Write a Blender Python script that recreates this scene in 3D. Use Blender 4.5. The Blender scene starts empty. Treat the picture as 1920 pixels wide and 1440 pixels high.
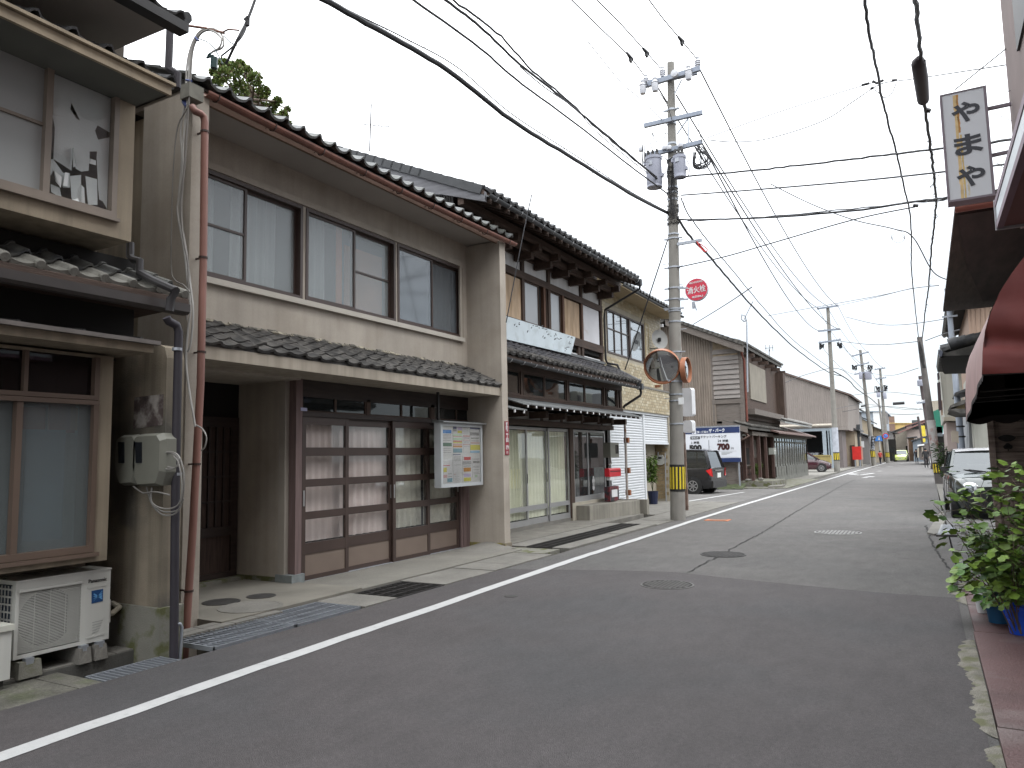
import bpy, bmesh, math, random
from mathutils import noise as mn
from mathutils import Vector, Matrix
random.seed(11)
SC = bpy.context.scene
COL = SC.collection
R_ = math.radians

# ---------------------------------------------------------------- camera
CAM_H = 1.55
ROT = ((0.872, 0.0667, 0.484), (0.4884, -0.0805, -0.8689), (-0.019, 0.9945, -0.1029))   # replaced by fitted basis below
F_PX = 1390.0

def _basis():
    def rc(px, py): return Vector(((px-960)/F_PX, (720-py)/F_PX, -1.0))
    fwd = rc(1738, 842.5).normalized()
    p2 = rc(738, 862.5)
    up = fwd.cross(p2).normalized()
    if up.y < 0: up = -up
    right = fwd.cross(up)
    return Matrix((right, fwd, up))          # camera -> world
CW = _basis()
cd = bpy.data.cameras.new('camera')
cam = bpy.data.objects.new('camera', cd)
COL.objects.link(cam)
cd.sensor_width = 36.0
cd.lens = 36.0*F_PX/1920.0
cd.clip_start = 0.05
cd.clip_end = 3000
cam.matrix_world = Matrix.Translation((0, 0, CAM_H)) @ CW.to_4x4()
SC.camera = cam

# points of the place, surveyed from the photograph: on a facade x = X, on a cross plane y = Y, on a level z = Z
def _ray(px, py): return CW @ Vector(((px-960)/F_PX, (720-py)/F_PX, -1.0))
def FX(px, py, X):
    d = _ray(px, py); t = X/d.x
    return Vector((X, d.y*t, CAM_H+d.z*t))
def FY(px, py, Y):
    d = _ray(px, py); t = Y/d.y
    return Vector((d.x*t, Y, CAM_H+d.z*t))
def FZ(px, py, Z=0.0):
    d = _ray(px, py); t = (Z-CAM_H)/d.z
    return Vector((d.x*t, d.y*t, Z))

# ---------------------------------------------------------------- world, sun, exposure
w = bpy.data.worlds.new('World'); SC.world = w; w.use_nodes = True
nt = w.node_tree; nt.nodes.clear()
out = nt.nodes.new('ShaderNodeOutputWorld')
bg = nt.nodes.new('ShaderNodeBackground')
sky = nt.nodes.new('ShaderNodeTexSky'); sky.sky_type = 'NISHITA'; sky.sun_disc = False
SUN_EL, SUN_AZ = 58, 120
sky.sun_elevation = R_(SUN_EL); sky.sun_rotation = R_(SUN_AZ)
tc = nt.nodes.new('ShaderNodeTexCoord')
sep = nt.nodes.new('ShaderNodeSeparateXYZ')
ramp = nt.nodes.new('ShaderNodeValToRGB')
ramp.color_ramp.elements[0].position = 0.0; ramp.color_ramp.elements[0].color = (2.35, 2.5, 2.65, 1)
ramp.color_ramp.elements[1].position = 1.0; ramp.color_ramp.elements[1].color = (12.2, 12.6, 12.9, 1)
e = ramp.color_ramp.elements.new(0.2); e.color = (3.4, 3.55, 3.7, 1)
e = ramp.color_ramp.elements.new(0.45); e.color = (8.4, 8.5, 8.6, 1)
cn = nt.nodes.new('ShaderNodeTexNoise'); cn.inputs['Scale'].default_value = 2.2; cn.inputs['Detail'].default_value = 5
cm = nt.nodes.new('ShaderNodeMapRange'); cm.inputs['To Min'].default_value = 0.93; cm.inputs['To Max'].default_value = 1.05
mx = nt.nodes.new('ShaderNodeMix'); mx.data_type = 'RGBA'; mx.inputs['Factor'].default_value = 0.12
vm = nt.nodes.new('ShaderNodeVectorMath'); vm.operation = 'SCALE'
L = nt.links.new
L(tc.outputs['Generated'], sep.inputs[0]); L(sep.outputs['Z'], ramp.inputs['Fac'])
L(tc.outputs['Generated'], cn.inputs['Vector']); L(cn.outputs['Fac'], cm.inputs['Value'])
L(ramp.outputs['Color'], vm.inputs[0]); L(cm.outputs['Result'], vm.inputs['Scale'])
L(vm.outputs['Vector'], mx.inputs[6]); L(sky.outputs['Color'], mx.inputs[7])
L(mx.outputs[2], bg.inputs['Color']); L(bg.outputs[0], out.inputs[0])
bg.inputs['Strength'].default_value = 0.1
sd = bpy.data.lights.new('sun', 'SUN'); sd.energy = 0.5; sd.angle = R_(60); sd.color = (1.0, 0.98, 0.95)
so = bpy.data.objects.new('sun', sd); COL.objects.link(so)
_sd = Vector((math.cos(R_(SUN_EL))*math.sin(R_(SUN_AZ)), math.cos(R_(SUN_EL))*math.cos(R_(SUN_AZ)), math.sin(R_(SUN_EL))))
so.rotation_euler = (-_sd).to_track_quat('-Z', 'Y').to_euler()
SC.view_settings.view_transform = 'Standard'; SC.view_settings.look = 'None'
SC.view_settings.exposure = 1.92; SC.view_settings.gamma = 1.0
SC.view_settings.use_curve_mapping = False
SC.render.engine = 'CYCLES'
SC.cycles.max_bounces = 8; SC.cycles.transparent_max_bounces = 16
SC.cycles.diffuse_bounces = 3

# ---------------------------------------------------------------- materials
_M = {}
def mat(name, col, rough=0.75, var=0.12, scale=2.5, bump=0.0, bscale=60.0, metal=0.0, streak=0.0, grain=0.0,
        stretch=None, spec=0.4, mid=0.0, moss=None, two=None, twoscale=1.2, twothr=0.5, alpha=None):
    """procedural surface: colour drift, fine grain, rain streaks, second colour in patches, relief"""
    if name in _M: return _M[name]
    m = bpy.data.materials.new(name); m.use_nodes = True; _M[name] = m
    t = m.node_tree; n = t.nodes; l = t.links.new
    p = n['Principled BSDF']
    p.inputs['Roughness'].default_value = rough; p.inputs['Metallic'].default_value = metal
    p.inputs['Specular IOR Level'].default_value = spec
    g = n.new('ShaderNodeNewGeometry')
    def noise(sc, det=4, vec=None, st=None):
        q = n.new('ShaderNodeTexNoise'); q.inputs['Scale'].default_value = sc; q.inputs['Detail'].default_value = det
        mp = n.new('ShaderNodeMapping'); l(g.outputs['Position'], mp.inputs['Vector'])
        if st: mp.inputs['Scale'].default_value = st
        l(mp.outputs[0], q.inputs['Vector'])
        return q.outputs['Fac']
    def mulcol(c, fac, lo, hi, a=0.3, b=0.7):
        mr = n.new('ShaderNodeMapRange'); mr.inputs['From Min'].default_value = a; mr.inputs['From Max'].default_value = b
        mr.inputs['To Min'].default_value = lo; mr.inputs['To Max'].default_value = hi
        l(fac, mr.inputs['Value'])
        v = n.new('ShaderNodeVectorMath'); v.operation = 'SCALE'; l(c, v.inputs[0]); l(mr.outputs[0], v.inputs['Scale'])
        return v.outputs[0]
    rgb = n.new('ShaderNodeRGB'); rgb.outputs[0].default_value = (*col, 1); c = rgb.outputs[0]
    if two:
        r2 = n.new('ShaderNodeRGB'); r2.outputs[0].default_value = (*two, 1)
        mr = n.new('ShaderNodeMapRange'); mr.inputs['From Min'].default_value = twothr-0.07; mr.inputs['From Max'].default_value = twothr+0.07
        l(noise(twoscale, 6, st=stretch), mr.inputs['Value'])
        mm = n.new('ShaderNodeMix'); mm.data_type = 'RGBA'; l(mr.outputs[0], mm.inputs['Factor']); l(c, mm.inputs[6]); l(r2.outputs[0], mm.inputs[7])
        c = mm.outputs[2]
    if var: c = mulcol(c, noise(scale, 5, st=stretch), 1-var, 1+var)
    if mid: c = mulcol(mulcol(c, noise(38, 3), 1-mid, 1+mid), noise(7, 5, st=(1, .45, 1)), 1-mid*.6, 1+mid*.6)
    if grain: c = mulcol(c, noise(180, 2), 1-grain, 1+grain)
    if streak: c = mulcol(c, noise(1.0, 4, st=(9, 9, 0.35)), 1-streak, 1.0, 0.35, 0.6)
    if moss:
        r3 = n.new('ShaderNodeRGB'); r3.outputs[0].default_value = (*moss, 1)
        mr = n.new('ShaderNodeMapRange'); mr.inputs['From Min'].default_value = 0.5; mr.inputs['From Max'].default_value = 0.62
        l(noise(5.0, 6), mr.inputs['Value'])
        mm = n.new('ShaderNodeMix'); mm.data_type = 'RGBA'; l(mr.outputs[0], mm.inputs['Factor']); l(c, mm.inputs[6]); l(r3.outputs[0], mm.inputs[7])
        c = mm.outputs[2]
    l(c, p.inputs['Base Color'])
    if bump:
        b = n.new('ShaderNodeBump'); b.inputs['Strength'].default_value = bump; b.inputs['Distance'].default_value = 0.01
        l(noise(bscale, 4, st=stretch), b.inputs['Height']); l(b.outputs[0], p.inputs['Normal'])
    return m

def glass(name, tint=(0.6, 0.65, 0.66), clear=0.6, rough=0.03, body=(0.2, 0.22, 0.22), fres=1.5, k=1.0):
    """window pane: transparent part, a milky body and a mirror coat that grows at grazing angles"""
    if name in _M: return _M[name]
    m = bpy.data.materials.new(name); m.use_nodes = True; _M[name] = m
    t = m.node_tree; n = t.nodes; l = t.links.new; n.clear()
    o = n.new('ShaderNodeOutputMaterial'); tr = n.new('ShaderNodeBsdfTransparent'); tr.inputs[0].default_value = (*tint, 1)
    df = n.new('ShaderNodeBsdfDiffuse'); df.inputs[0].default_value = (*body, 1)
    gl = n.new('ShaderNodeBsdfGlossy'); gl.inputs['Roughness'].default_value = rough; gl.inputs[0].default_value = (0.9*k, 0.93*k, 0.95*k, 1)
    m1 = n.new('ShaderNodeMixShader'); m1.inputs[0].default_value = clear; l(df.outputs[0], m1.inputs[1]); l(tr.outputs[0], m1.inputs[2])
    ge = n.new('ShaderNodeNewGeometry'); dt = n.new('ShaderNodeVectorMath'); dt.operation = 'DOT_PRODUCT'
    l(ge.outputs['Incoming'], dt.inputs[0]); l(ge.outputs['Normal'], dt.inputs[1])
    ab = n.new('ShaderNodeMath'); ab.operation = 'ABSOLUTE'; l(dt.outputs['Value'], ab.inputs[0])
    on = n.new('ShaderNodeMath'); on.operation = 'SUBTRACT'; on.inputs[0].default_value = 1.0; l(ab.outputs[0], on.inputs[1])
    pw = n.new('ShaderNodeMath'); pw.operation = 'POWER'; l(on.outputs[0], pw.inputs[0]); pw.inputs[1].default_value = 4.0
    f0 = ((fres-1)/(fres+1))**2
    mr = n.new('ShaderNodeMapRange'); mr.inputs['To Min'].default_value = f0; l(pw.outputs[0], mr.inputs['Value'])
    m2 = n.new('ShaderNodeMixShader'); l(mr.outputs[0], m2.inputs[0]); l(m1.outputs[0], m2.inputs[1]); l(gl.outputs[0], m2.inputs[2])
    l(m2.outputs[0], o.inputs[0])
    return m

# ---------------------------------------------------------------- mesh building
ORG = {}
class MB:
    def __init__(s): s.v = []; s.f = []
    def add(s, vs, fs):
        k = len(s.v); s.v += [Vector(x) for x in vs]; s.f += [tuple(i+k for i in f) for f in fs]; return s
    def b(s, x0, x1, y0, y1, z0, z1):
        if x0 > x1: x0, x1 = x1, x0
        if y0 > y1: y0, y1 = y1, y0
        if z0 > z1: z0, z1 = z1, z0
        return s.add([(x0,y0,z0),(x1,y0,z0),(x1,y1,z0),(x0,y1,z0),(x0,y0,z1),(x1,y0,z1),(x1,y1,z1),(x0,y1,z1)],
                     [(0,3,2,1),(4,5,6,7),(0,1,5,4),(1,2,6,5),(2,3,7,6),(3,0,4,7)])
    def bc(s, cx, cy, cz, dx, dy, dz): return s.b(cx-dx/2, cx+dx/2, cy-dy/2, cy+dy/2, cz-dz/2, cz+dz/2)
    def poly(s, pts): return s.add(pts, [tuple(range(len(pts)))])
    def ext(s, pts, d):
        """closed prism: outline pts swept by d"""
        d = Vector(d); n = len(pts); a = [Vector(p) for p in pts]
        fs = [tuple(range(n))[::-1], tuple(range(n, 2*n))] + [(i, (i+1) % n, n+(i+1) % n, n+i) for i in range(n)]
        return s.add(a+[p+d for p in a], fs)
    def sx(s, X, px, t): return s.ext([FX(a, b, X) for a, b in px], (-t, 0, 0))
    def sy(s, Y, px, t): return s.ext([FY(a, b, Y) for a, b in px], (0, t, 0))
    def sz(s, Z, px, t): return s.ext([FZ(a, b, Z) for a, b in px], (0, 0, -t))
    def tube(s, pts, r, n=6, cap=True):
        pts = [Vector(p) for p in pts]; m = len(pts)
        rr = r if isinstance(r, (list, tuple)) else [r]*m
        ref = None; rings = []
        for i in range(m):
            d = (pts[min(i+1, m-1)]-pts[max(i-1, 0)])
            if d.length < 1e-9: d = Vector((0, 0, 1))
            d.normalize()
            if ref is None or abs(ref.dot(d)) > 0.98: ref = Vector((0, 0, 1)) if abs(d.z) < 0.9 else Vector((0, 1, 0))
            a = d.cross(ref).normalized(); c = d.cross(a).normalized()
            ref = -c if False else ref
            rings.append([pts[i]+rr[i]*(math.cos(2*math.pi*k/n)*a+math.sin(2*math.pi*k/n)*c) for k in range(n)])
        vs = [p for ring in rings for p in ring]
        fs = [(i*n+k, i*n+(k+1) % n, (i+1)*n+(k+1) % n, (i+1)*n+k) for i in range(m-1) for k in range(n)]
        if cap: fs += [tuple(range(n))[::-1], tuple((m-1)*n+k for k in range(n))]
        return s.add(vs, fs)
    def bar(s, p, q, w, h=None):
        """square bar from p to q"""
        h = h or w; p = Vector(p); q = Vector(q); d = (q-p).normalized()
        ref = Vector((0, 0, 1)) if abs(d.z) < 0.95 else Vector((0, 1, 0))
        a = d.cross(ref).normalized()*w/2; c = a.cross(d).normalized()*h/2
        return s.ext([p-a-c, p+a-c, p+a+c, p-a+c], q-p)
    def lathe(s, prof, c, axis='z', n=16):
        """prof: (radius, height) pairs turned about an axis through c"""
        c = Vector(c); vs = []
        ax = {'z': (Vector((1,0,0)), Vector((0,1,0)), Vector((0,0,1))), 'y': (Vector((1,0,0)), Vector((0,0,1)), Vector((0,1,0))),
              'x': (Vector((0,1,0)), Vector((0,0,1)), Vector((1,0,0)))}[axis] if isinstance(axis, str) else axis
        for r, h in prof:
            for k in range(n):
                a = 2*math.pi*k/n
                vs.append(c+ax[0]*r*math.cos(a)+ax[1]*r*math.sin(a)+ax[2]*h)
        m = len(prof)
        fs = [(i*n+k, i*n+(k+1) % n, (i+1)*n+(k+1) % n, (i+1)*n+k) for i in range(m-1) for k in range(n)]
        fs += [tuple(range(n))[::-1], tuple((m-1)*n+k for k in range(n))]
        return s.add(vs, fs)
    def grid(s, fn, nu, nv):
        vs = [fn(i/nu, j/nv) for i in range(nu+1) for j in range(nv+1)]
        fs = [(i*(nv+1)+j, (i+1)*(nv+1)+j, (i+1)*(nv+1)+j+1, i*(nv+1)+j+1) for i in range(nu) for j in range(nv)]
        return s.add(vs, fs)
    def mesh(s, name, m, org=(0, 0, 0), smooth=False):
        o = Vector(org)
        me = bpy.data.meshes.new(name); me.from_pydata([v-o for v in s.v], [], s.f)
        me.materials.append(m)
        if smooth:
            bm = bmesh.new(); bm.from_mesh(me)
            bmesh.ops.recalc_face_normals(bm, faces=bm.faces)
            bm.to_mesh(me); bm.free()
            me.polygons.foreach_set('use_smooth', [True]*len(me.polygons))
            try: me.set_sharp_from_angle(angle=R_(40))
            except Exception: pass
        else:
            bm = bmesh.new(); bm.from_mesh(me)
            bmesh.ops.recalc_face_normals(bm, faces=bm.faces)
            bm.to_mesh(me); bm.free()
        me.update()
        return me
    def o(s, name, m, parent=None, smooth=False, label=None, kind=None):
        org = ORG.get(parent.name, Vector((0, 0, 0))) if parent else Vector((0, 0, 0))
        ob = bpy.data.objects.new(name, s.mesh(name, m, org, smooth))
        COL.objects.link(ob)
        if parent: ob.parent = parent
        ORG[ob.name] = org
        if label: ob['label'] = label
        if kind: ob['kind'] = kind
        return ob

def thing(name, label, cat, loc=(0, 0, 0), group=None):
    o = bpy.data.objects.new(name, None); COL.objects.link(o); o.location = loc
    o.empty_display_size = 0.2
    ORG[o.name] = Vector(loc); o['label'] = label; o['category'] = cat
    if group: o['group'] = group
    return o
def tagged(ob, label, cat, group=None):
    ob['label'] = label; ob['category'] = cat
    if group: ob['group'] = group
    return ob
def struct(name, mb, m, parent=None, smooth=False):
    ob = mb.o(name, m, parent, smooth)
    if not parent: ob['kind'] = 'structure'
    return ob
def solo(name, mb, m, label, cat, group=None, smooth=False, loc=None):
    """a thing that is one mesh, its origin at its own place"""
    if loc is None:
        lo = Vector((min(v.x for v in mb.v), min(v.y for v in mb.v), min(v.z for v in mb.v)))
        hi = Vector((max(v.x for v in mb.v), max(v.y for v in mb.v), max(v.z for v in mb.v)))
        loc = ((lo.x+hi.x)/2, (lo.y+hi.y)/2, lo.z)
    ob = bpy.data.objects.new(name, mb.mesh(name, m, loc, smooth)); COL.objects.link(ob); ob.location = loc
    ORG[ob.name] = Vector(loc)
    return tagged(ob, label, cat, group)
def piece(name, me, parent, mtx, kind=None):
    """a part that shares its mesh with its like"""
    ob = bpy.data.objects.new(name, me); COL.objects.link(ob); ob.parent = parent
    ob.matrix_local = Matrix.Translation(-ORG.get(parent.name, Vector((0,0,0)))) @ mtx
    ORG[ob.name] = ORG.get(parent.name, Vector((0,0,0)))
    return ob
def copy_tree(o, parent=None, loc=None, rotz=None, label=None, group=None):
    c = o.copy(); COL.objects.link(c)
    if parent: c.parent = parent
    if loc is not None: c.location = loc
    if rotz is not None: c.rotation_euler = (0, 0, rotz)
    if label: c['label'] = label
    if group: c['group'] = group
    for ch in list(o.children): copy_tree(ch, c)
    return c

def holed(mb, X, t, y0, y1, z0, z1, holes):
    """wall slab with its front at x=X and thickness t behind, holes = (y0,y1,z0,z1)"""
    ys = sorted(set([y0, y1]+[h[0] for h in holes]+[h[1] for h in holes])); zs = sorted(set([z0, z1]+[h[2] for h in holes]+[h[3] for h in holes]))
    ys = [y for y in ys if y0 <= y <= y1]; zs = [z for z in zs if z0 <= z <= z1]
    for i in range(len(ys)-1):
        run = None
        for j in range(len(zs)-1):
            cy, cz = (ys[i]+ys[i+1])/2, (zs[j]+zs[j+1])/2
            solid = not any(h[0] < cy < h[1] and h[2] < cz < h[3] for h in holes)
            if solid:
                if run is None: run = zs[j]
            if run is not None and (not solid or j == len(zs)-2):
                mb.b(X-t, X, ys[i], ys[i+1], run, zs[j+1] if solid else zs[j]); run = None
    return mb

def frame_x(mb, X, d, y0, y1, z0, z1, w):
    """rectangular frame round an opening in a wall x=X, depth d behind"""
    mb.b(X-d, X, y0, y1, z0, z0+w); mb.b(X-d, X, y0, y1, z1-w, z1)
    mb.b(X-d, X, y0, y0+w, z0+w, z1-w); mb.b(X-d, X, y1-w, y1, z0+w, z1-w)
    return mb

FONT = None
def text_mesh(s, size, bold=0.0, depth=0.002):
    cu = bpy.data.curves.new('lettering', 'FONT'); cu.body = s; cu.size = size; cu.extrude = depth/2
    cu.offset = bold; cu.align_x = 'CENTER'; cu.align_y = 'CENTER'; cu.resolution_u = 3
    ob = bpy.data.objects.new('lettering', cu); COL.objects.link(ob)
    dg = bpy.context.evaluated_depsgraph_get(); dg.update()
    me = bpy.data.meshes.new_from_object(ob.evaluated_get(dg))
    bpy.data.objects.remove(ob); bpy.data.curves.remove(cu)
    return me
def text(s, size, m, parent, pos, face='cam', bold=0.0, width=None, tilt=0.0, name='lettering', height=None):
    """lettering laid on a face: 'cam' faces -y, 'street' faces +x, 'east' faces -x"""
    me = text_mesh(s, size, bold); me.materials.clear(); me.materials.append(m)
    xs = [v.co.x for v in me.vertices]; ys = [v.co.y for v in me.vertices]
    if not xs: return None
    cx, cy = (min(xs)+max(xs))/2, (min(ys)+max(ys))/2
    sx = (width/(max(xs)-min(xs))) if width else 1.0
    sy = (height/(max(ys)-min(ys))) if height else 1.0
    for v in me.vertices: v.co.x = (v.co.x-cx)*sx; v.co.y = (v.co.y-cy)*sy
    rot = {'cam': Matrix(((1,0,0),(0,0,-1),(0,1,0))), 'street': Matrix(((0,0,1),(1,0,0),(0,1,0))), 'east': Matrix(((0,0,-1),(-1,0,0),(0,1,0)))}[face].to_4x4()
    mt = Matrix.Translation(pos) @ rot @ Matrix.Rotation(tilt, 4, 'Z')
    return piece(name, me, parent, mt)
def sag(p, q, s, n=14):
    p, q = Vector(p), Vector(q)
    return [p.lerp(q, i/n)-Vector((0, 0, 4*s*(i/n)*(1-i/n))) for i in range(n+1)]
def curtain(mb, X, y0, y1, z0, z1, amp=0.03, fold=0.11, seed=0, n=None):
    rd = random.Random(seed); n = n or max(8, int((y1-y0)/fold*6)); ph = rd.random()*6
    def fn(u, v):
        y = y0+(y1-y0)*u
        a = amp*(0.6+0.4*math.sin(y*3.1+ph))
        return (X+a*math.sin(2*math.pi*y/fold+ph+0.8*math.sin(y*5)), y+0.010*math.sin(v*2+ph), z0+(z1-z0)*v)
    return mb.grid(fn, n, 2)

# surfaces shared by many things
m_plaster = mat('beige_plaster', (0.375, 0.335, 0.285), 0.9, 0.13, 1.3, 0.35, 220, streak=0.09, grain=0.05, mid=.03, two=(0.345, 0.305, 0.255), twoscale=1.7, twothr=.55)
m_plaster2 = mat('tan_plaster', (0.27, 0.225, 0.165), 0.9, 0.16, 1.7, 0.35, 220, streak=0.24, grain=0.06)
m_dirtywall = mat('weathered_mortar', (0.235, 0.20, 0.15), 0.92, 0.2, 2.2, 0.5, 120, streak=0.35, grain=0.07, two=(0.13, 0.12, 0.10), twoscale=1.6, twothr=0.56)
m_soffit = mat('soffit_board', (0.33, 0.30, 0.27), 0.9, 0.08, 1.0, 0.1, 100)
m_conc = mat('concrete', (0.165, 0.157, 0.140), 0.92, 0.12, 2.0, 0.5, 90, grain=0.12, mid=.12, two=(0.150, 0.143, 0.127), twoscale=2.2, twothr=0.55)
m_concm = mat('mossy_concrete', (0.17, 0.165, 0.14), 0.95, 0.22, 2.5, 0.5, 90, grain=0.12, moss=(0.09, 0.095, 0.04))
m_pole = mat('pole_concrete', (0.21, 0.20, 0.18), 0.9, 0.12, 2.5, 0.3, 120, streak=0.15, grain=0.08)
m_galv = mat('galvanised_steel', (0.33, 0.35, 0.38), 0.5, 0.12, 6, metal=0.6)
m_brown = mat('brown_aluminium', (0.055, 0.036, 0.030), 0.45, 0.1, 3, spec=0.4)
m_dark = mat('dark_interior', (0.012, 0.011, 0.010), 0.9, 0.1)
m_black = mat('black_rubber_cable', (0.018, 0.018, 0.020), 0.6, 0.1)
m_tile = mat('dark_glazed_tile', (0.050, 0.051, 0.054), 0.5, 0.35, 4, 0.3, 60, spec=0.5, two=(0.10, 0.10, 0.095), twoscale=5, twothr=0.6)
m_tileold = mat('weathered_clay_tile', (0.085, 0.08, 0.072), 0.8, 0.35, 5, 0.6, 60, two=(0.05, 0.047, 0.042), twoscale=6, twothr=0.5)
m_wood = mat('dark_timber', (0.060, 0.038, 0.028), 0.75, 0.35, 3, 0.5, 30, stretch=(6, 0.6, 6))
m_woodv = mat('dark_timber_upright', (0.060, 0.038, 0.028), 0.75, 0.35, 3, 0.5, 30, stretch=(8, 8, 0.6))
m_oldwood = mat('grey_weathered_boards', (0.15, 0.13, 0.115), 0.85, 0.35, 3, 0.6, 30, stretch=(0.7, 0.7, 9), two=(0.09, 0.075, 0.065), twoscale=3, twothr=0.55)
m_white = mat('white_plaster', (0.62, 0.62, 0.62), 0.85, 0.06, 2, streak=0.1)
m_whitemetal = mat('white_enamel', (0.66, 0.67, 0.67), 0.4, 0.04, 3)
m_copper = mat('orange_brown_pvc', (0.20, 0.085, 0.06), 0.5, 0.12, 2.5, streak=0.25)
m_purple = mat('grey_violet_pvc', (0.033, 0.029, 0.036), 0.6, 0.1, 3, streak=0.25)
m_blackmetal = mat('black_sheet_metal', (0.022, 0.021, 0.021), 0.5, 0.2, 4)
m_frost = glass('frosted_pane', (0.95, 0.97, 0.97), 0.62, 0.25, (0.33, 0.35, 0.35))
m_clear = glass('clear_pane', (0.97, 0.98, 0.98), 0.97, 0.02, (0.2, 0.2, 0.2))
m_smoke = glass('dim_pane', (0.4, 0.42, 0.42), 0.75, 0.03, (0.05, 0.055, 0.055))
m_curt = mat('white_grey_curtain', (0.72, 0.74, 0.73), 0.95, 0.06, 2)
m_pink = mat('pink_curtain', (0.74, 0.64, 0.62), 0.95, 0.08, 2)
m_cream = mat('pale_green_curtain', (0.74, 0.76, 0.60), 0.95, 0.08, 2)
m_line = mat('white_road_paint', (0.42, 0.42, 0.415), 0.8, 0.06, 6, grain=0.08, two=(0.34, 0.34, 0.335), twoscale=14, twothr=0.66)
# ================================================================ GROUND
asph_old = mat('old_asphalt', (0.104, 0.098, 0.094), 0.92, 0.09, 1.1, 0.9, 160, mid=.17, grain=0.42, two=(0.094, 0.090, 0.087), twoscale=0.35, twothr=0.55)
asph_new = mat('new_asphalt', (0.068, 0.061, 0.061), 0.85, 0.10, 1.0, 0.7, 200, mid=.14, grain=0.42, two=(0.057, 0.054, 0.055), twoscale=.5, twothr=0.55)
asph_lot = mat('lot_asphalt', (0.115, 0.11, 0.105), 0.92, 0.2, 0.9, 0.7, 150, grain=0.2, mid=.15)
m_earth = mat('dark_earth', (0.05, 0.047, 0.04), 0.95, 0.3, 1.5, 0.5, 20)
m_pebble = mat('exposed_aggregate', (0.17, 0.16, 0.14), 0.9, 0.2, 3, 1.0, 130, grain=0.4)

g = MB(); g.add([(-900,-300,-0.4),(900,-300,-0.4),(900,1500,-0.4),(-900,1500,-0.4)], [(0,1,2,3)])
struct('ground', g, m_earth)
g = MB()
YS = [-6, 0, 4, 8, 12, 16, 24, 34, 46, 60, 80, 110, 160, 260]
def xl(y): return -5.28 if y < 36 else -5.28-0.55*(y-36)/40 if y < 76 else -5.83
def xr(y): return 0.24+0.02*math.sin(y)
for a, b_ in zip(YS[:-1], YS[1:]):
    g.ext([(xl(a), a, 0), (xr(a), a, 0), (xr(b_), b_, 0), (xl(b_), b_, 0)], (0, 0, -0.3))
struct('road', g, asph_old)
seam = [(-5.28, FZ(885, 1065).y)]+[tuple(FZ(*p)[:2]) for p in [(950,1068),(1050,1069),(1150,1070),(1260,1073),(1380,1086),(1500,1098),(1650,1112),(1795,1122)]]
seam = [(max(-5.28, min(0.2, x)), y) for x, y in seam]
g = MB(); g.ext([(x, y, 0.005) for x, y in seam]+[(0.2, -6, 0.005), (-5.28, -6, 0.005)], (0, 0, -0.01))
struct('new_asphalt_patch', g, asph_new)
# white edge line, following the photograph
cl = [(-260,1510),(0,1422),(160,1366),(320,1310),(480,1254),(640,1199),(800,1145),(950,1093),(1100,1042),(1200,1010),(1290,980),(1400,945),(1517,910),(1590,888),(1654,870),(1672,864)]
pts = [FZ(*p) for p in cl]
g = MB(); rd = random.Random(3)
for i in range(len(pts)-1):
    n = max(1, int((pts[i+1]-pts[i]).length/0.25))
    for k in range(n):
        a = pts[i].lerp(pts[i+1], k/n); b_ = pts[i].lerp(pts[i+1], (k+1)/n)
        if k == 0 and i == 0: wa = (0.072, 0.072)
        wb = (0.072+rd.uniform(-.009,.007), 0.072+rd.uniform(-.009,.007))
        z = 0.009
        g.add([(a.x-wa[0],a.y,z),(a.x+wa[1],a.y,z),(b_.x+wb[1],b_.y,z),(b_.x-wb[0],b_.y,z)], [(0,1,2,3)]); wa = wb
struct('white_edge_line', g, m_line)
# far road markings: hollow diamond, dashes, stop bars
def strip(mbx, path, wd, z=0.007):
    for a, b_ in zip(path[:-1], path[1:]):
        a, b_ = FZ(*a), FZ(*b_); d = (b_-a); n = Vector((-d.y, d.x, 0)).normalized()*wd/2
        mbx.add([(a.x-n.x,a.y-n.y,z),(a.x+n.x,a.y+n.y,z),(b_.x+n.x,b_.y+n.y,z),(b_.x-n.x,b_.y-n.y,z)], [(0,1,2,3)])
g = MB(); strip(g, [(1592,889),(1612,891),(1638,887.5),(1610,886.8),(1592,889)], .22)
struct('diamond_marking', g, m_line)
g = MB()
for a, b_ in [((1620,896),(1625,895)),((1631,894.6),(1637,893.5)),((1624,893.8),(1630,893.2)),((1647,883.6),(1652,883.2)),((1640,876.5),(1650,876)),((1662,875),(1675,875.2)),((1688,869),(1697,868.6)),((1692,863.5),(1700,863.3))]:
    strip(g, [a, b_], .28)
struct('dash_marking', g, m_line)
# crack lines in the old asphalt
m_crack = mat('crack_filler', (0.022, 0.021, 0.02), 0.95, 0.2, 8)
def crack(path, wd, seed):
    rd = random.Random(seed); g = MB(); P = [FZ(*p) for p in path]; pp = []
    for a, b_ in zip(P[:-1], P[1:]):
        n = max(2, int((b_-a).length/0.12))
        for k in range(n): q = a.lerp(b_, k/n); pp.append(Vector((q.x+rd.uniform(-.022,.022), q.y, 0.0075)))
    pp.append(P[-1])
    for i in range(len(pp)-1):
        w0 = wd*rd.uniform(.35,1.1)/2
        a, b_ = pp[i], pp[i+1]
        g.add([(a.x-w0,a.y,.0075),(a.x+w0,a.y,.0075),(b_.x+w0,b_.y,.0075),(b_.x-w0,b_.y,.0075)], [(0,1,2,3)])
    return g
struct('road_crack', crack([(1290,1074),(1318,1058),(1345,1045),(1378,1026),(1420,1004),(1460,980),(1492,960),(1530,938),(1580,910),(1602,900)], .03, 1), m_crack)
struct('road_crack', crack([(1735,985),(1745,1010),(1758,1040),(1780,1068),(1790,1090),(1800,1118)], .035, 2), m_crack)
struct('road_crack', crack([(883,1066),(950,1069),(1050,1070),(1150,1071),(1260,1074),(1380,1087),(1500,1099),(1650,1113),(1795,1123)], .022, 3), m_crack)

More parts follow.
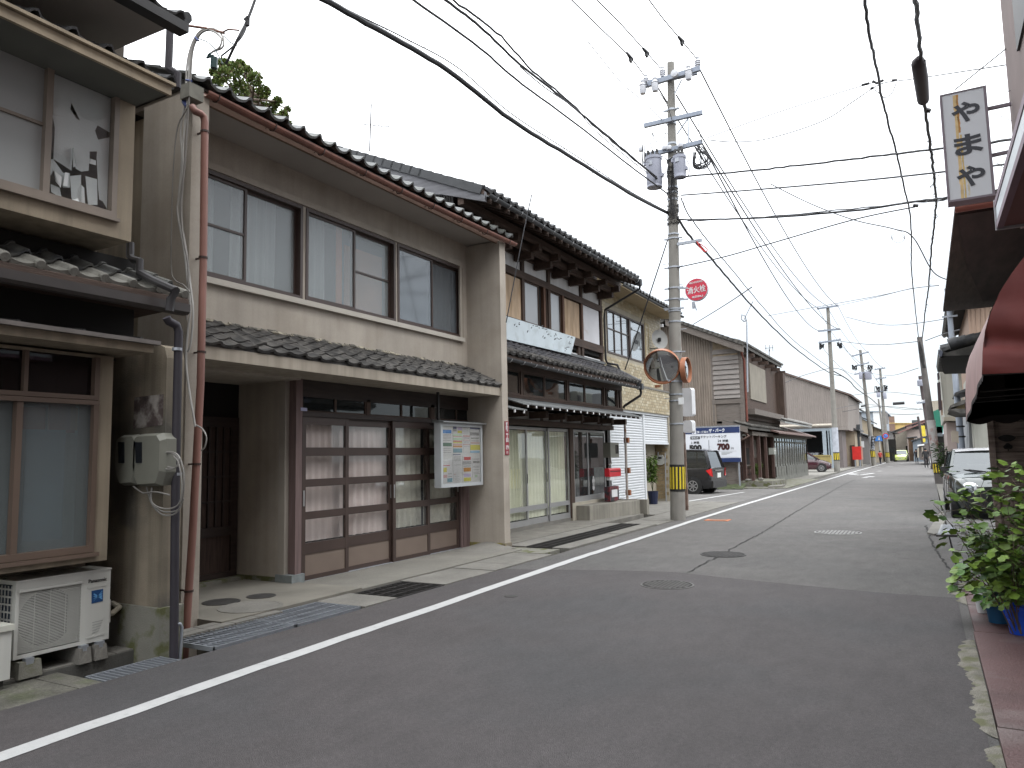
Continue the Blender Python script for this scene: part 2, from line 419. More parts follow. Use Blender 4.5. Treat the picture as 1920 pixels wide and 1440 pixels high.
m_iron = mat('worn_iron', (0.10, 0.095, 0.09), 0.6, 0.2, 10, metal=0.5)
m_irond = mat('dark_iron', (0.055, 0.052, 0.05), 0.65, 0.2, 10, metal=0.4)
m_irong = mat('pale_iron', (0.24, 0.235, 0.225), 0.6, 0.2, 10, metal=0.3)
def manhole(px, r, m, label, mdark=m_crack):
    c = FZ(*px); t = thing('manhole_cover', label, 'manhole cover', (c.x, c.y, 0.0))
    MB().lathe([(r*1.0,0.0),(r*1.0,0.010),(r*.93,0.012),(r*.93,0.0)], c, 'z', 40).o('rim', m, t)
    MB().lathe([(r*.925,0.0),(r*.925,0.0085)], c, 'z', 40).o('plate', mdark, t)
    q = MB(); s_ = r*0.155; k = int(r/s_)
    for i in range(-k, k+1):
        for j in range(-k, k+1):
            x, y = i*s_, j*s_
            if x*x+y*y < (r*.84)**2: q.b(c.x+x-s_*.36, c.x+x+s_*.36, c.y+y-s_*.36, c.y+y+s_*.36, 0.0085, 0.0135)
    ob = q.o('stud_pattern', m, t, kind='stuff')
manhole((1251,1097.5), .315, m_iron, 'round iron manhole cover in the dark new asphalt')
manhole((1356,1040), .34, m_irond, 'dark round manhole cover that the long road crack runs into')
manhole((1571,999), .42, m_irong, 'pale grey round manhole cover, the farthest one, in mid road')
c = FZ(958,1119); g = MB().lathe([(.075,0.0),(.075,0.009),(.06,.011)], c, 'z', 20)
solo('valve_cover', g, m_irond, 'tiny round valve lid in the road near the white line', 'valve cover')
c = FZ(1346,975.5); t = thing('hydrant_cover', 'small rectangular orange hydrant lid in the road beside the pole', 'hydrant cover', (c.x, c.y, 0))
MB().b(c.x-.27, c.x+.27, c.y-.2, c.y+.2, 0, .009).o('rim', mat('orange_paint', (0.42, 0.13, 0.05), 0.7, 0.25, 12), t)
MB().b(c.x-.2, c.x+.2, c.y-.14, c.y+.14, .009, .013).o('lid', mat('rusty_lid', (0.20, 0.10, 0.06), 0.7, 0.3, 12), t)

# ------------------------------------------------ left side: ditch strip and aprons
def gutter(y0, y1, x0=-5.92, x1=-5.28, z=0.0, m=m_conc, joint=1.0, name='kerb_slab', root=None):
    y = y0
    while y < y1-0.05:
        ye = min(y+joint, y1)
        MB().b(x0+.003, x1-.003, y+.006, ye-.006, -0.3, z+random.uniform(-.003,.004)).o(name, m, root)
        y = ye
strip_root = bpy.data.objects.new('ditch_strip', None); COL.objects.link(strip_root); strip_root['kind'] = 'structure'; ORG['ditch_strip'] = Vector((0,0,0))
# segments left solid between the gratings
def stripseg(y0, y1, x0, x1, m=m_conc, z=0.012): gutter(y0, y1, x0, x1, z, m, .6, root=strip_root)
stripseg(-4.0, 3.38, -5.86, -5.28, mat('dark_kerb_stone', (0.10, 0.095, 0.08), .95, .3, 4, .6, 60, grain=.2, mid=.2, two=(0.075,0.08,0.05), twoscale=3, twothr=.55), 0.004)
stripseg(6.22, 6.78, -5.98, -5.28, m_conc, 0.016)
stripseg(7.72, 10.75, -5.98, -5.28, m_conc, 0.014)
stripseg(10.75, 11.4, -6.3, -5.45, m_concm, 0.014)
stripseg(15.95, 24.2, -6.2, -5.3, m_conc, 0.012)
gutter(11.4, 16.0, -5.62, -5.3, 0.03, m_conc, 1.2, 'kerb_slab', strip_root)
gutter(11.4, 16.0, -6.5, -6.12, 0.03, m_conc, 1.2, 'kerb_slab', strip_root)
def grating(x0, x1, y0, y1, z, label, m=m_galv, pitch=0.05, along='x', bed=-0.28):
    t = thing('drain_grating', label, 'drain grating', ((x0+x1)/2, (y0+y1)/2, z), 'drain gratings along the left kerb')
    MB().b(x0, x1, y0, y1, bed-.02, bed).o('drain_bed', m_earth, t)
    f = MB(); w_ = .012
    f.b(x0, x1, y0, y0+w_, z-.04, z); f.b(x0, x1, y1-w_, y1, z-.04, z); f.b(x0, x0+w_, y0, y1, z-.04, z); f.b(x1-w_, x1, y0, y1, z-.04, z)
    f.o('frame', m, t)
    n = int((y1-y0)/pitch); bars = MB().b(x0+w_, x1-w_, -.004, .004, -.03, 0)
    me = bars.mesh('bar', m)
    for i in range(1, n): piece('bar', me, t, Matrix.Translation((0, y0+i*(y1-y0)/n, z-.001)))
    q = MB(); k = int((x1-x0)/.14)
    for i in range(1, k): q.b(x0+i*(x1-x0)/k-.006, x0+i*(x1-x0)/k+.006, y0, y1, z-.012, z-.0005)
    q.o('cross_bar', m, t, kind='stuff')
    # the ditch walls
    return t
grating(-5.56, -5.28, 3.40, 4.02, .0, 'short silver drain grating just beyond the air conditioner', pitch=.045)
grating(-5.93, -5.33, 4.36, 5.28, .018, 'silver drain grating at the foot of the orange downpipe, near half')
grating(-5.96, -5.33, 5.30, 6.22, .018, 'silver drain grating before the dark recessed entrance, far half')
grating(-5.95, -5.30, 6.78, 7.72, .012, 'dark rusty drain grating before the sliding doors with pink curtains', m_irond, .10)
grating(-6.12, -5.62, 11.42, 13.7, .032, 'long dark drain grating before the pale green curtains, near half', m_irond, .055)
grating(-6.12, -5.62, 13.72, 15.95, .032, 'long dark drain grating before the pale green curtains, far half', m_irond, .055)
grating(-6.28, -5.78, 10.8, 11.2, -.02, 'small sunken grating at the foot of the beige end wall', m_irond, .09)

# aprons in front of the houses
sw = lambda nm, mbx, m: struct(nm, mbx, m)
g = MB(); g.b(-7.1, -5.865, -4, 4.02, -.3, .022); sw('air_conditioner_apron', g, mat('wet_dark_concrete', (0.09, 0.088, 0.08), 0.8, 0.3, 3, 0.5, 60, grain=0.1))
# paving tiles edging that apron
edge = bpy.data.objects.new('apron_edging', None); COL.objects.link(edge); edge['kind'] = 'structure'; ORG['apron_edging'] = Vector((0,0,0))
me = MB().b(-.055, .055, -.145, .145, -.02, .008).mesh('edging_tile', m_conc)
for i in range(16):
    for k in range(2): piece('edging_tile', me, edge, Matrix.Translation((-5.93-.12*k, 1.0+i*.3, .024)))
apron = mat('stained_apron_concrete', (0.175, 0.163, 0.138), 0.9, 0.18, 1.6, 0.4, 80, grain=0.1, two=(0.155, 0.145, 0.122), twoscale=1.5, twothr=0.52)
g = MB(); g.b(-8.3, -5.985, 4.98, 7.0, -.3, .045); sw('entrance_apron', g, apron)
g = MB(); g.ext([(-7.3, 7.0, .03), (-5.985, 7.0, .03), (-5.985, 11.0, .03), (-6.4, 11.05, .03), (-7.3, 11.05, .03)], (0,0,-.3)); sw('shopfront_apron', g, mat('aggregate_apron', (0.175, 0.166, 0.145), 0.9, 0.15, 2, 0.6, 110, grain=0.3, two=(0.16,0.152,0.132), twoscale=1.0, twothr=0.5))
g = MB(); g.b(-7.6, -6.505, 11.4, 18.6, -.3, .04); sw('pebble_apron', g, m_pebble)
g = MB(); g.b(-9.5, -6.205, 18.62, 24.2, -.3, .02); sw('shutter_forecourt', g, m_conc)
g = MB(); g.b(-13.5, -5.3, 24.22, 33.6, -.3, .0); sw('parking_lot', g, asph_lot)
g = MB(); strip(g, [(1291,940),(1395,923)], .12, .006); strip(g, [(1240, 962),(1288, 954)], .05, .006); struct('lot_line', g, m_line)
g = MB(); g.b(-9.5, -5.9, 45.0, 130, -.3, .02); sw('pavement', g, m_conc)
g = MB(); g.b(-7.9, -5.35, 33.7, 45.0, -.3, .03); sw('pavement', g, m_concm)
# manhole lids, stone in the entrance
for k, (px, r, lab) in enumerate([((470,1138), .33, 'large round pale concrete lid in the entrance floor'), ((415,1129), .2, 'small round brown lid nearest the dark lattice door'), ((490,1118), .16, 'small square-ish lid deep in the entrance floor')]):
    c = FZ(*px, .045); g = MB().lathe([(r,0),(r,.006),(r*.9,.008),(r*.88,.005),(r*.5,.005)], c, 'z', 28)
    solo('manhole_cover', g, m_conc if k == 0 else m_irond, lab, 'manhole cover')
# broken concrete wedge and kerb stones by the end wall
g = MB(); g.ext([(-7.0,10.6,.031),(-6.35,10.75,.031),(-6.1,10.9,.031),(-6.2,11.1,.031),(-6.45,11.15,.2),(-6.95,11.1,.12)], (0,0,-.1))
solo('concrete_wedge', MB().grid(lambda u,v: (-7.05+.85*u, 10.35+.85*v, .031+.11*math.sin(math.pi*min(1,u*1.1))*v*(1-.3*u)), 8, 6), m_conc, 'rough pale cement wedge at the foot of the beige end wall', 'cement wedge')

# ------------------------------------------------ right side
m_plate = mat('brown_chequer_steel', (0.105, 0.060, 0.058), 0.6, 0.22, 2.2, 0.7, 70, grain=0.12, two=(0.15, 0.115, 0.11), twoscale=1.6, twothr=0.6, metal=0.2)
m_moss = mat('crumbling_mossy_concrete', (0.16, 0.15, 0.125), 0.95, 0.3, 7, 1.0, 30, grain=0.35, moss=(0.10, 0.10, 0.055))
def ragged(y0, y1, xa, bulge, seed):
    rd = random.Random(seed); n = 90
    def fn(u, v):
        y = y0+(y1-y0)*u
        env = math.sin(math.pi*u)**.35
        wdt = bulge*env*(.72+.2*math.sin(y*2.3+seed)+.45*mn.noise(Vector((y*4,seed,0)))+.30*mn.noise(Vector((y*13,seed,3)))+.2*mn.noise(Vector((y*37,seed,9))))
        x = xa-wdt*(1-v)
        z = .006+.012*min(1, v*2.2)*env+.012*mn.noise(Vector((x*30,y*30,0)))*v
        return (x, y, z)
    return MB().grid(fn, n, 6)
for y0, y1, bl, sd_, lab in [(3.0, 4.75, .15, 1, 'nearest mossy crumbling kerb lump beside the brown steel plates'), (4.85, 7.2, .17, 4, 'long mossy crumbling kerb edge beside the brown steel plates'), (8.75, 10.2, .16, 6, 'small mossy kerb lump beyond the plant pots')]:
    solo('crumbled_kerb', ragged(y0, y1, .232 if y1 < 8 else .29, bl, sd_), m_moss, lab, 'kerb', smooth=True)
plates = bpy.data.objects.new('steel_plate_walk', None); COL.objects.link(plates); plates['kind'] = 'structure'; ORG['steel_plate_walk'] = Vector((0,0,0))
ribs = None
for y0, y1, xa in [(1.2, 3.1, .235), (3.11, 4.95, .235), (4.96, 7.40, .24), (7.41, 8.62, .25), (8.63, 9.6, .25)]:
    q = MB().b(xa, xa+1.25, y0+.004, y1-.004, -.1, .035)
    pl = q.o('plate', m_plate, plates)
    rb = MB(); n = int((y1-y0)/.05)
    if y1 > 4.9 and y1 < 8.7:
        for i in range(1, n):
            for k in range(22):
                yy = y0+i*.05; xx = xa+.03+k*.055+(.0275 if i % 2 else 0)
                rb.add([(xx,yy-.004,.035),(xx+.016,yy,.0375),(xx,yy+.004,.035),(xx-.016,yy,.0375)], [(0,1,2,3)])
        rb.o('chequer_rib', m_plate, pl, kind='stuff')
g = MB(); g.b(.24, 6, -5, 1.19, -.3, .01); g.b(1.5, 6, 1.19, 9.6, -.3, .01); sw('right_pavement', g, m_conc)
g = MB(); g.b(.26, 6, 9.62, 24, -.3, -.006); sw('right_apron', g, mat('patched_asphalt', (0.095, 0.092, 0.09), 0.92, 0.2, 1.5, 0.7, 120, grain=0.2))
g = MB(); g.b(.26, 6, 24, 160, -.3, .008); sw('right_pavement', g, m_conc)
g = MB(); g.sz(.035, [(1738,998),(1752,1001),(1762,999),(1773,972),(1768,958),(1764,958)], .2)
solo('kerb_stone', g, m_conc, 'pale triangular kerb slab beside the parked car wheel', 'kerb stone')
a = FZ(1760,1003,.03); 
t = thing('drain_grating', 'grey drain grating at the front wheel of the parked car on the right', 'drain grating', (a.x, a.y, 0))
g = MB(); g.sz(.03, [(1755,1003),(1795,1003),(1790,985),(1763,983)], .15); g.o('frame', m_irond, t)
for i in range(9):
    f = (i+.5)/9; g = MB(); y1_ = 1002.2-f*18.5
    g.sz(.037, [(1757.5+f*7,y1_),(1793.5-f*4,y1_),(1793.5-f*4,y1_-.9),(1757.5+f*7,y1_-.9)], .01); g.o('bar', m_galv, t)
# ================================================================ roof tiles
def kawara(w, l, t=.018, hump=.035, trough=.018, n=9, lip=.0):
    """one pan tile: x across, y up the slope"""
    vs = []; fs = []
    def z(u): return -trough*math.sin(math.pi*u/.70) if u < .70 else hump*math.sin(math.pi*(u-.70)/.30)
    for k, y in enumerate((0, l*1.12)):
        for i in range(n+1):
            u = i/n; zz = z(u)+(t*1.0 if k == 0 else 0)
            vs.append((u*w*1.03, y, zz)); vs.append((u*w*1.03, y, zz-t-(lip if k == 0 else 0)))
    m = 2*(n+1)
    for i in range(n):
        a = 2*i
        fs += [(a, a+2, m+a+2, m+a), (a+1, m+a+1, m+a+3, a+3), (a, a+1, a+3, a+2)]
    fs += [(0, m, m+1, 1), (2*n, 2*n+1, m+2*n+1, m+2*n)]
    return MB().add(vs, fs)
def slope_mtx(x, y, z, th, flip=1):
    c, s = math.cos(th), math.sin(th)
    if flip > 0: return Matrix(((0, -c, s, x), (1, 0, 0, y), (0, s, c, z), (0, 0, 0, 1)))
    return Matrix(((0, c, -s, x), (-1, 0, 0, y), (0, s, c, z), (0, 0, 0, 1)))
def tile_rows(parent, x, z, y0, y1, w, rows, l, th, me, me_eave=None, jit=.006, flip=1, name='roof_tile'):
    n = int(round((y1-y0)/w)); w = (y1-y0)/n
    for r in range(rows):
        for i in range(n):
            d = r*l
            xx = x-flip*d*math.cos(th); zz = z+d*math.sin(th)+random.uniform(-jit, jit)*.6
            yy = (y0+i*w) if flip > 0 else (y1-i*w)
            mt = slope_mtx(xx, yy, zz, th+random.uniform(-jit, jit)*2, flip) @ Matrix.Rotation(random.uniform(-jit, jit)*2, 4, 'Z')
            piece(name, (me_eave if (r == 0 and me_eave) else me), parent, mt)
def disc_eave(w, l):
    m = kawara(w, l, .018, .04, .02, 9, .035)
    m.lathe([(.0,-.012),(.036,-.012),(.042,.0),(.042,.03)], (w*.85, .0, .012), 'y', 12)
    return m

# ================================================================ HOUSE 0: nearest house on the left (air conditioner)
t0 = thing('townhouse', 'nearest two-storey tan house on the left edge with torn paper upstairs window', 'house', (-6.6, 0, 0))
XB = -5.8; YB = FX(206, 880, XB).y
zb0 = FX(199, 1050, XB).z; zt = FX(185, 655, XB).z
g = MB(); g.b(-14, -6.5, -6, 3.95, -.3, 4.9); g.o('wall', m_dirtywall, t0)
# lower bay with its window
wy1 = FX(179, 900, XB).y; wz0 = FX(175, 1034, XB).z; wz1 = FX(185, 760, XB).z; tz0 = FX(185, 752, XB).z; tz1 = 2.42
g = MB(); holed(g, XB, .10, -6, YB, zb0, tz1+.02, [(-6, wy1, wz0, tz1)]); g.b(-6.5, XB-.1, YB-.1, YB, zb0, tz1+.02); g.b(-6.5, XB-.1, -6, YB-.1, zb0, zb0+.1)
g.o('bay_wall', m_plaster2, t0)
g = MB().b(-6.5, -6.42, -6, YB-.1, zb0+.1, tz1); g.o('bay_back', m_dark, t0)
wf = MB(); wf.b(XB-.07, XB+.015, -6, wy1, wz0, wz0+.05); wf.b(XB-.07, XB+.035, -6, wy1+.03, wz0-.035, wz0-.005)
wf.b(XB-.08, XB+.02, -6, wy1, wz1+.0, wz1+.035); wf.b(XB-.08, XB+.012, -6, wy1, wz1+.04, wz1+.075)
wf.b(XB-.07, XB+.015, wy1-.04, wy1, wz0+.05, wz1); wf.b(XB-.07, XB+.012, wy1-.04, wy1, wz1+.075, tz1)
yml = FX(31, 900, XB).y
wf.b(XB-.06, XB+.005, yml-.022, yml+.022, wz0+.05, wz1); wf.b(XB-.06, XB+.005, yml-.62, yml-.58, wz0+.05, wz1)
wf.b(XB-.06, XB, yml+.02, yml+.05, wz1+.075, tz1)
fr = wf.o('window_frame', mat('tan_aluminium', (0.12, 0.085, 0.065), 0.45, 0.1, 3), t0)
m_bluefrost = glass('bluish_frosted_pane', (0.92, 0.95, 0.97), 0.5, 0.10, (0.17, 0.19, 0.19), 1.45, .8)
m_greyfrost = glass('greyish_frosted_pane', (0.92, 0.95, 0.95), 0.50, 0.12, (0.17, 0.19, 0.19), 1.45, .8)
g = MB().b(XB-.035, XB-.03, yml+.02, wy1-.04, wz0+.05, wz1); g.o('pane', m_bluefrost, fr)
g = MB().b(XB-.055, XB-.05, yml-.58, yml+.0, wz0+.05, wz1); g.o('pane', m_greyfrost, fr)
g = MB().b(XB-.055, XB-.05, -6, yml-.6, wz0+.05, wz1); g.o('pane', m_greyfrost, fr)
g = MB().b(XB-.045, XB-.04, -6, wy1-.04, wz1+.075, tz1); g.o('transom_pane', glass('dark_pane', (0.3, 0.25, 0.22), 0.7, 0.02, (0.03, 0.02, 0.02), 1.5), fr)
# red and amber slips added behind the glass to imitate its reflections
for k, (ya, yb_, za, zb_, c_, nm) in enumerate([(wy1-.32, wy1-.12, wz1-.22, wz1, (0.30, 0.05, 0.05), 'red_reflection'), (yml+.05, wy1-.35, wz1-.2, wz1-.03, (0.28, 0.05, 0.05), 'red_reflection'), (wy1-.16, wy1-.10, wz1-.2, wz1-.02, (0.55, 0.2, 0.04), 'amber_reflection')]):
    MB().b(XB-.12, XB-.10, ya, yb_, za, zb_).o(nm, mat('inside_%d' % k, c_, .8), t0)
MB().b(XB-.10, XB-.085, yml+.10, wy1-.2, wz0+.12, wz1-.2).o('blue_board', mat('blue_board', (0.15, 0.31, 0.42), .9, .15, 3), t0)
curtain(MB(), XB-.22, -4, wy1-.03, wz0+.02, wz1, .02, .3, 5).o('curtain', mat('pale_blue_blind', (0.42, 0.52, 0.56), .9), t0)
# hood above the lower bay
XH = -5.48
ha, hb = FX(0, 612, XH), FX(290, 650, XH)
hz1 = (FX(60, 607, XH).z+FX(240, 640, XH).z)/2; hz0 = hz1-.085
yh1 = FX(288, 655, XH).y
g = MB(); g.b(-6.5, XH, -6, yh1, hz0, hz1); g.o('hood_box', m_plaster2, t0)
g = MB(); g.ext([(-6.45, -6, hz1+.17), (XH+.05, -6, hz1+.012), (XH+.05, -6, hz1-.02), (XH+.002, -6, hz1-.02), (XH+.002, -6, hz1+.003), (-6.45, -6, hz1+.10)], (0, 6+yh1+.03, 0))
g.o('hood_sheet', mat('grey_sheet_metal', (0.16, 0.145, 0.135), .42, .25, 4, metal=.5), t0)
g = MB()
for i in range(12):
    y = yh1-.15-i*.46
    if y > -5: g.ext([(-6.45, y, hz1+.172), (XH+.045, y, hz1+.014), (XH+.045, y, hz1+.024), (-6.45, y, hz1+.182)], (0, .02, 0))
g.o('hood_seam', m_blackmetal, t0, kind='stuff')
# lower tiled eave
XT = -5.84; zt0 = FX(131, 505, XT).z-.02
ye1 = FX(343, 552, XT).y; pt = (ye1-FX(5, 482, XT).y)/6
th0 = R_(24)
eave = bpy.data.objects.new('tiled_eave', None); COL.objects.link(eave); eave.parent = t0; ORG['tiled_eave'] = Vector((0,0,0)); eave.location = -ORG[t0.name]; ORG[eave.name] = Vector((0,0,0))
m_etile = mat('mossy_grey_tile', (0.105, 0.105, 0.095), 0.7, 0.3, 6, 0.5, 60, two=(0.05, 0.052, 0.055), twoscale=5, twothr=0.52)
m_edisc = mat('pale_tile_end', (0.17, 0.165, 0.145), 0.8, 0.2, 8, 0.4, 60)
kt = kawara(pt, .24, .02, .045, .025).mesh('roof_tile', m_etile); kd = disc_eave(pt, .24).mesh('eave_tile', m_edisc)
ya = ye1+.05-pt*22
tile_rows(t0, XT, zt0, ya, ye1+.05, pt, 1, .24, th0, kd, name='eave_tile')
tile_rows(t0, XT-.235*math.cos(th0), zt0+.235*math.sin(th0)+.012, ya, ye1+.05, pt, 3, .24, th0, kt)
g = MB(); g.ext([(XT+.02, -2, zt0-.035), (XT-.8, -2, zt0-.035+.8*math.tan(th0)), (XT-.8, -2, zt0-.12), (XT+.02, -2, zt0-.10)], (0, 2+ye1+.05, 0)); g.o('eave_board', m_wood, t0)
gz = FX(200, 553, -5.66).z
g = MB(); g.ext([(-5.60, -2, gz+.04), (-5.60, -2, gz-.03), (-5.63, -2, gz-.05), (-5.70, -2, gz-.05), (-5.73, -2, gz-.03), (-5.73, -2, gz+.03), (-5.71, -2, gz+.03), (-5.71, -2, gz-.02), (-5.62, -2, gz-.02), (-5.62, -2, gz+.04)], (0, 2+FX(348, 590, -5.66).y, 0))
g.o('gutter', mat('dark_brown_gutter', (0.04, 0.034, 0.032), .5, .2, 3), t0)
g = MB(); g.b(-6.5, -6.3, -6, 4.2, zt0-.6, zt0+.35); g.o('eave_wall', m_dark, t0)
# upper bay
XU = -5.86
c1 = FX(247, 454, XU); uz0 = (FX(60, 405, XU).z+c1.z)/2; uy1 = FX(250, 320, XU).y
uz1 = FX(255, 172, XU).z
pw0 = FX(222, 415, XU); pzb = FX(222, 412, XU).z; pzt = FX(217, 160, XU).z; pyr = FX(220, 300, XU).y; pym = FX(90, 250, XU).y
g = MB(); holed(g, XU, .09, -6, uy1, uz0, uz1+.06, [(-6, pyr, pzb, pzt)]); g.b(-6.6, XU-.09, uy1-.09, uy1, uz0, uz1+.06); g.b(-6.6, XU-.09, -6, uy1-.09, uz0, uz0+.08)
g.o('upper_bay_wall', m_plaster2, t0)
g = MB().b(-6.2, -6.12, -6, uy1-.09, uz0+.08, uz1); g.o('upper_bay_back', mat('dim_room', (0.22, 0.19, 0.15), .9, .3, 6), t0)
wf = MB(); wf.b(XU-.07, XU+.02, -6, pyr, pzb, pzb+.05); wf.b(XU-.07, XU+.04, -6, pyr+.02, pzb-.03, pzb-.003); wf.b(XU-.07, XU+.015, -6, pyr, pzt-.04, pzt)
wf.b(XU-.07, XU+.015, pyr-.045, pyr, pzb+.05, pzt-.04); wf.b(XU-.06, XU+.01, pym-.025, pym+.025, pzb+.05, pzt-.04)
zr_ = FX(40, 215, XU).z; wf.b(XU-.05, XU-.02, -6, pym-.025, zr_-.012, zr_+.012)
fr = wf.o('upper_window_frame', mat('beige_aluminium', (0.20, 0.165, 0.135), 0.5, 0.15, 3), t0)
m_paper = mat('old_window_paper', (0.60, 0.61, 0.60), .9, .08, 3, .2, 60)
g = MB().b(XU-.045, XU-.04, -6, pym-.025, pzb+.05, pzt-.04); g.o('pane', glass('papered_pane', (0.6,0.62,0.6), 0.12, 0.12, (0.36,0.37,0.365), 1.45, .7), fr)
g = MB().b(XU-.036, XU-.034, pym+.025, pyr-.045, pzb+.05, pzt-.04); g.o('pane', m_clear, fr)
# the torn paper: a sheet with tears and curled strips
ya_, yb_ = pym+.03, pyr-.05
def pp(px, py, off=.05): v = FX(px, py, XU-off); return v
sheet = MB()
def pq(pts, off=.05): sheet.poly([pp(a, b_, off) for a, b_ in pts])
pq([(100,108),(216,160),(217,255),(183,235),(178,245),(160,228),(150,226),(134,193),(132,205),(143,222),(100,215)])
pq([(98,215),(143,222),(150,226),(160,228),(178,245),(184,262),(182,284),(168,284),(168,297),(137,278),(134,320),(100,298),(103,240)])
pq([(217,255),(216,405),(206,402),(193,378),(186,374),(184,352),(181,295),(182,284),(184,262)])
pq([(137,278),(168,297),(166,320),(152,322),(142,316),(137,300)], .046)
pq([(92,300),(100,298),(118,324),(131,325),(131,352),(118,352),(101,318),(95,330)], .043)
pq([(131,330),(152,328),(152,384),(134,372)], .040); pq([(160,330),(182,336),(183,384),(165,384)], .042)
pq([(95,345),(112,352),(116,372),(96,360)], .045)
ob = sheet.o('torn_paper', m_paper, t0)
cur = MB()
for (a, b_, c_, d_) in [((131,325),(122,323),(118,348),(128,350)), ((168,297),(180,301),(180,310),(166,306)), ((152,384),(160,390),(158,352),(151,345)), ((100,318),(116,332),(114,352),(104,340)), ((134,372),(140,380),(150,384),(146,370)), ((135,278),(139,276),(142,312),(137,314))]:
    cur.add([pp(*a, .045), pp(*b_, .005), pp(*c_, .0), pp(*d_, .042)], [(0,1,2,3)])
cur.o('curled_paper_flap', m_paper, t0)
# eave above the bay
XE = -5.38
ea = FX(0, 20, XE); eb = FX(322, 158, XE)
ez = (FX(60, 52, XE).z+FX(300, 160, XE).z)/2
g = MB(); g.b(XE-.03, XE, -6, eb.y, ez-.03, ez+.045); g.b(XE-.005, XE+.03, -6, eb.y+.02, ez+.05, ez+.075); g.o('fascia', mat('tan_fascia', (0.33, 0.27, 0.19), .7, .15, 3, streak=.2), t0)
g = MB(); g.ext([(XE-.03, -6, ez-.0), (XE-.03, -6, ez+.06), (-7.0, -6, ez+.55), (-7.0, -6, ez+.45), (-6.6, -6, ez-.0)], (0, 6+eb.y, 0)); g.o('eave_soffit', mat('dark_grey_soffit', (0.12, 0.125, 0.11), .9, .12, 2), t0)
tr = kawara(.27, .26, .02, .045, .02).mesh('roof_tile', m_tile)
tile_rows(t0, XE-.02, ez+.10, eb.y-.27*8, eb.y+.05, .27, 2, .25, R_(22), tr)
# clerestory wall and main roof above
g = MB(); g.b(-14, -6.35, -6, FY(262, 90, 4.2).y-.15, 4.9, 7.4); g.o('upper_wall', mat('brown_mud_wall', (0.10, 0.085, 0.07), .95, .2, 2, .3, 60), t0)
XG = -5.25
ga, gb = FX(225, -5, XG), FX(350, 57, XG)
zg = gb.z
g = MB(); g.ext([(XG+.03, -6, zg+.05), (XG+.03, -6, zg-.03), (XG-.09, -6, zg-.03), (XG-.09, -6, zg+.05), (XG-.075, -6, zg+.05), (XG-.075, -6, zg-.012), (XG+.015, -6, zg-.012), (XG+.015, -6, zg+.05)], (0, 6+gb.y, 0)); g.o('upper_gutter', m_blackmetal, t0)
g = MB(); g.ext([(XG-.1, -6, zg+.02), (XG-.1, -6, zg+.10), (-9, -6, zg+1.7), (-9, -6, zg+1.55), (-6.35, -6, zg+.45), (-6.35, -6, zg+.05)], (0, 6+gb.y-.08, 0)); g.o('main_roof', m_soffit, t0)
tile_rows(t0, XG-.06, zg+.13, gb.y-.27*7, gb.y+.02, .27, 3, .25, R_(24), tr)
g = MB(); a = FX(352, 33, XG-.15); g.tube([a+Vector((-.4,-.05,.12)), a], .05, 8); g.o('ridge_end', m_tile, t0)
g = MB(); pa = FY(319, 52, 4.35); g.tube([pa+Vector((0,0,.1)), FY(316, 128, 4.35), FY(322, 132, 4.35), FY(333, 138, 4.35), FY(332, 165, 4.35)], .035, 8); g.o('drain_pipe', m_purple, t0, True)

# wing wall with the meters
YW = 4.03
wx0 = FY(216, 800, YW).x; wx1 = FY(307, 900, YW).x
ztop = FY(308, 645, YW).z
g = MB(); g.ext([(wx0-.6, YW, .38), (wx1, YW, .38), (wx1, YW, ztop-.12), (wx1-.03, YW, ztop-.03), (wx1-.1, YW, ztop), (wx1-.3, YW, ztop-.02), (wx0-.6, YW, ztop-.02)], (0, .17, 0)); g.o('wing_wall', m_dirtywall, t0)
g = MB(); g.b(wx0-.6, wx1+.03, YW-.03, YW+.2, -.3, .38); g.o('stone_footing', m_concm, t0)
g = MB(); g.sy(YW-.006, [(252,745),(306,739),(304,797),(250,804)], .006); ob = g.o('peeled_notice', mat('peeling_paper', (0.10, 0.075, 0.07), .9, .5, 9, two=(0.24, 0.22, 0.20), twoscale=9, twothr=.52), t0)
# electric meters
m_meter = mat('grey_green_plastic', (0.15, 0.15, 0.125), .5, .08, 4)
def meter(px0, px1, py0, py1, lab, wpx):
    Yf = YW-.14
    a, b_ = FY(px0, py0, Yf), FY(px1, py1, Yf)
    x0, x1, z1, z0 = a.x, b_.x, a.z, b_.z
    t = thing('electric_meter', lab, 'electric meter', ((x0+x1)/2, YW-.07, z0), 'pair of grey electric meters on the wing wall')
    o_ = [(x0+.02, z1-.015), (x0+.06, z1), (x1-.05, z1), (x1, z1-.05), (x1, z0+.12), (x1-.05, z0+.01), (x0+.08, z0), (x0+.03, z0+.06), (x0, z0+.16), (x0, z1-.05)]
    cx, cz = (x0+x1)/2, (z0+z1)/2
    vs = [Vector((x, YW-.005, z)) for x, z in o_]+[Vector((x, YW-.10, z)) for x, z in o_]+[Vector((cx+(x-cx)*.86, YW-.15, cz+(z-cz)*.9)) for x, z in o_]
    n = len(o_); fs = [tuple(range(2*n, 3*n))]+[(r*n+i, r*n+(i+1) % n, (r+1)*n+(i+1) % n, (r+1)*n+i) for r in range(2) for i in range(n)]
    MB().add(vs, fs).o('cover', m_meter, t)
    MB().sy(YW-.157, wpx, .01).o('reading_window', glass('meter_window', (0.1,0.12,0.14), .6, .05, (0.03,0.035,0.045)), t)
    return t
meter(217, 256, 816, 911, 'grey electric meter cover on the tan wing wall, the farther left one', [(221,829),(232,829),(232,868),(222,868)])
meter(249, 303, 814, 913, 'grey electric meter cover on the tan wing wall, next to the pipes', [(253,829),(265,829),(265,868),(254,868)])
m_cab = mat('grey_cable', (0.20, 0.19, 0.175), .6, .1, 8); m_cabw = mat('pale_cable', (0.36, 0.35, 0.33), .55, .1, 8)
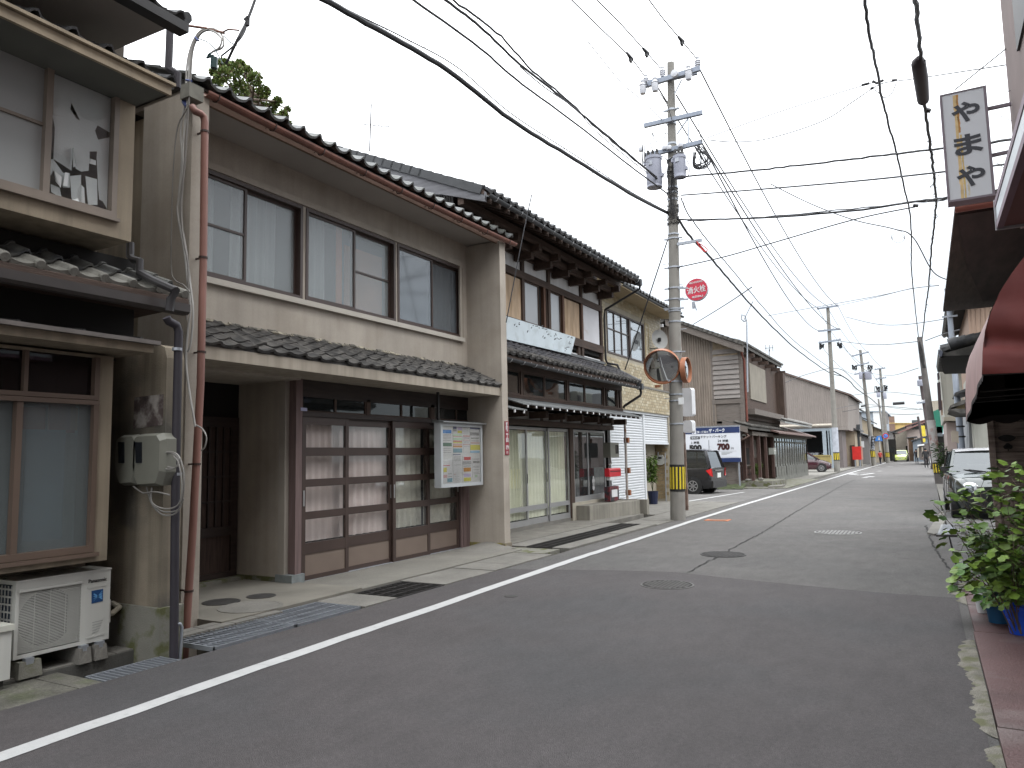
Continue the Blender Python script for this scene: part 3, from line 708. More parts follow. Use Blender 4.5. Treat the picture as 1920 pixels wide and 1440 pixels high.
def cable(path, Y, r=.008, n=6): 
    P = [FY(a, b_, Y) for a, b_ in path]; out = []
    for i in range(len(P)-1):
        p0, p1, p2, p3 = P[max(0, i-1)], P[i], P[i+1], P[min(len(P)-1, i+2)]
        for k in range(4):
            t = k/4; out.append(.5*((2*p1)+(p2-p0)*t+(2*p0-5*p1+4*p2-p3)*t*t+(3*p1-p0-3*p2+p3)*t**3))
    out.append(P[-1]); return MB().tube(out, r, n)
Yc = 3.93
q = MB()
for p in [[(285,914),(281,935),(290,950),(310,960),(335,955),(343,930),(345,890),(338,860),(330,850)],
          [(285,914),(284,940),(300,952),(322,953),(338,940),(341,905),(335,868),(325,855)],
          [(250,912),(268,924),(290,922),(318,928)], [(275,914),(285,945),(305,965),(330,962),(344,935)],
          [(300,862),(310,849),(327,849),(337,860),(335,872),(320,880),(305,876),(300,862)], [(299,866),(311,851),(326,852),(334,862),(330,876),(316,876),(304,870)]]:
    k = cable(p, Yc+random.uniform(-.02,.02), .0065); q.add(k.v, k.f)
tagged(solo('cable_coil', q, m_cab, 'coil of grey cables hanging under the electric meters', 'cable', smooth=True), 'coil of grey cables hanging under the electric meters', 'cable')
# violet downpipe of house 0
X5 = -5.44
g = MB(); P = [FX(312, 595, X5), FX(316, 602, X5), FX(331, 610, X5), FX(335, 622, X5), FX(331, 800, X5), FX(328, 1000, X5), FX(326, 1235, X5)]
g.tube(P, .036, 10); g.o('downpipe', m_purple, t0, True)
g = MB()
for y in (655, 889): 
    c_ = FX(332, y, X5); g.lathe([(.041,-.012),(.041,.012)], c_, 'z', 10)
g.o('pipe_clip', m_galv, t0)
g = MB(); g.tube([FX(330,1169,X5+.02), FX(338,1170,X5+.02), FX(341,1176,X5+.02), FX(337,1243,X5+.02)], .013, 8); g.o('thin_drain_pipe', m_galv, t0, True)
# upper pipe over tile eave, black
g = MB(); g.tube([FY(244,455,4.1), FY(244,480,4.1), FY(250,487,4.1), FY(262,489,4.1), FY(262,512,4.1), FY(290,527,4.05), FY(330,545,4.0), FY(320,560,4.0), FY(318,583,4.0)], .035, 8); g.o('eave_drain_pipe', mat('black_pipe', (0.05,0.048,0.05), .5), t0, True)

# ------------------------------------------------ air conditioner and its blocks, white cabinet
XA = -5.88
ay0 = FX(30, 1110, XA).y; ay1 = FX(208, 1065, XA).y; az0 = FX(205, 1197, XA).z; az1 = FX(208, 1067, XA).z
m_ac = mat('off_white_paint', (0.50, 0.50, 0.465), .45, .04, 3, streak=.08)
ta = thing('air_conditioner', 'off-white outdoor air conditioner unit on concrete blocks below the tan bay', 'air conditioner', ((XA-.15), (ay0+ay1)/2, az0))
gy1 = FX(152, 1130, XA).y; gy0 = FX(33, 1200, XA).y; gz0 = FX(150, 1203, XA).z; gz1 = FX(152, 1092, XA).z
g = MB(); holed(g, XA, .02, ay0, ay1, az0, az1, [(gy0, gy1, gz0, gz1)])
g.b(XA-.30, XA-.02, ay0, ay1, az0, az0+.02); g.b(XA-.30, XA-.02, ay0, ay1, az1-.02, az1); g.b(XA-.30, XA-.02, ay1-.02, ay1, az0+.02, az1-.02); g.b(XA-.30, XA-.28, ay0, ay1-.02, az0+.02, az1-.02)
g.b(XA-.05, XA-.02, ay0, ay0+.015, az0+.02, az1-.02); g.b(XA-.30, XA-.26, ay0, ay0+.015, az0+.02, az1-.02)
g.o('casing', m_ac, ta)
MB().b(XA-.305, XA+.006, ay0-.005, ay1+.004, az1, az1+.012).o('lid', m_ac, ta)
MB().b(XA-.2, XA-.18, gy0, gy1, gz0, gz1).o('fan_recess', m_dark, ta)
fc = Vector((XA-.12, (gy0+gy1)/2, (gz0+gz1)/2))
g = MB(); g.lathe([(.05,-.03),(.05,.03)], fc, 'x', 12)
for k in range(3):
    a0 = k*2.094; g.grid(lambda u, v: fc+Vector((-.03+.05*v, math.cos(a0+v*1.2)*(.05+.15*u), math.sin(a0+v*1.2)*(.05+.15*u))), 4, 5)
g.o('fan', mat('grey_fan', (0.10,0.10,0.10), .5), ta)
sh = MB(); rr_ = (gz1-gz0)*.46
for k in range(32):
    a0, a1 = 6.2832*k/32, 6.2832*(k+1)/32; q0, q1 = Vector((XA-.05, fc.y+rr_*math.cos(a0), fc.z+rr_*math.sin(a0))), Vector((XA-.05, fc.y+rr_*math.cos(a1), fc.z+rr_*math.sin(a1)))
    ou = lambda a: Vector((XA-.05, fc.y+max(-1, min(1, 1.42*math.cos(a)))*(gy1-gy0)/2, fc.z+max(-1, min(1, 1.42*math.sin(a)))*(gz1-gz0)/2))
    sh.add([q0, q1, ou(a1), ou(a0)], [(0,1,2,3)])
sh.o('fan_shroud', m_ac, ta)
bars = MB().b(-.004, .004, gy0, gy1, -.0027, .0027).mesh('grille_bar', m_ac)
nb = 40
for i in range(1, nb): piece('grille_bar', bars, ta, Matrix.Translation((XA-.005, 0, gz0+(gz1-gz0)*i/nb)))
g = MB()
for i in range(1, 4): g.b(XA-.012, XA-.008, gy0+(gy1-gy0)*i/4-.0015, gy0+(gy1-gy0)*i/4+.0015, gz0, gz1)
g.o('grille_stay', m_ac, ta, kind='stuff')
MB().b(XA-.002, XA+.012, gy0-.005, gy1+.005, gz1-.005, gz1+.016).o('grille_brow', m_ac, ta)
g = MB()
for i in range(9): g.b(XA-.25, XA-.06, ay0+.003, ay0+.008, az0+.05+i*.055, az0+.062+i*.055)
for i in range(5): g.b(XA-.25+i*.045, XA-.245+i*.045, ay0+.0025, ay0+.0085, az0+.03, az1-.03)
g.o('side_grille', m_ac, ta, kind='stuff')
MB().b(XA-.26, XA-.05, ay0+.02, ay0+.03, az0+.03, az1-.03).o('heat_fins', mat('blue_grey_fins', (0.05,0.065,0.09), .5), ta)
text('Panasonic', .04, mat('black_print', (0.02,0.02,0.02), .6), ta, FX(183, 1087.5, XA)+Vector((.003,0,0)), 'street', .0006, .150, .0, 'brand_lettering')
MB().sx(XA+.003, [(172,1108),(193.5,1104),(193,1127),(172,1132)], .004).o('blue_badge', mat('deep_blue_label', (0.015,0.06,0.17), .4), ta)
g = MB()
for k in range(4): g.sx(XA+.005, [(175,1128-k*4.6),(177,1125.5-k*4.2),(192,1107+k*4.6),(191.5,1109.5+k*4.8)], .001)
g.o('badge_wave', mat('light_blue_label', (0.12,0.32,0.6), .4), ta)
g = MB(); g.sx(XA+.004, [(164,1101),(199,1095),(199,1098),(164,1104.5)], .003); g.sx(XA+.004, [(161,1196),(195,1187),(195,1189.5),(161,1199)], .003); g.o('casing_ridge', m_ac, ta)
g = MB()
for k in range(5): g.sx(XA+.002, [(173,1167+k*5),(193-k*2,1162+k*5),(193-k*2,1163+k*5),(173,1168+k*5)], .001)
g.o('rating_label', mat('faint_grey_print', (0.30,0.31,0.30), .6), ta)
g = MB(); g.b(XA-.22, XA-.03, ay1, ay1+.03, az0+.12, az0+.30); g.o('valve_cover', m_ac, ta)
g = MB(); g.tube([(XA-.10, ay1+.03, az0+.18), (XA-.12, ay1+.10, az0+.17), (XA-.16, ay1+.19, az0+.2), (XA-.3, ay1+.22, az0+.22)], .022, 8); g.o('refrigerant_hose', mat('cream_tape', (0.42,0.39,0.31), .7, .15, 10), ta, True)
for k, (pyc, lab) in enumerate([(ay1-.085, 'pale concrete foot block under the right end of the air conditioner, outer one'), (ay1-.215, 'pale concrete foot block under the right end of the air conditioner, inner one'), (ay0+.10, 'mossy concrete foot block under the near end of the air conditioner')]):
    g = MB(); hw = .052 if k < 2 else .085
    g.ext([(XA+.05, pyc-hw, .022), (XA+.05, pyc+hw, .022), (XA+.04, pyc+hw-.01, az0-.02), (XA+.04, pyc+hw*.4, az0-.02), (XA+.04, pyc+hw*.3, az0-.045), (XA+.04, pyc-hw*.3, az0-.045), (XA+.04, pyc-hw*.4, az0-.02), (XA+.04, pyc-hw+.01, az0-.02)], (-.36, 0, 0))
    solo('foot_block', g, m_conc if k < 2 else m_concm, lab, 'concrete block', 'concrete blocks under the air conditioner')
    MB().b(XA-.01, XA+.035, pyc-.03, pyc+.03, az0-.045, az0-.0).o('foot', m_galv, ta)
tw = thing('white_cabinet', 'white metal cabinet cut by the left picture edge beside the air conditioner', 'cabinet', (-5.9, 2.5, .02))
cy1 = FX(21, 1230, -5.74).y; cz1 = FX(15, 1172, -5.74).z
MB().b(-6.25, -5.745, 2.2, cy1, .07, cz1-.04).o('body', m_ac, tw); MB().b(-6.26, -5.73, 2.19, cy1+.012, cz1-.04, cz1).o('lid', mat('cream_lid', (0.5,0.5,0.44), .5), tw)
MB().b(-6.2, -5.77, 2.25, cy1-.03, .022, .07).o('plinth', m_blackmetal, tw)
# ================================================================ HOUSE 1: grey beige house with sliding doors
t1 = thing('townhouse', 'beige plastered house with pink curtained sliding doors and orange downpipe', 'house', (-7.0, 8.0, 0))
XF = -7.08; YL0, YL1 = 4.79, 4.99; YR0, YR1 = 11.13, 11.33
EZ = 5.40     # soffit level
# body behind
g = MB(); g.b(-15, -8.1, YL1, YR1, -.3, 5.5); g.b(-8.1, XF-.22, YL1, YR1, 2.72, 3.60); g.o('body', m_plaster, t1)
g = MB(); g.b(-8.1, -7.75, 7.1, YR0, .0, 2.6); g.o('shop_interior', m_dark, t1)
# wing walls
g = MB(); g.b(-7.12, -6.33, YL0, YL1, -.35, EZ-.02); g.o('wing_wall', m_plaster, t1)
g = MB(); g.b(-15, -7.12, YL0+.12, YL1, -.35, EZ-.05); g.o('side_wall', m_plaster2, t1)
g = MB(); g.b(-7.3, -6.38, YR0, YR1, .10, EZ-.02); g.o('wing_wall', m_plaster, t1)
g = MB(); g.b(-7.3, -6.36, YR0-.02, YR1+.01, -.3, .10); g.o('wing_footing', mat('yellow_lichen_stone', (0.21, 0.18, 0.14), .95, .25, 4, .5, 60, two=(0.20,0.175,0.03), twoscale=4, twothr=.5), t1)
# upper storey wall with three window openings
def yx(px, py): return FX(px, py, XF).y
wz0 = 3.68; wz1 = FX(576, 390, XF).z
A = (5.15, yx(567, 480)); B_ = (yx(573, 480), yx(741, 520)); C_ = (yx(745, 530), yx(867, 570))
g = MB(); holed(g, XF, .2, YL1, YR0, 2.72, EZ+.1, [(A[0], A[1], wz0, wz1), (B_[0], B_[1], wz0, wz1), (C_[0], C_[1], wz0, wz1)]); g.o('upper_wall', m_plaster, t1)
g = MB(); g.b(-7.9, -7.8, YL1, YR0, 3.55, EZ); g.o('upper_room_back', mat('dim_upper_room', (0.25, 0.245, 0.24), .9), t1)
g = MB(); g.b(-7.9, XF-.2, YL1, YR0, 5.12, 5.2); g.o('upper_room_ceiling', mat('dim_upper_room', (0,0,0)), t1)
# sill and head trim
g = MB(); g.b(XF, XF+.06, 5.0, YR0-.16, wz0-.075, wz0-.005); g.o('sill', mat('pale_sill', (0.43, 0.40, 0.35), .8, .06, 3), t1)
g = MB(); g.b(XF, XF+.03, 5.0, YR0-.18, wz1+.01, wz1+.09); g.b(XF, XF+.03, YR0-.26, YR0-.18, wz0-.1, wz1+.01); g.o('window_surround', m_plaster, t1)
def up_window(y0, y1, split, rails, curt, lab=None):
    f = MB(); frame_x(f, XF+.012, .12, y0, y1, wz0, wz1, .045)
    ysp = y0+(y1-y0)*split
    # two sashes, the right one behind the left
    for k, (a, b_) in enumerate(((y0+.04, ysp+.02), (ysp-.02, y1-.04))):
        X_ = XF-.02-.045*k; frame_x(f, X_, .03, a, b_, wz0+.04, wz1-.04, .038)
        if rails[k]: zz = wz0+(wz1-wz0)*.5; f.b(X_-.03, X_, a+.03, b_-.03, zz-.014, zz+.014)
    fr = f.o('window', m_brown, t1)
    for k, (a, b_) in enumerate(((y0+.07, ysp), (ysp, y1-.07))):
        X_ = XF-.035-.045*k; MB().b(X_-.004, X_, a, b_, wz0+.07, wz1-.07).o('pane', m_frost if curt[k] != 'c' else m_smokegrey, fr)
m_smokegrey = glass('grey_reflecting_pane', (0.8,0.83,0.86), 0.5, 0.08, (0.19,0.21,0.225), 1.7)
up_window(*A, .52, (1, 0), 'ww'); up_window(*B_, .52, (0, 1), 'ww'); up_window(*C_, .52, (0, 0), 'cc')
curtain(MB(), XF-.24, A[0], A[0]+.72, wz0-.02, 5.1, .03, .16, 1).o('upper_curtain', m_curt, t1)
curtain(MB(), XF-.24, A[0]+.95, A[1]-.25, wz0-.02, 5.1, .03, .15, 2).o('upper_curtain', m_curt, t1)
curtain(MB(), XF-.24, B_[0]+.05, B_[0]+.62, wz0-.02, 5.1, .03, .16, 3).o('upper_curtain', m_curt, t1)
MB().b(XF-.13, XF-.12, B_[0]+.72, B_[0]+.84, wz0+.05, 4.9).o('amber_curtain', mat('amber_cloth', (0.70,0.22,0.05), .9), t1)
MB().b(XF-.18, XF-.17, B_[0]+.95, B_[1]-.12, wz0+.05, 4.7).o('peach_curtain', mat('peach_cloth', (0.62,0.32,0.20), .9), t1)
curtain(MB(), XF-.3, C_[1]-.5, C_[1]-.1, wz0-.02, 5.1, .03, .15, 6).o('upper_curtain', mat('dim_curtain', (0.25,0.26,0.26), .9), t1)
# roof: soffit, fascia, gutter, tiles
XGu = -6.30; ezg = 5.34
g = MB(); g.b(XF-.3, -6.44, 4.85, 11.4, EZ+.0, EZ+.06); g.o('soffit', m_soffit, t1)
g = MB(); g.b(-6.46, -6.42, 4.85, 11.42, EZ-.06, EZ+.10); g.o('fascia', mat('brown_fascia', (0.14, 0.085, 0.06), .8, .15, 3), t1)
def half_gutter(x, y0, y1, z0, z1, r, m, parent, name='gutter', n=8):
    g = MB(); ring = []
    for s_ in (1.0, .86):
        ring.append([(r*s_*math.cos(math.pi+math.pi*k/n), r*s_*math.sin(math.pi+math.pi*k/n)) for k in range(n+1)])
    outl = ring[0]+ring[1][::-1]
    for seg in range(6):
        a = y0+(y1-y0)*seg/6; b_ = y0+(y1-y0)*(seg+1)/6; za = z0+(z1-z0)*seg/6-.03*math.sin(math.pi*seg/6); zb_ = z0+(z1-z0)*(seg+1)/6-.03*math.sin(math.pi*(seg+1)/6)
        nn = len(outl); vs = [(x+u, a, za+v) for u, v in outl]+[(x+u, b_, zb_+v) for u, v in outl]
        fs = [(i, (i+1) % nn, nn+(i+1) % nn, nn+i) for i in range(nn)]
        if seg == 0: fs.append(tuple(range(nn)))
        if seg == 5: fs.append(tuple(range(nn, 2*nn)))
        g.add(vs, fs)
    return g.o(name, m, parent)
half_gutter(XGu, 4.92, 11.56, 5.40, 5.42, .055, m_copper, t1)
g = MB()
for k in range(9):
    y = 5.05+k*.78; zz = 5.40-.03*math.sin(math.pi*(y-4.92)/6.64)
    g.tube([(XGu-.06, y, zz+.01), (XGu-.045, y, zz-.045), (XGu, y, zz-.062), (XGu+.045, y, zz-.045), (XGu+.062, y, zz+.01)], .007, 5)
    g.tube([(XGu-.06, y, zz+.01), (-6.42, y, zz+.0)], .006, 4)
g.o('gutter_bracket', mat('dark_bracket', (0.05,0.03,0.025), .6), t1, kind='stuff')
th1 = R_(22)
m_t1 = mat('grey_edge_tile', (0.09, 0.095, 0.095), 0.42, 0.35, 6, 0.4, 60, two=(0.055,0.058,0.05), twoscale=7, twothr=.5, spec=.7)
kt = kawara(.27, .26, .02, .05, .03, 9, .01).mesh('roof_tile', m_t1)
tile_rows(t1, -6.31, 5.52, 4.72, 11.5, .27, 3, .25, th1, kt)
g = MB(); g.ext([(-6.40, 4.8, 5.49), (-10.5, 4.8, 5.49+4.1*math.tan(th1)), (-14.6, 4.8, 5.50), (-14.6, 4.8, 5.485), (-6.40, 4.8, 5.465)], (0, 6.6, 0)); g.o('roof', m_tile, t1)
# orange downpipe
m_pinkpipe = mat('faded_salmon_pvc', (0.25, 0.125, 0.10), 0.5, 0.12, 2.5, streak=0.28)
XP = -6.22
g = MB(); g.tube([FX(360, 200, XP-.04), FX(366, 209, XP), FX(376, 213, XP), FX(382, 219, XP), FX(384, 230, XP), FX(381, 500, XP), FX(376, 720, XP), FX(361, 1000, XP), FX(345, 1243, XP)], .037, 12); g.o('downpipe', m_pinkpipe, t1, True)
g = MB()
for y in (247, 483, 660, 870, 1108): 
    xx = {247:384, 483:381, 660:378, 870:368, 1108:354}[y]; g.lathe([(.044,-.01),(.044,.01)], FX(xx, y, XP), 'z', 12); c_ = FX(xx, y, XP); g.b(c_.x-.12, c_.x, c_.y-.008, c_.y+.008, c_.z-.008, c_.z+.008)
g.o('pipe_clip', mat('dark_bracket', (0,0,0)), t1)
g = MB(); c_ = FX(360, 176, -6.3); g.bc(c_.x, c_.y, c_.z, .14, .17, .15); g.o('gutter_hopper', mat('mossy_grey_box', (0.17,0.165,0.14), .9, .2, 8), t1)
# lower tiled eave
XL = -6.42
zf = (FX(555, 679, XL).z+FX(850, 724, XL).z)/2
g = MB(); g.b(XL-.04, XL, 4.99, YR0, zf-.075, zf+.06); g.b(XF-.0, XL-.04, 4.99, YR0, zf-.075, zf-.06+.0); g.o('eave_fascia', mat('stained_eave_plaster', (0.33,0.29,0.235), .9, .12, 2, streak=.2), t1)
zt_ = zf+.10; ztw = 3.16; thl = math.atan2(ztw-zt_, XL+.03-XF)
m_t2 = mat('rough_grey_tile', (0.075, 0.07, 0.064), 0.75, 0.35, 8, 0.6, 60, two=(0.038,0.036,0.034), twoscale=7, twothr=.5)
kt = kawara(.25, .20, .022, .018, .020, 9, .010).mesh('eave_tile', m_t2)
tile_rows(t1, XL+.03, zt_, 5.0, YR0, .25, 5, .155, thl, kt, jit=.02, name='eave_tile')
g = MB(); g.ext([(XL, 4.99, zf+.06), (XL, 4.99, zt_), (XF, 4.99, ztw), (XF, 4.99, zf+.06)], (0, YR0-4.99, 0)); g.o('eave_bed', m_t2, t1)
g = MB(); 
rd = random.Random(7)
for i in range(60):
    y = 5.0+i*.1; g.tube([(XF+.0, y, ztw+.0+rd.uniform(0,.02)), (XF+.0, y+.11, ztw+.0+rd.uniform(0,.02))], .02+rd.uniform(0,.015), 5)
g.o('mortar_bead', mat('dirty_mortar_bead', (0.30,0.27,0.21), .95, .3, 9, two=(0.08,0.075,0.065), twoscale=8, twothr=.5), t1)
# ---------------- ground floor
PY = 6.98
m_darkwood = mat('nearly_black_wood', (0.030, 0.020, 0.017), .6, .3, 4, .3, 40, stretch=(6,.6,6))
zc = 2.62
g = MB(); g.b(XF-.12, XF+.0, PY, YR0, 2.40, 2.78); g.o('lintel', m_darkwood, t1)
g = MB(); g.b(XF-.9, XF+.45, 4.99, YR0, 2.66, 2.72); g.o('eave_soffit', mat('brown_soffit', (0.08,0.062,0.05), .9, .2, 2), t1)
g = MB(); g.b(-8.1, XF+.1, 4.99, PY, 2.60, 2.66); g.o('porch_ceiling', m_plaster, t1)
xs_ = -8.02
g = MB(); g.b(xs_-.1, -7.28, PY-.06, PY+.1, -.3, 2.6); g.o('porch_wall', m_plaster, t1)
g = MB(); g.b(xs_-.1, -7.2, PY-.09, PY-.06, -.1, .10); g.o('porch_skirting', m_concm, t1)
g = MB(); g.b(-7.28, -7.17, PY-.08, PY+.02, .13, 2.66); g.o('pale_post', mat('pale_post_paint', (0.34,0.31,0.27), .8, .1, 3), t1)
g = MB(); g.b(-7.16, -7.04, PY-.02, PY+.09, .13, 2.66); g.o('pink_post', mat('dusty_pink_wood', (0.15,0.105,0.10), .8, .2, 3, stretch=(8,8,.6)), t1)
g = MB(); g.ext([(-7.3,PY-.1,.03),(-7.01,PY-.1,.03),(-7.01,PY+.12,.03),(-7.3,PY+.12,.03)], (0,0,.11)); g.o('post_shoe', mat('blue_grey_steel_shoe', (0.19,0.21,0.21), .6, .2, 8), t1)
# dark lattice door in the recess
XD = -8.0; dyl, dyr = 5.05, PY-.1
f = MB(); zs = [.06, .16, .62, .74, 2.05, 2.2]
f.b(XD-.04, XD, dyl, dyr, .06, .16); f.b(XD-.04, XD, dyl, dyr, .62, .74); f.b(XD-.04, XD, dyl, dyr, 2.02, 2.15)
for y in (dyl, (dyl+dyr)/2-.05, dyr-.1): f.b(XD-.04, XD, y, y+.1, .16, .62); f.b(XD-.04, XD, y, y+.1, .74, 2.02)
ld = f.o('lattice_door', m_darkwood, t1)
me = MB().b(-.02, 0, -.011, .011, .74, 2.02).mesh('lattice_bar', m_darkwood)
n = 16
for i in range(1, n):
    y = dyl+(dyr-dyl)*i/n; piece('lattice_bar', me, ld, Matrix.Translation((XD-.002, y, 0)))
me2 = MB().b(-.025, -.003, dyl, dyr, -.012, .012).mesh('lattice_rail', m_darkwood)
for z in (1.06, 1.38, 1.70): piece('lattice_rail', me2, ld, Matrix.Translation((XD, 0, z)))
MB().b(XD-.06, XD-.03, dyl, dyr, .16, 2.02).o('door_board', mat('brown_panel_wood', (0.045,0.028,0.022), .8, .35, 5, .3, 40, stretch=(8,8,.8)), ld)
MB().b(XD-.12, XD-.06, 4.99, PY, .0, 2.6).o('recess_back', m_dark, t1)
MB().b(XD-.06, XD+.14, 5.0, PY-.1, -.3, .06+.03).o('door_step', m_concm, t1)
# sliding doors
z_of = lambda py: FX(612, py, XF).z
rails = [(1097, 1072), (1033, 1013), (970, 956), (911, 897), (855, 839), (797, 784)]
rz = [(max(.032, z_of(a)), z_of(b_)) for a, b_ in rails]; rz[-1] = (rz[-1][0], 2.14)
dx = [FX(x, 900, XF).y for x in (565.5, 653, 736, 803, 863)]
m_panel = mat('tan_door_panel', (0.17, 0.13, 0.105), .7, .06, 3, .1, 120, grain=.04)
m_dglass = glass('shop_door_pane', (0.97,0.97,0.96), 0.97, 0.02, (0.2,0.2,0.2), 1.45)
for k in range(4):
    off = [0.0, -.045, 0.0, -.045][k]; X_ = XF+.01+off; a, b_ = dx[k]-(.03 if k in (1, 3) else 0), dx[k+1]+(.03 if k in (1, 2) else 0)
    f = MB(); sw_ = .065
    f.b(X_-.035, X_, a, a+sw_, rz[0][0], rz[-1][1]); f.b(X_-.035, X_, b_-sw_, b_, rz[0][0], rz[-1][1])
    for z0_, z1_ in rz: f.b(X_-.033, X_-.002, a+sw_, b_-sw_, z0_, z1_)
    dd = f.o('sliding_door', m_brown, t1)
    MB().b(X_-.025, X_-.012, a+sw_, b_-sw_, rz[0][1], rz[1][0]).o('kick_panel', m_panel, dd)
    for q_ in range(1, 5): MB().b(X_-.022, X_-.018, a+sw_, b_-sw_, rz[q_][1], rz[q_+1][0]).o('pane', m_dglass, dd)
    hy = (a+.03) if k in (0, 2) else (b_-.03)
    if k == 1: hy = b_-.03
    MB().b(X_, X_+.006, hy-.011, hy+.011, .98, 1.18).o('pull_handle', mat('steel_pull', (0.45,0.45,0.45), .35, metal=.7), dd)
MB().b(XF-.1, XF+.02, dx[0], dx[-1], .03-.06, .032).o('door_track', m_galv, t1)
curtain(MB(), XF-.16, dx[0]+.02, dx[1]+.05, .5, 2.1, .022, .135, 3).o('pink_curtain', m_pink, t1)
curtain(MB(), XF-.15, dx[1]+.02, dx[2]+.04, .5, 2.1, .028, .15, 4).o('pink_curtain', m_pink, t1)
curtain(MB(), XF-.13, dx[2]+.03, dx[2]+.2, .5, 2.1, .02, .11, 8).o('pink_curtain', m_pink, t1)
m_cf = mat('yellowed_lace_curtain', (0.74,0.74,0.66), .95, .14, 9, .3, 60)
curtain(MB(), XF-.17, dx[2]+.12, dx[3]+.02, .5, 2.08, .022, .14, 5).o('lace_curtain', m_cf, t1)
curtain(MB(), XF-.17, dx[3]+.1, dx[4]-.03, .5, 2.08, .016, .15, 6).o('lace_curtain', m_cf, t1)
# transom above the doors
MB().b(XF-.05, XF+.03, PY+.09, YR0, 2.14, 2.20).o('head_rail', m_darkwood, t1)
tzs = (2.22, 2.42)
ty = [FX(x, 760, XF).y for x in (567, 688, 694, 808, 815, 895)]
for a, b_ in ((ty[0], ty[1]), (ty[2], ty[3]), (ty[4], ty[5])):
    f = MB(); frame_x(f, XF-.01, .04, a, b_, 2.20, 2.44, .025); f.b(XF-.04, XF-.012, (a+b_)/2-.02, (a+b_)/2+.02, 2.22, 2.42)
    fr = f.o('transom', m_wood, t1); MB().b(XF-.03, XF-.026, a+.02, b_-.02, 2.22, 2.42).o('pane', m_smoke, fr)
MB().b(XF-.05, XF, ty[1], ty[2], 2.2, 2.44).o('transom_post', m_wood, t1); MB().b(XF-.05, XF, ty[3], ty[4], 2.2, 2.44).o('transom_post', m_wood, t1)
# pinkish boarding beside the doors
me = MB().b(-.03, 0, -.032, .032, .02, 2.2).mesh('board', mat('dusty_pink_wood', (0,0,0)))
for i in range(4): piece('board', me, t1, Matrix.Translation((XF-.0+.006*(i % 2), dx[-1]+.04+i*.068, 0)))
MB().b(XF-.1, XF-.03, dx[-1], YR0, .0, 2.7).o('end_wall', m_darkwood, t1)
c_ = FX(570, 768, XF+.04)
tagged(solo('house_number_plate', MB().sx(XF+.05, [(564,764),(576,765),(576,771),(564,770)], .004), mat('bluish_enamel', (0.35,0.35,0.5), .5), 'tiny bluish plate above the first sliding door', 'plate'), 'tiny bluish plate above the first sliding door', 'plate')

# ---------------- notice board
XN = -6.72
tn = thing('notice_board', 'wall mounted grey metal notice board full of paper posters', 'notice board', FX(862, 905, XN))
o4 = [(828,793),(905,797),(905,909),(827,914)]
ya, yb_ = FX(827, 850, XN).y, FX(905, 850, XN).y; za, zb_ = FX(866, 912, XN).z, FX(866, 794, XN).z
m_bsteel = mat('pale_grey_steel', (0.40,0.42,0.43), .45, .06, 4)
f = MB(); f.b(XN-.13, XN-.03, ya, yb_, za, zb_); frame_x(f, XN, .03, ya, yb_, za, zb_, .055); f.o('case', m_bsteel, tn)
MB().ext([(XN-.16, ya-.01, zb_+.002), (XN+.06, ya-.01, zb_+.002), (XN+.06, ya-.01, zb_+.02), (XN-.16, ya-.01, zb_+.05)], (0, yb_-ya+.06, 0)).o('roof', mat('darker_steel', (0.24,0.25,0.25), .4, metal=.5), tn)
MB().b(XN-.028, XN-.024, ya+.055, yb_-.055, za+.055, zb_-.055).o('back_panel', mat('board_white', (0.50,0.50,0.48), .8), tn)
def nb(u, v): return (ya+.055+(yb_-ya-.11)*u, zb_-.055-(zb_-za-.11)*v)
pr = random.Random(9)
cl_ = {'w': (0.66,0.66,0.64), 'b': (0.05,0.22,0.55), 'g': (0.06,0.15,0.09), 'y': (0.62,0.58,0.10), 'r': (0.55,0.07,0.06), 'o': (0.55,0.27,0.06), 'c': (0.20,0.36,0.42), 'n': (0.08,0.10,0.22), 'k': (0.06,0.06,0.06), 'l': (0.45,0.62,0.42), 'v': (0.52,0.45,0.60), 'p': (0.6,0.38,0.36), 's': (0.25,0.45,0.6)}
ms = {k: mat('print_'+n_, tuple(c*.75 for c in cl_[k]), .7) for k, n_ in zip('wbgyroc nklvps'.replace(' ', ''), ['white','blue','green','yellow','red','orange','teal','navy','black','lime','lilac','pink','sky'])}
def poster(u0, v0, u1, v1, blocks, lines, base='w'):
    (a, zt_), (b_, zb__) = nb(u0, v0), nb(u1, v1)
    p = MB().b(XN-.024, XN-.020, a, b_, zb__, zt_).o('poster', ms[base], tn)
    by = {}
    for (x0, y0, x1, y1, c) in blocks:
        by.setdefault(c, MB()).b(XN-.0205, XN-.0188, a+(b_-a)*x0, a+(b_-a)*x1, zt_-(zt_-zb__)*y1, zt_-(zt_-zb__)*y0)
    q = MB()
    for (y, h, x0, x1) in lines:
        x = x0
        while x < x1:
            dxx = pr.uniform(.02, .06); q.b(XN-.0205, XN-.0185, a+(b_-a)*x, a+(b_-a)*min(x1, x+dxx), zt_-(zt_-zb__)*(y+h), zt_-(zt_-zb__)*y); x += dxx+pr.uniform(.012, .03)
    if lines: q.o('print_lines', ms['k'], p)
    for c, mb_ in by.items(): mb_.o('print_block', ms[c], p)
L4 = lambda ys, h=.012, a=.1, b_=.9: [(y, h, a, b_) for y in ys]
poster(.01, .03, .25, .50, [(.05,.07,.95,.2,'b'),(.03,.55,.97,.68,'g')], L4([.24,.29,.34,.40,.46,.75,.82,.9]))
poster(.28, .0, .51, .46, [(.0,.3,1,.36,'l'),(.0,.36,1,.4,'p'),(0,.44,1,.52,'l'),(0,.54,1,.58,'r'),(0,.59,1,.64,'y'),(0,.66,1,.71,'p'),(0,.73,1,.8,'o'),(0,.84,1,1,'c'),(.5,.15,1,.25,'y'),(.5,.02,1,.13,'v'),(0,.0,.4,.1,'n')], L4([.12,.16], .02, 0, .4))
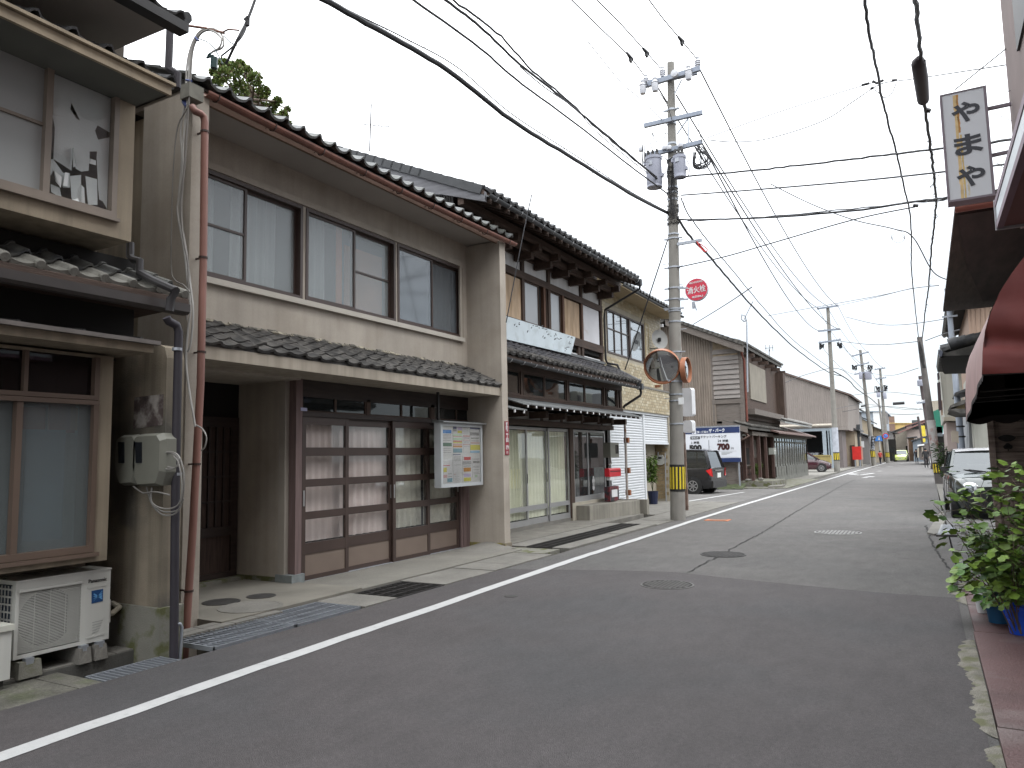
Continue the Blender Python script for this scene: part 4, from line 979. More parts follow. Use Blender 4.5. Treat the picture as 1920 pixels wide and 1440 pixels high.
poster(.54, .15, .72, .47, [(0,.02,1,.06,'r'),(0,.25,1,.29,'p'),(0,.5,1,.55,'p')], L4([.12,.17,.35,.42,.62]))
poster(.73, .0, 1.0, .47, [(0,.0,1,.07,'n'),(0,.68,1,.88,'y'),(0,.92,.95,.99,'s'),(.05,.58,.95,.63,'p')], L4([.2,.23,.26,.29], .02, .0, .95)+L4([.40,.43,.52], .018))
poster(.03, .67, .26, .98, [(.0,.02,.7,.06,'r'),(.0,.15,.35,.4,'y'),(.0,.55,.4,.72,'p'),(.4,.75,.95,.97,'c')], L4([.5,.66], .02, .5, .9))
poster(.27, .49, .49, .80, [(.0,.0,.9,.045,'n')], L4([.12,.18,.24,.30,.36,.6]))
poster(.28, .82, .44, .97, [(.1,.1,.3,.2,'p')], L4([.4,.6,.8]))
poster(.52, .52, .76, .99, [(.15,.04,.9,.16,'r'),(.1,.45,.9,.6,'o'),(.1,.68,.9,.8,'v'),(.1,.83,.9,.97,'y')], L4([.22,.26,.30], .02, .0, .95)+L4([.38], .02))
poster(.78, .56, 1.0, .92, [(.3,.86,.6,.98,'l')], L4([.05],.02)+L4([.16,.2,.24], .025, .1, .95)+L4([.42,.47,.6,.72,.8]))
MB().b(XN-.012, XN-.009, ya+.05, yb_-.05, za+.05, zb_-.05).o('pane', glass('board_glass', (0.95,0.95,0.95), 0.97, .02, (0.3,0.3,0.3), 1.35), tn)
g = MB(); c_ = FX(823, 760, XN-.1); g.b(XN-.14, XN-.1, c_.y-.015, c_.y+.015, zb_, 2.66); g.o('hanger', m_blackmetal, tn)
# ---------------- red address plate on the end of the wing wall
XR = -6.375
ya, yb_ = FX(945.5, 820, XR).y+.02, FX(953.5, 820, XR).y
za, zb_ = FX(949, 853, XR).z, FX(949, 790, XR).z
tp = thing('address_plate', 'narrow dark red vertical address plate on the edge of the beige wall', 'address plate', (XR, (ya+yb_)/2, za))
yb_ = min(yb_, YR1-.005)
MB().b(XR-.002, XR+.008, ya, yb_, za, zb_).o('plate', mat('maroon_enamel', (0.22,0.025,0.035), .45, .06, 4), tp)
mw = mat('white_print', (0.6,0.6,0.6), .6)
for k, ch in enumerate('野町二丁目'): text(ch, .08, mw, tp, Vector((XR+.010, (ya+yb_)/2, zb_-.055-k*.068)), 'street', .0015, (yb_-ya)*.62)
text('19', .1, mw, tp, Vector((XR+.010, (ya+yb_)/2, za+.13)), 'street', .002, (yb_-ya)*.7)
for z in (.03, .05): MB().b(XR+.008, XR+.0095, ya+.03, yb_-.03, za+z, za+z+.008).o('plate_line', mw, tp)
# ---------------- service cables looping at the corner
Yq = 4.72
paths = [[(395,100),(402,95),(413,92),(419,85),(418,70),(408,57),(393,53),(376,58),(364,74),(356,95),(351,120),(349,155),(348,190),(339,240),(341,300),(335,370),(333,400),(345,470),(352,530),(357,580),(352,620),(349,680),(356,740),(362,775),(366,800)],
         [(400,97),(412,88),(415,72),(402,60),(388,57),(372,66),(362,84),(356,110),(353,160),(350,205),(344,260),(342,330),(338,400),(349,470),(357,535),(362,585),(358,640),(352,660)],
         [(392,55),(378,62),(366,80),(360,105),(357,150),(354,195),(347,300),(340,380),(343,440),(353,500),(352,560),(350,600)],
         [(357,150),(352,200),(334,235),(326,300),(322,400),(321,500),(328,525),(345,535),(356,548)],
         [(368,797),(380,805),(387,820),(384,838),(377,845)]]
t = thing('service_cables', 'bundle of pale service cables running down the corner between the first two houses', 'cables', FY(350, 300, Yq))
for i, p in enumerate(paths): cable(p, Yq-.012*i, .010 if i < 3 else .007).o('cable', [m_cabw, m_cabw, m_cab, m_cab, m_cabw][i], t, True)
g = MB()
for a, b_ in [((366,70),(372,76)),((349,150),(359,152))]: g.tube([FY(*a, Yq-.03), FY(*b_, Yq-.03)], .012, 5)
g.tube([FY(345,190,Yq), FY(352,200,Yq)], .028, 6); g.o('cable_tie', mat('blue_tape', (0.05,0.07,0.2), .6), t, kind='stuff')
g = MB(); g.tube([FY(350,48,Yq), FY(385,53,Yq), FY(420,62,Yq)], .014, 5); g.tube([FY(418,60,Yq), FY(428,55,Yq), FY(448,57,Yq)], .009, 5); g.o('bracket', mat('rusty_iron', (0.12,0.05,0.03), .8, .3, 9), t)
for p, r in [([(395,100),(390,104),(388,108),(400,104)], .012), ([(402,108),(401,128)], .035), ([(372,72),(388,78),(402,90),(410,105),(418,120)], .006), ([(420,68),(432,80),(444,85)], .006)]:
    MB().tube([FY(a, b_, Yq-.02) for a, b_ in p], r, 6).o('connector', mat('dark_teal_plastic', (0.02,0.05,0.05), .5), t)
# ================================================================ HOUSE 3: dark timber house with boarded windows
t3 = thing('timber_house', 'old dark timber two-storey house with plywood patched windows and black tiled roof', 'house', (-7.5, 15, 0))
X3 = -7.5; Y3a, Y3b = 11.36, 18.62
g = MB(); g.b(-15, X3-.55, Y3a, Y3b, -.3, 6.0); g.o('body', m_dark, t3)
# upper storey timber frame
g = MB(); g.b(X3-.10, X3-.03, Y3a, Y3b, 5.48, 5.98); g.b(X3-.10, X3-.03, Y3a, Y3b, 3.7, 4.12); g.b(X3-.10, X3-.03, Y3a, 13.15, 4.12, 5.48); g.o('white_plaster_wall', m_white, t3)
for y in (14.08, 15.42-.05, 17.25, 18.55): MB().b(X3-.08, X3+.02, y-.06, y+.06, 3.6, 5.98).o('post', m_woodv, t3)
MB().b(X3-.3, X3-.06, Y3a, Y3b-.1, 5.95, 6.62).o('eave_infill', m_wood, t3)
for (z0, z1, x) in ((5.44, 5.60, .03), (5.90, 6.02, .03), (4.30, 4.50, .035), (3.62, 3.70, .03)):
    MB().b(X3-.08, X3+x, Y3a, Y3b, z0, z1).o('beam', m_wood, t3)
for y in (17.05,): MB().b(X3-.06, X3+.005, y-.06, y+.06, 3.7, 4.3).o('post', m_woodv, t3)
m_ply = mat('weathered_plywood', (0.42, 0.31, 0.21), .85, .2, 3, .3, 40, stretch=(3,3,.7), two=(0.34,0.24,0.15), twoscale=2.2, twothr=.58)
m_hazep = glass('dusty_white_pane', (0.9,0.9,0.9), .25, .2, (0.36,0.365,0.37), 1.5)
yu = lambda px: FX(px, 590, X3).y
for a, b_, m_, nm, dxx in [(13.0, yu(980), m_ply, 'plywood_board', -.02), (yu(1057), yu(1088), m_ply, 'plywood_board', -.03)]:
    MB().b(X3+dxx-.02, X3+dxx, a, b_, 4.50, 5.42).o(nm, m_, t3)
for a, b_ in [(yu(982), yu(1012)), (yu(1026), yu(1052))]:
    f = MB(); frame_x(f, X3-.01, .04, a, b_, 4.5, 5.44, .03); f.o('window_frame', m_woodv, t3)
    MB().b(X3-.035, X3-.03, a, b_, 4.5, 5.42).o('pane', m_hazep, t3)
MB().b(X3-.03, X3-.01, yu(1094), yu(1123), 4.5, 5.44).o('white_board', mat('scuffed_white_board', (0.58,0.58,0.60), .8, .06, 2, two=(0.40,0.30,0.22), twoscale=1.6, twothr=.66), t3)
g = MB()
for px in (1020, 1090, 1055): g.b(X3-.05, X3+.03, yu(px)-.05, yu(px)+.05, 4.5, 5.44)
g.o('window_post', mat('reddish_timber', (0.10,0.05,0.03), .75, .3, 4, stretch=(8,8,.6)), t3, kind='stuff')
MB().b(X3-.3, X3-.05, 14, Y3b-.1, 4.2, 5.5).o('upper_interior', m_dark, t3)
# corbelled beams below the eave
me = MB(); me.b(-.0, .62, -.06, .06, -.0, .14); me.b(0, .42, -.06, .06, -.14, 0); mb1 = me.mesh('bracket_beam', m_wood)
for i in range(8): piece('bracket_beam', mb1, t3, Matrix.Translation((X3, 11.9+i*.93, 5.90)))
g = MB(); g.b(X3+.5, X3+.62, Y3a-.6, Y3b-.1, 6.04, 6.16); g.b(X3+.30, X3+.40, Y3a-.3, Y3b-.1, 5.90-.0, 6.03); g.o('purlin', m_wood, t3)
th3 = R_(24); XE3 = -6.43
g = MB(); zr = 6.14
def rs(x, o=0): return zr+(XE3-x)*math.tan(th3)+o
g.ext([(XE3, Y3a-.65, rs(XE3,-.03)), (XE3, Y3a-.65, rs(XE3,.05)), (-11.4, Y3a-.65, rs(-11.4,.05)), (-16.3, Y3a-.65, zr), (-16.3, Y3a-.65, zr-.1), (-11.4, Y3a-.65, rs(-11.4,-.03))], (0, Y3b-Y3a+.65-.12, 0)); g.o('roof', m_wood, t3)
me = MB().ext([(0,-.035,-.10),(0,.035,-.10),(0,.035,0),(0,-.035,0)], (-1.6,0,1.6*math.tan(th3))).mesh('rafter', m_wood)
for i in range(24): piece('rafter', me, t3, Matrix.Translation((XE3+.0, 10.95+i*.325, zr-.035)))
kt = kawara(.265, .26, .022, .05, .02, 9, .01).mesh('roof_tile', m_tile)
ke = disc_eave(.265, .26).mesh('eave_tile', m_tile)
tile_rows(t3, XE3+.06, zr+.09, 10.75, 18.52, .268, 1, .25, th3, ke, name='eave_tile')
tile_rows(t3, XE3+.06-.24*math.cos(th3), zr+.09+.24*math.sin(th3), 10.75, 18.52, .268, 3, .25, th3, kt)
# verge tiles and barge board of the left gable
me = MB().ext([(-.03,-.02,-.09),(-.03,.26,-.10),(-.03,.26,.045),(-.03,-.02,.065)], (.07,0,0)).mesh('verge_tile', mat('slate_verge_tile', (0.04,0.042,0.045), .5, .25, 6, .3, 60))
for i in range(24): piece('verge_tile', me, t3, slope_mtx(XE3-.05-i*.235*math.cos(th3), 10.72, zr+.08+i*.235*math.sin(th3), th3))
g = MB(); L_ = 5.2
P = lambda d, o: (XE3+.02-d*math.cos(th3), 10.72, zr+d*math.sin(th3)+o)
g.ext([P(0,-.16), P(0,.02), P(L_,.02), P(L_,-.36), P(1.4,-.36), P(1.0,-.26)], (0, .05, 0)); g.o('barge_board', mat('silvered_board', (0.15,0.15,0.16), .85, .25, 3, .4, 30, stretch=(.6,6,6)), t3)
g = MB()
y_ = Y3a-.02
for i in range(75):
    x = X3+.0-i*.06; g.b(x-.02, x+.02, y_-.012, y_+.01, 5.2, rs(x, -.15))
g.b(X3-4.5, X3, y_+.0, y_+.03, 5.2, 6.1); g.o('corrugated_gable', mat('pale_corrugated', (0.38,0.37,0.36), .6, .08, 3, streak=.15), t3, kind='stuff')
g = MB(); g.b(X3-.06, X3+.32, Y3a-.14, Y3a+.02, 5.72, 5.90); g.o('purlin_end', m_oldwood, t3); g = MB(); g.b(X3-.06, X3+.18, Y3a-.14, Y3a+.02, 5.54, 5.70); g.o('purlin_end', m_oldwood, t3)
# gutters with hooks
m_gut = mat('dark_grey_gutter', (0.045,0.047,0.05), .5, .15, 4)
half_gutter(-6.34, 10.7, 18.4, 6.10, 6.14, .055, m_gut, t3)
hk = MB().tube([(-.055,0,.02),(-.05,0,-.035),(-.02,0,-.075),(.02,0,-.078),(.055,0,-.05),(.065,0,-.02)], .008, 5).mesh('gutter_hook', mat('silver_hook', (0.45,0.45,0.46), .4, metal=.5))
for i in range(17): piece('gutter_hook', hk, t3, Matrix.Translation((-6.34, 10.95+i*.455, 6.12)))
g = MB(); g.tube([(-6.34,18.42,6.12),(-6.34,18.5,6.0),(-6.36,18.5,5.92),(-7.40,18.62,5.5),(-7.44,18.66,5.3),(-7.44,18.66,4.15),(-7.42,18.72,4.05),(-7.2,18.9,4.0),(-7.1,18.9,3.75)], .032, 8); g.o('downpipe', m_blackmetal, t3, True)
MB().bc(-6.34, 18.44, 6.08, .13, .14, .16).o('gutter_hopper', m_gut, t3)
# lower tiled roof
XL3 = -6.62; zl = 3.40; thq = math.atan2(.62, .9)
thq = R_(30)
g = MB(); q = lambda x, o: zl+(XL3-x)*math.tan(thq)+o
g.ext([(XL3, Y3a, q(XL3,-.03)), (XL3, Y3a, q(XL3,.04)), (X3, Y3a, q(X3,.04)), (X3, Y3a, q(X3,-.03))], (0, 18.85-Y3a, 0)); g.o('lower_roof', m_wood, t3)
kt3 = kawara(.25, .23, .03, .03, .03, 8, .02).mesh('roof_tile', mat('rough_black_tile', (0.06,0.057,0.06), .7, .35, 8, .6, 60, two=(0.035,0.034,0.04), twoscale=7, twothr=.5))
tile_rows(t3, XL3+.05, zl+.08, Y3a, 18.85, .25, 4, .21, thq, kt3, disc_eave(.25, .23).mesh('eave_tile', m_t2), jit=.012)
g = MB(); g.tube([(XL3+.06, 18.88, zl+.08), (X3, 18.88, q(X3,.09))], .07, 8); g.o('verge_roll', m_tile, t3, True)
half_gutter(-6.54, Y3a, 18.75, 3.36, 3.34, .055, m_gut, t3)
for i in range(15): piece('gutter_hook', hk, t3, Matrix.Translation((-6.54, 11.7+i*.49, 3.36)))
g = MB(); g.tube([(-6.54,18.78,3.34),(-6.54,18.84,3.2),(-6.56,18.82,3.12),(-6.95,18.66,2.86),(-6.98,18.66,2.8)], .035, 8); g.o('gutter_outlet', m_blackmetal, t3, True)
MB().bc(-6.54, 18.80, 3.36, .14, .15, .16).o('gutter_hopper', m_gut, t3)
MB().b(X3-.02, X3+.05, Y3a, 18.7, q(X3,.10), q(X3,.16)).o('flashing_board', mat('bluish_flashing', (0.12,0.125,0.13), .7, .2, 3), t3)
# transom storey
XW = -7.0
g = MB(); g.b(XW-.1, XW+.02, Y3a, 18.6, 3.26, 3.42); g.b(XW-.1, XW+.03, Y3a, 18.6, 2.62, 2.79); g.o('beam', m_wood, t3)
me = MB().b(XW, XW+.045, Y3a, 18.55, 0, .022).mesh('sill_board', m_wood)
for k in range(4): piece('sill_board', me, t3, Matrix.Translation((.008*k, 0, 2.76-.045*k)))
ys3 = [FX(x, 725, XW).y for x in (950, 976, 982, 1022, 1062, 1067, 1097, 1131, 1137, 1156)]
for a, b_ in ((ys3[0]-.6, ys3[1]), (ys3[2], ys3[3]), (ys3[3], ys3[4]), (ys3[5], ys3[6]), (ys3[6], ys3[7]), (ys3[8], ys3[9])):
    f = MB(); frame_x(f, XW-.01, .04, a+.01, b_-.01, 2.79, 3.26, .03); fr = f.o('transom_window', m_woodv, t3)
    MB().b(XW-.03, XW-.026, a+.03, b_-.03, 2.81, 3.24).o('pane', m_smoke, fr)
for k in (1, 4, 7, 9): MB().b(XW-.06, XW+.015, ys3[k]-.0, ys3[k]+.075, 2.79, 3.26).o('post', m_woodv, t3)
MB().b(XW-.06, XW+.01, 18.46, 18.6, 2.79, 3.26).o('post', m_woodv, t3)
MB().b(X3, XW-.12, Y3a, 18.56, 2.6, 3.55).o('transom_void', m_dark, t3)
# boarded pent hood
XH3 = -6.42; zh = 2.52; thh = math.atan2(.18, .58)
me = MB().ext([(0,-.0,0),(0,0,.02),(-.62,0,.21),(-.62,0,.19)], (0,.235,0)).mesh('hood_board', mat('grey_hood_board', (0.12,0.125,0.125), .75, .25, 4, .3, 40))
for i in range(28):
    y = 11.98+i*.237; piece('hood_board', me, t3, Matrix.Translation((XH3, y, zh+random.uniform(-.004,.004))))
me = MB().bc(-.03,0,0,.62,.035,.045).mesh('hood_rafter', m_wood); tip = MB().bc(.285,0,0,.012,.034,.044).mesh('rafter_tip', m_white)
for i in range(19):
    y = 12.15+i*.345; r = piece('hood_rafter', me, t3, slope_mtx(XH3-.30, y, zh+.06, thh) @ Matrix.Rotation(math.pi/2, 4, 'Z') @ Matrix.Rotation(math.pi, 4, 'Z'))
    k = piece('rafter_tip', MB().b(XH3+.0, XH3+.012, y-.018, y+.018, zh-.048, zh-.004).mesh('rafter_tip', m_white), t3, Matrix.Identity(4))
for i in range(5):
    y = 11.4+i*.115; piece('hood_board', MB().ext([(XH3+.08,0,zh-.12),(XH3+.08,0,zh-.10),(X3+.35,0,zh+.1),(X3+.35,0,zh+.08)], (0,.112,0)).mesh('hood_board', mat('grey_hood_board',(0,0,0))), t3, Matrix.Translation((0,y,0)))
g = MB(); g.b(XH3+.06, XH3+.085, 11.5, 11.53, zh-.17, zh-.12); g.b(XH3+.06, XH3+.085, 11.85, 11.88, zh-.17, zh-.12); g.o('rafter_tip', m_white, t3)
g = MB()
for i in range(7): g.b(X3+.1, X3+.62, 12.9+i*.93, 13.02+i*.93, 2.36, 2.50)
g.o('hood_bracket', m_wood, t3, kind='stuff')
X5_ = -7.28
MB().b(X5_-.05, X5_, Y3a, 18.6, 2.33, 2.52).o('frieze_plaster', mat('grey_frieze', (0.30,0.29,0.28), .9, .1, 3), t3)
MB().b(X5_-.1, X5_+.03, Y3a, 18.6, 2.22, 2.335).o('beam', m_wood, t3)
g = MB()
for px in (1015, 1052, 1090, 1127): g.b(X5_-.05, X5_+.02, FX(px, 780, X5_).y-.05, FX(px, 780, X5_).y+.05, 2.33, 2.52)
g.o('frieze_post', m_woodv, t3, kind='stuff')
# glazed doors, pale curtains
XD3 = -7.45
m_alu = mat('silver_aluminium', (0.36,0.36,0.36), .4, .06, 3, metal=.5)
yd = [FX(x, 900, XD3).y for x in (948, 990, 1030, 1068)]; yd[0] = 12.7
for k in range(3):
    X_ = XD3-(.04 if k == 1 else 0); a, b_ = yd[k], yd[k+1]
    f = MB(); f.b(X_-.03, X_, a, a+.05, .12, 2.2); f.b(X_-.03, X_, b_-.05, b_, .12, 2.2); f.b(X_-.03, X_, a+.05, b_-.05, .12, .235); f.b(X_-.03, X_, a+.05, b_-.05, .42, .52); f.b(X_-.03, X_, a+.05, b_-.05, 2.14, 2.2)
    dd = f.o('glazed_door', m_alu, t3)
    for z0_, z1_ in ((.235,.42),(.52,2.14)): MB().b(X_-.018, X_-.014, a+.05, b_-.05, z0_, z1_).o('pane', m_dglass, dd)
    if k < 2: MB().b(X_, X_+.008, b_-.035, b_-.015, 1.0, 1.2).o('pull_handle', m_blackmetal, dd)
MB().b(XD3-.12, XD3+.01, yd[0], yd[-1], .03, .12).o('door_sill', m_conc, t3)
curtain(MB(), XD3-.11, yd[0], yd[-1]-.02, .25, 2.13, .022, .14, 11).o('pale_green_curtain', m_cream, t3)
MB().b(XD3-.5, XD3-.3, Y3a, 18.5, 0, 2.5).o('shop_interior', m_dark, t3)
MB().b(XD3-.1, XD3+.04, yd[-1], yd[-1]+.2, .1, 2.22).o('post', m_woodv, t3)
MB().b(XD3-.1, XD3+.02, Y3a, yd[0], .0, 2.22).o('end_wall', m_woodv, t3)
ws = (yd[-1]+.26, FX(1104, 870, XD3).y, 18.52)
for k in range(2):
    X_ = XD3-(.035 if k else 0); f = MB(); frame_x(f, X_, .03, ws[k]-(.03*k), ws[k+1], .45, 2.2, .05); f.b(X_-.028, X_-.001, ws[k], ws[k+1], .5, .58)
    dd = f.o('window_frame', m_alu, t3); MB().b(X_-.018, X_-.014, ws[k]+.04, ws[k+1]-.04, .58, 2.15).o('pane', glass('shop_window_pane', (0.6,0.62,0.62), .82, .02, (0.1,0.1,0.1), 1.7), dd)
curtain(MB(), XD3-.2, ws[1]+.05, ws[2]-.1, .6, 2.1, .02, .2, 12).o('dim_curtain', mat('grey_net', (0.20,0.21,0.20), .95), t3)
MB().b(XD3-.15, XD3+.06, yd[-1]+.02, 18.6, .03, .45).o('window_base_wall', mat('pale_render', (0.36,0.33,0.27), .9, .12, 2, .3, 100, grain=.06), t3)
g = MB(); g.lathe([(.034,.0),(.034,.004)], Vector((XD3-.03, 17.75, .98)), 'x', 8)
stk = MB()
for dz, r in ((0,.07),(.09,.05),(.17,.075),(.25,.04)): stk.lathe([(r,0),(r,.004)], Vector((XD3-.018, 17.62, .75+dz)), 'x', 7)
stk.o('white_sticker', m_white, t3)
# thin pole at the corner of the hood with rusty fittings
tpole = thing('thin_steel_pole', 'thin white pole with rusty fittings before the roller shutter', 'pole', (-7.0, 18.72, .0))
MB().tube([(-6.98,18.72,.0),(-6.98,18.72,2.42)], .034, 8).o('shaft', mat('chipped_pale_paint', (0.36,0.33,0.30), .7, .2, 6, two=(0.22,0.12,0.07), twoscale=5, twothr=.62), tpole, True)
for z in (.72, 1.3, 2.1): MB().bc(-6.96,18.76,z-.15,.12,.12,.14).o('rusty_fitting', mat('orange_rust', (0.24,0.09,0.04), .85, .3, 9), tpole)
# low wall
g = MB(); g.ext([(-7.3,16.9,-.3),(-7.3,18.62,-.3),(-6.55,18.62,-.3),(-6.55,18.3,-.3),(-6.75,17.2,-.3)][::-1], (0,0,.1))
solo('low_wall', MB().ext([(-7.38,18.62,0),(-6.42,18.62,0),(-6.42,18.80,0),(-7.38,18.80,0)], (0,0,.40)).ext([(-7.385,16.35,0.02),(-7.05,16.35,.02),(-6.6,18.615,.02),(-7.385,18.615,.02)], (0,0,.36)), mat('stained_low_wall', (0.25,0.235,0.20), .9, .15, 2, .5, 90, grain=.1, streak=.3), 'low concrete wall below the shop window of the timber house', 'wall')
# signboard leaning on the lower roof
ts = thing('shop_signboard', 'long pale blue-white weathered signboard with faded characters on the lower roof', 'signboard', (-7.0, 14, 3.9))
XS = -7.12
P = [FX(949,593,XS), FX(1079,632,XS), FX(1071,665,XS), FX(949,637,XS)]; P[0].y -= .9; P[3].y -= .9
MB().ext(P, (-.04,.01,0)).o('board', mat('pale_blue_white_board', (0.47,0.53,0.56), .7, .07, 3, two=(0.40,0.45,0.47), twoscale=5, twothr=.6), ts)
rd = random.Random(21); g = MB()
for cx_, cy_ in ((999,612),(1008,614),(1018,613),(1024,619),(1030,627),(1022,632),(1043,627),(1042,633),(1048,636),(1070,632),(1068,642),(1064,648),(1062,655),(966,610),(975,606),(990,620)):
    for k in range(3):
        x, y = cx_+rd.uniform(-3,3), cy_+rd.uniform(-3,3); a = rd.uniform(0,3.1); l_ = rd.uniform(1,3.2)
        g.tube([FX(x,y,XS+.002), FX(x+l_*math.cos(a), y+l_*math.sin(a), XS+.002)], .010, 4)
g.o('faded_brush_strokes', mat('faded_ink', (0.16,0.17,0.18), .8), ts, kind='stuff')
# postbox, extinguisher box, meter by the shutter
tb = thing('letterbox', 'bright red letterbox beside the thin rusty pole', 'letterbox', FX(1152, 895, -7.1))
a, b_ = FX(1143, 894, -7.05), FX(1164, 877, -7.05)
MB().ext([(-7.18,a.y,a.z),(-7.05,a.y,a.z),(-7.05,a.y,b_.z-.03),(-7.08,a.y,b_.z),(-7.18,a.y,b_.z)], (0,b_.y-a.y,0)).o('box', mat('bright_red_enamel', (0.52,0.02,0.03), .4), tb)
MB().b(-7.052,-7.045,a.y+.05,b_.y-.05,b_.z-.09,b_.z-.07).o('slot', m_black, tb)
MB().b(-7.15,-7.06,a.y+.05,b_.y-.02,a.z-.09,a.z-.005).o('white_tray', m_white, tb)
tb = thing('extinguisher_box', 'small red and black fire extinguisher box on the low wall', 'extinguisher box', FX(1152, 938, -7.1))
a, b_ = FX(1144, 938, -7.05), FX(1160, 911, -7.05)
MB().b(-7.2,-7.05,a.y,b_.y,.40,b_.z).o('box', mat('dull_red_black', (0.12,0.02,0.025), .5, .3, 20, two=(0.02,0.02,0.025), twoscale=9), tb)
MB().b(-7.049,-7.042,a.y+.12,b_.y-.12,.5,b_.z-.08).o('label', m_white, tb)
tb = thing('electric_meter', 'grey meter box fixed beside the shop window of the timber house', 'electric meter', FX(1153, 858, -7.1))
a, b_ = FX(1145, 858, -7.1), FX(1160, 830, -7.1)
MB().b(-7.3,-7.1,a.y,b_.y,a.z,b_.z).o('box', m_meter, tb); MB().b(-7.099,-7.09,b_.y-.25,b_.y-.05,a.z+.1,b_.z-.06).o('reading_window', m_smoke, tb)
MB().tube([(-7.2,a.y+.2,a.z),(-7.18,a.y+.22,a.z-.15),(-7.2,a.y+.1,a.z-.2)], .02, 6).o('cable', m_cab, tb, True)

# ================================================================ HOUSE 4: yellow brick-tiled house with roller shutters
t4 = thing('brick_tiled_house', 'house clad in small yellow tiles with two white roller shutters', 'house', (-7.6, 21.5, 0))
m_mort = mat('mortar_joint', (0.33,0.30,0.24), .95, .1, 4)
g = MB(); holed(g, -7.62, .25, 18.66, 24.1, 3.62, 6.25, [(19.25, 22.42, 4.42, 5.69)]); holed(g, -7.42, .25, 18.66, 24.22, 2.84, 3.62, []); g.b(-15, -7.95, 18.66, 24.1, -.3, 6.2); g.b(-15,-7.62,23.9,24.2,2.7,6.25); g.o('wall', m_mort, t4)
cols = [(0.37,0.31,0.20),(0.33,0.27,0.165),(0.42,0.37,0.26),(0.30,0.24,0.145)]
sets = [MB() for _ in cols]; rd = random.Random(5)
def bricks(X, y0, y1, z0, z1, holes, bl=.21, bh=.065, j=.011):
    r = 0; z = z0
    while z < z1-.02:
        y = y0+(bl/2 if r % 2 else 0)-bl
        while y < y1:
            a, b_ = max(y, y0), min(y+bl-j, y1)
            for h in holes:
                if z+bh > h[2] and z < h[3]:
                    if a < h[1] and b_ > h[0]:
                        if a < h[0]: b_ = h[0]
                        elif b_ > h[1]: a = h[1]
                        else: a = b_
            if b_-a > .03: sets[rd.choice((0,0,1,2,3,1))].b(X-.01, X+.010+rd.uniform(0,.004), a, b_, z, min(z+bh-j, z1))
            y += bl
        z += bh; r += 1
bricks(-7.62, 18.66, 24.1, 3.64, 6.2, [(19.15, 22.55, 4.34, 5.78)], .22, .085)
bricks(-7.42, 18.95, 24.22, 2.86, 3.6, [], .20, .085)
# return side of the upper wall
z = 3.64
for k, s_ in enumerate(sets): s_.o('wall_tile', mat('yellow_wall_tile_%d' % k, cols[k], .5, .12, 6, spec=.5), t4, kind='stuff')
MB().b(-7.45, -7.39, 18.8, 24.25, 3.58, 3.64).o('ledge', m_conc, t4)
f = MB(); frame_x(f, -7.60, .12, 19.25, 22.42, 4.42, 5.69, .05); f.b(-7.68,-7.60,21.05,21.17,4.45,5.66)
fr = f.o('window_frame', m_brown, t4)
for a, b_ in ((19.3,21.05),(21.17,22.37)): MB().b(-7.655,-7.65,a,b_,4.47,5.64).o('pane', glass('sky_reflecting_pane', (0.6,0.62,0.64), .55, .02, (0.25,0.26,0.27), 3.2), fr)
g = MB()
for y in (19.88, 20.47): g.b(-7.65,-7.625,y-.015,y+.015,4.47,5.64)
g.b(-7.65,-7.625,19.3,21.05,5.12,5.15); g.o('glazing_bar', m_brown, fr)
curtain(MB(), -7.75, 19.3, 22.3, 4.4, 5.65, .03, .15, 3).o('net_curtain', m_curt, t4)
f = MB(); frame_x(f, -7.595, .03, 22.50, 22.85, 4.35, 5.75, .04); f.o('pale_trim', mat('cream_trim', (0.42,0.34,0.2), .7), t4)
# roof
g = MB(); g.ext([(-6.95,18.7,6.10),(-6.95,18.7,6.20),(-11,18.7,7.9),(-15,18.7,6.2),(-15,18.7,6.14),(-7.6,18.7,6.16)], (0,5.7,0)); g.o('roof', mat('tan_soffit', (0.33,0.26,0.16), .85, .1, 2), t4)
tile_rows(t4, -6.92, 6.25, 18.6, 24.4, .27, 2, .25, R_(22), kt)
half_gutter(-6.88, 18.6, 24.35, 6.16, 6.16, .05, m_gut, t4)
# shutters
m_shut = mat('white_shutter_slat', (0.60,0.62,0.64), .4, .04, 4, metal=.1); m_shutb = mat('shutter_joint', (0.10,0.10,0.11), .7)
sl = lambda y0, y1: MB().ext([(0,y0,0),(.012,y0,.012),(.016,y0,.035),(.012,y0,.058),(0,y0,.070)], (0,y1-y0,0)).mesh('slat', m_shut)
def shutter(y0, y1, z0, z1, lab):
    s_ = MB().b(-7.54, -7.515, y0, y1, z0, z1).o('roller_shutter', m_shutb, t4, label=lab)
    me = sl(y0, y1); z = z0+.01
    while z < z1-.06: piece('slat', me, s_, Matrix.Translation((-7.512, 0, z))); z += .076
shutter(18.95, 21.62, .04, 2.72, 'closed white roller shutter'); shutter(21.74, 24.15, 1.93, 2.80, 'half raised white roller shutter')
g = MB(); g.b(-7.55,-7.47,21.62,21.74,.02,2.84); g.b(-7.55,-7.47,18.88,18.95,.02,2.84); g.b(-7.55,-7.46,18.9,24.2,2.78,2.86); g.b(-7.54,-7.47,21.74,24.15,1.88,1.94); g.o('shutter_frame', m_shut, t4)
MB().b(-7.95,-7.6,18.66,21.7,0,2.8).o('shutter_back', m_dark, t4)
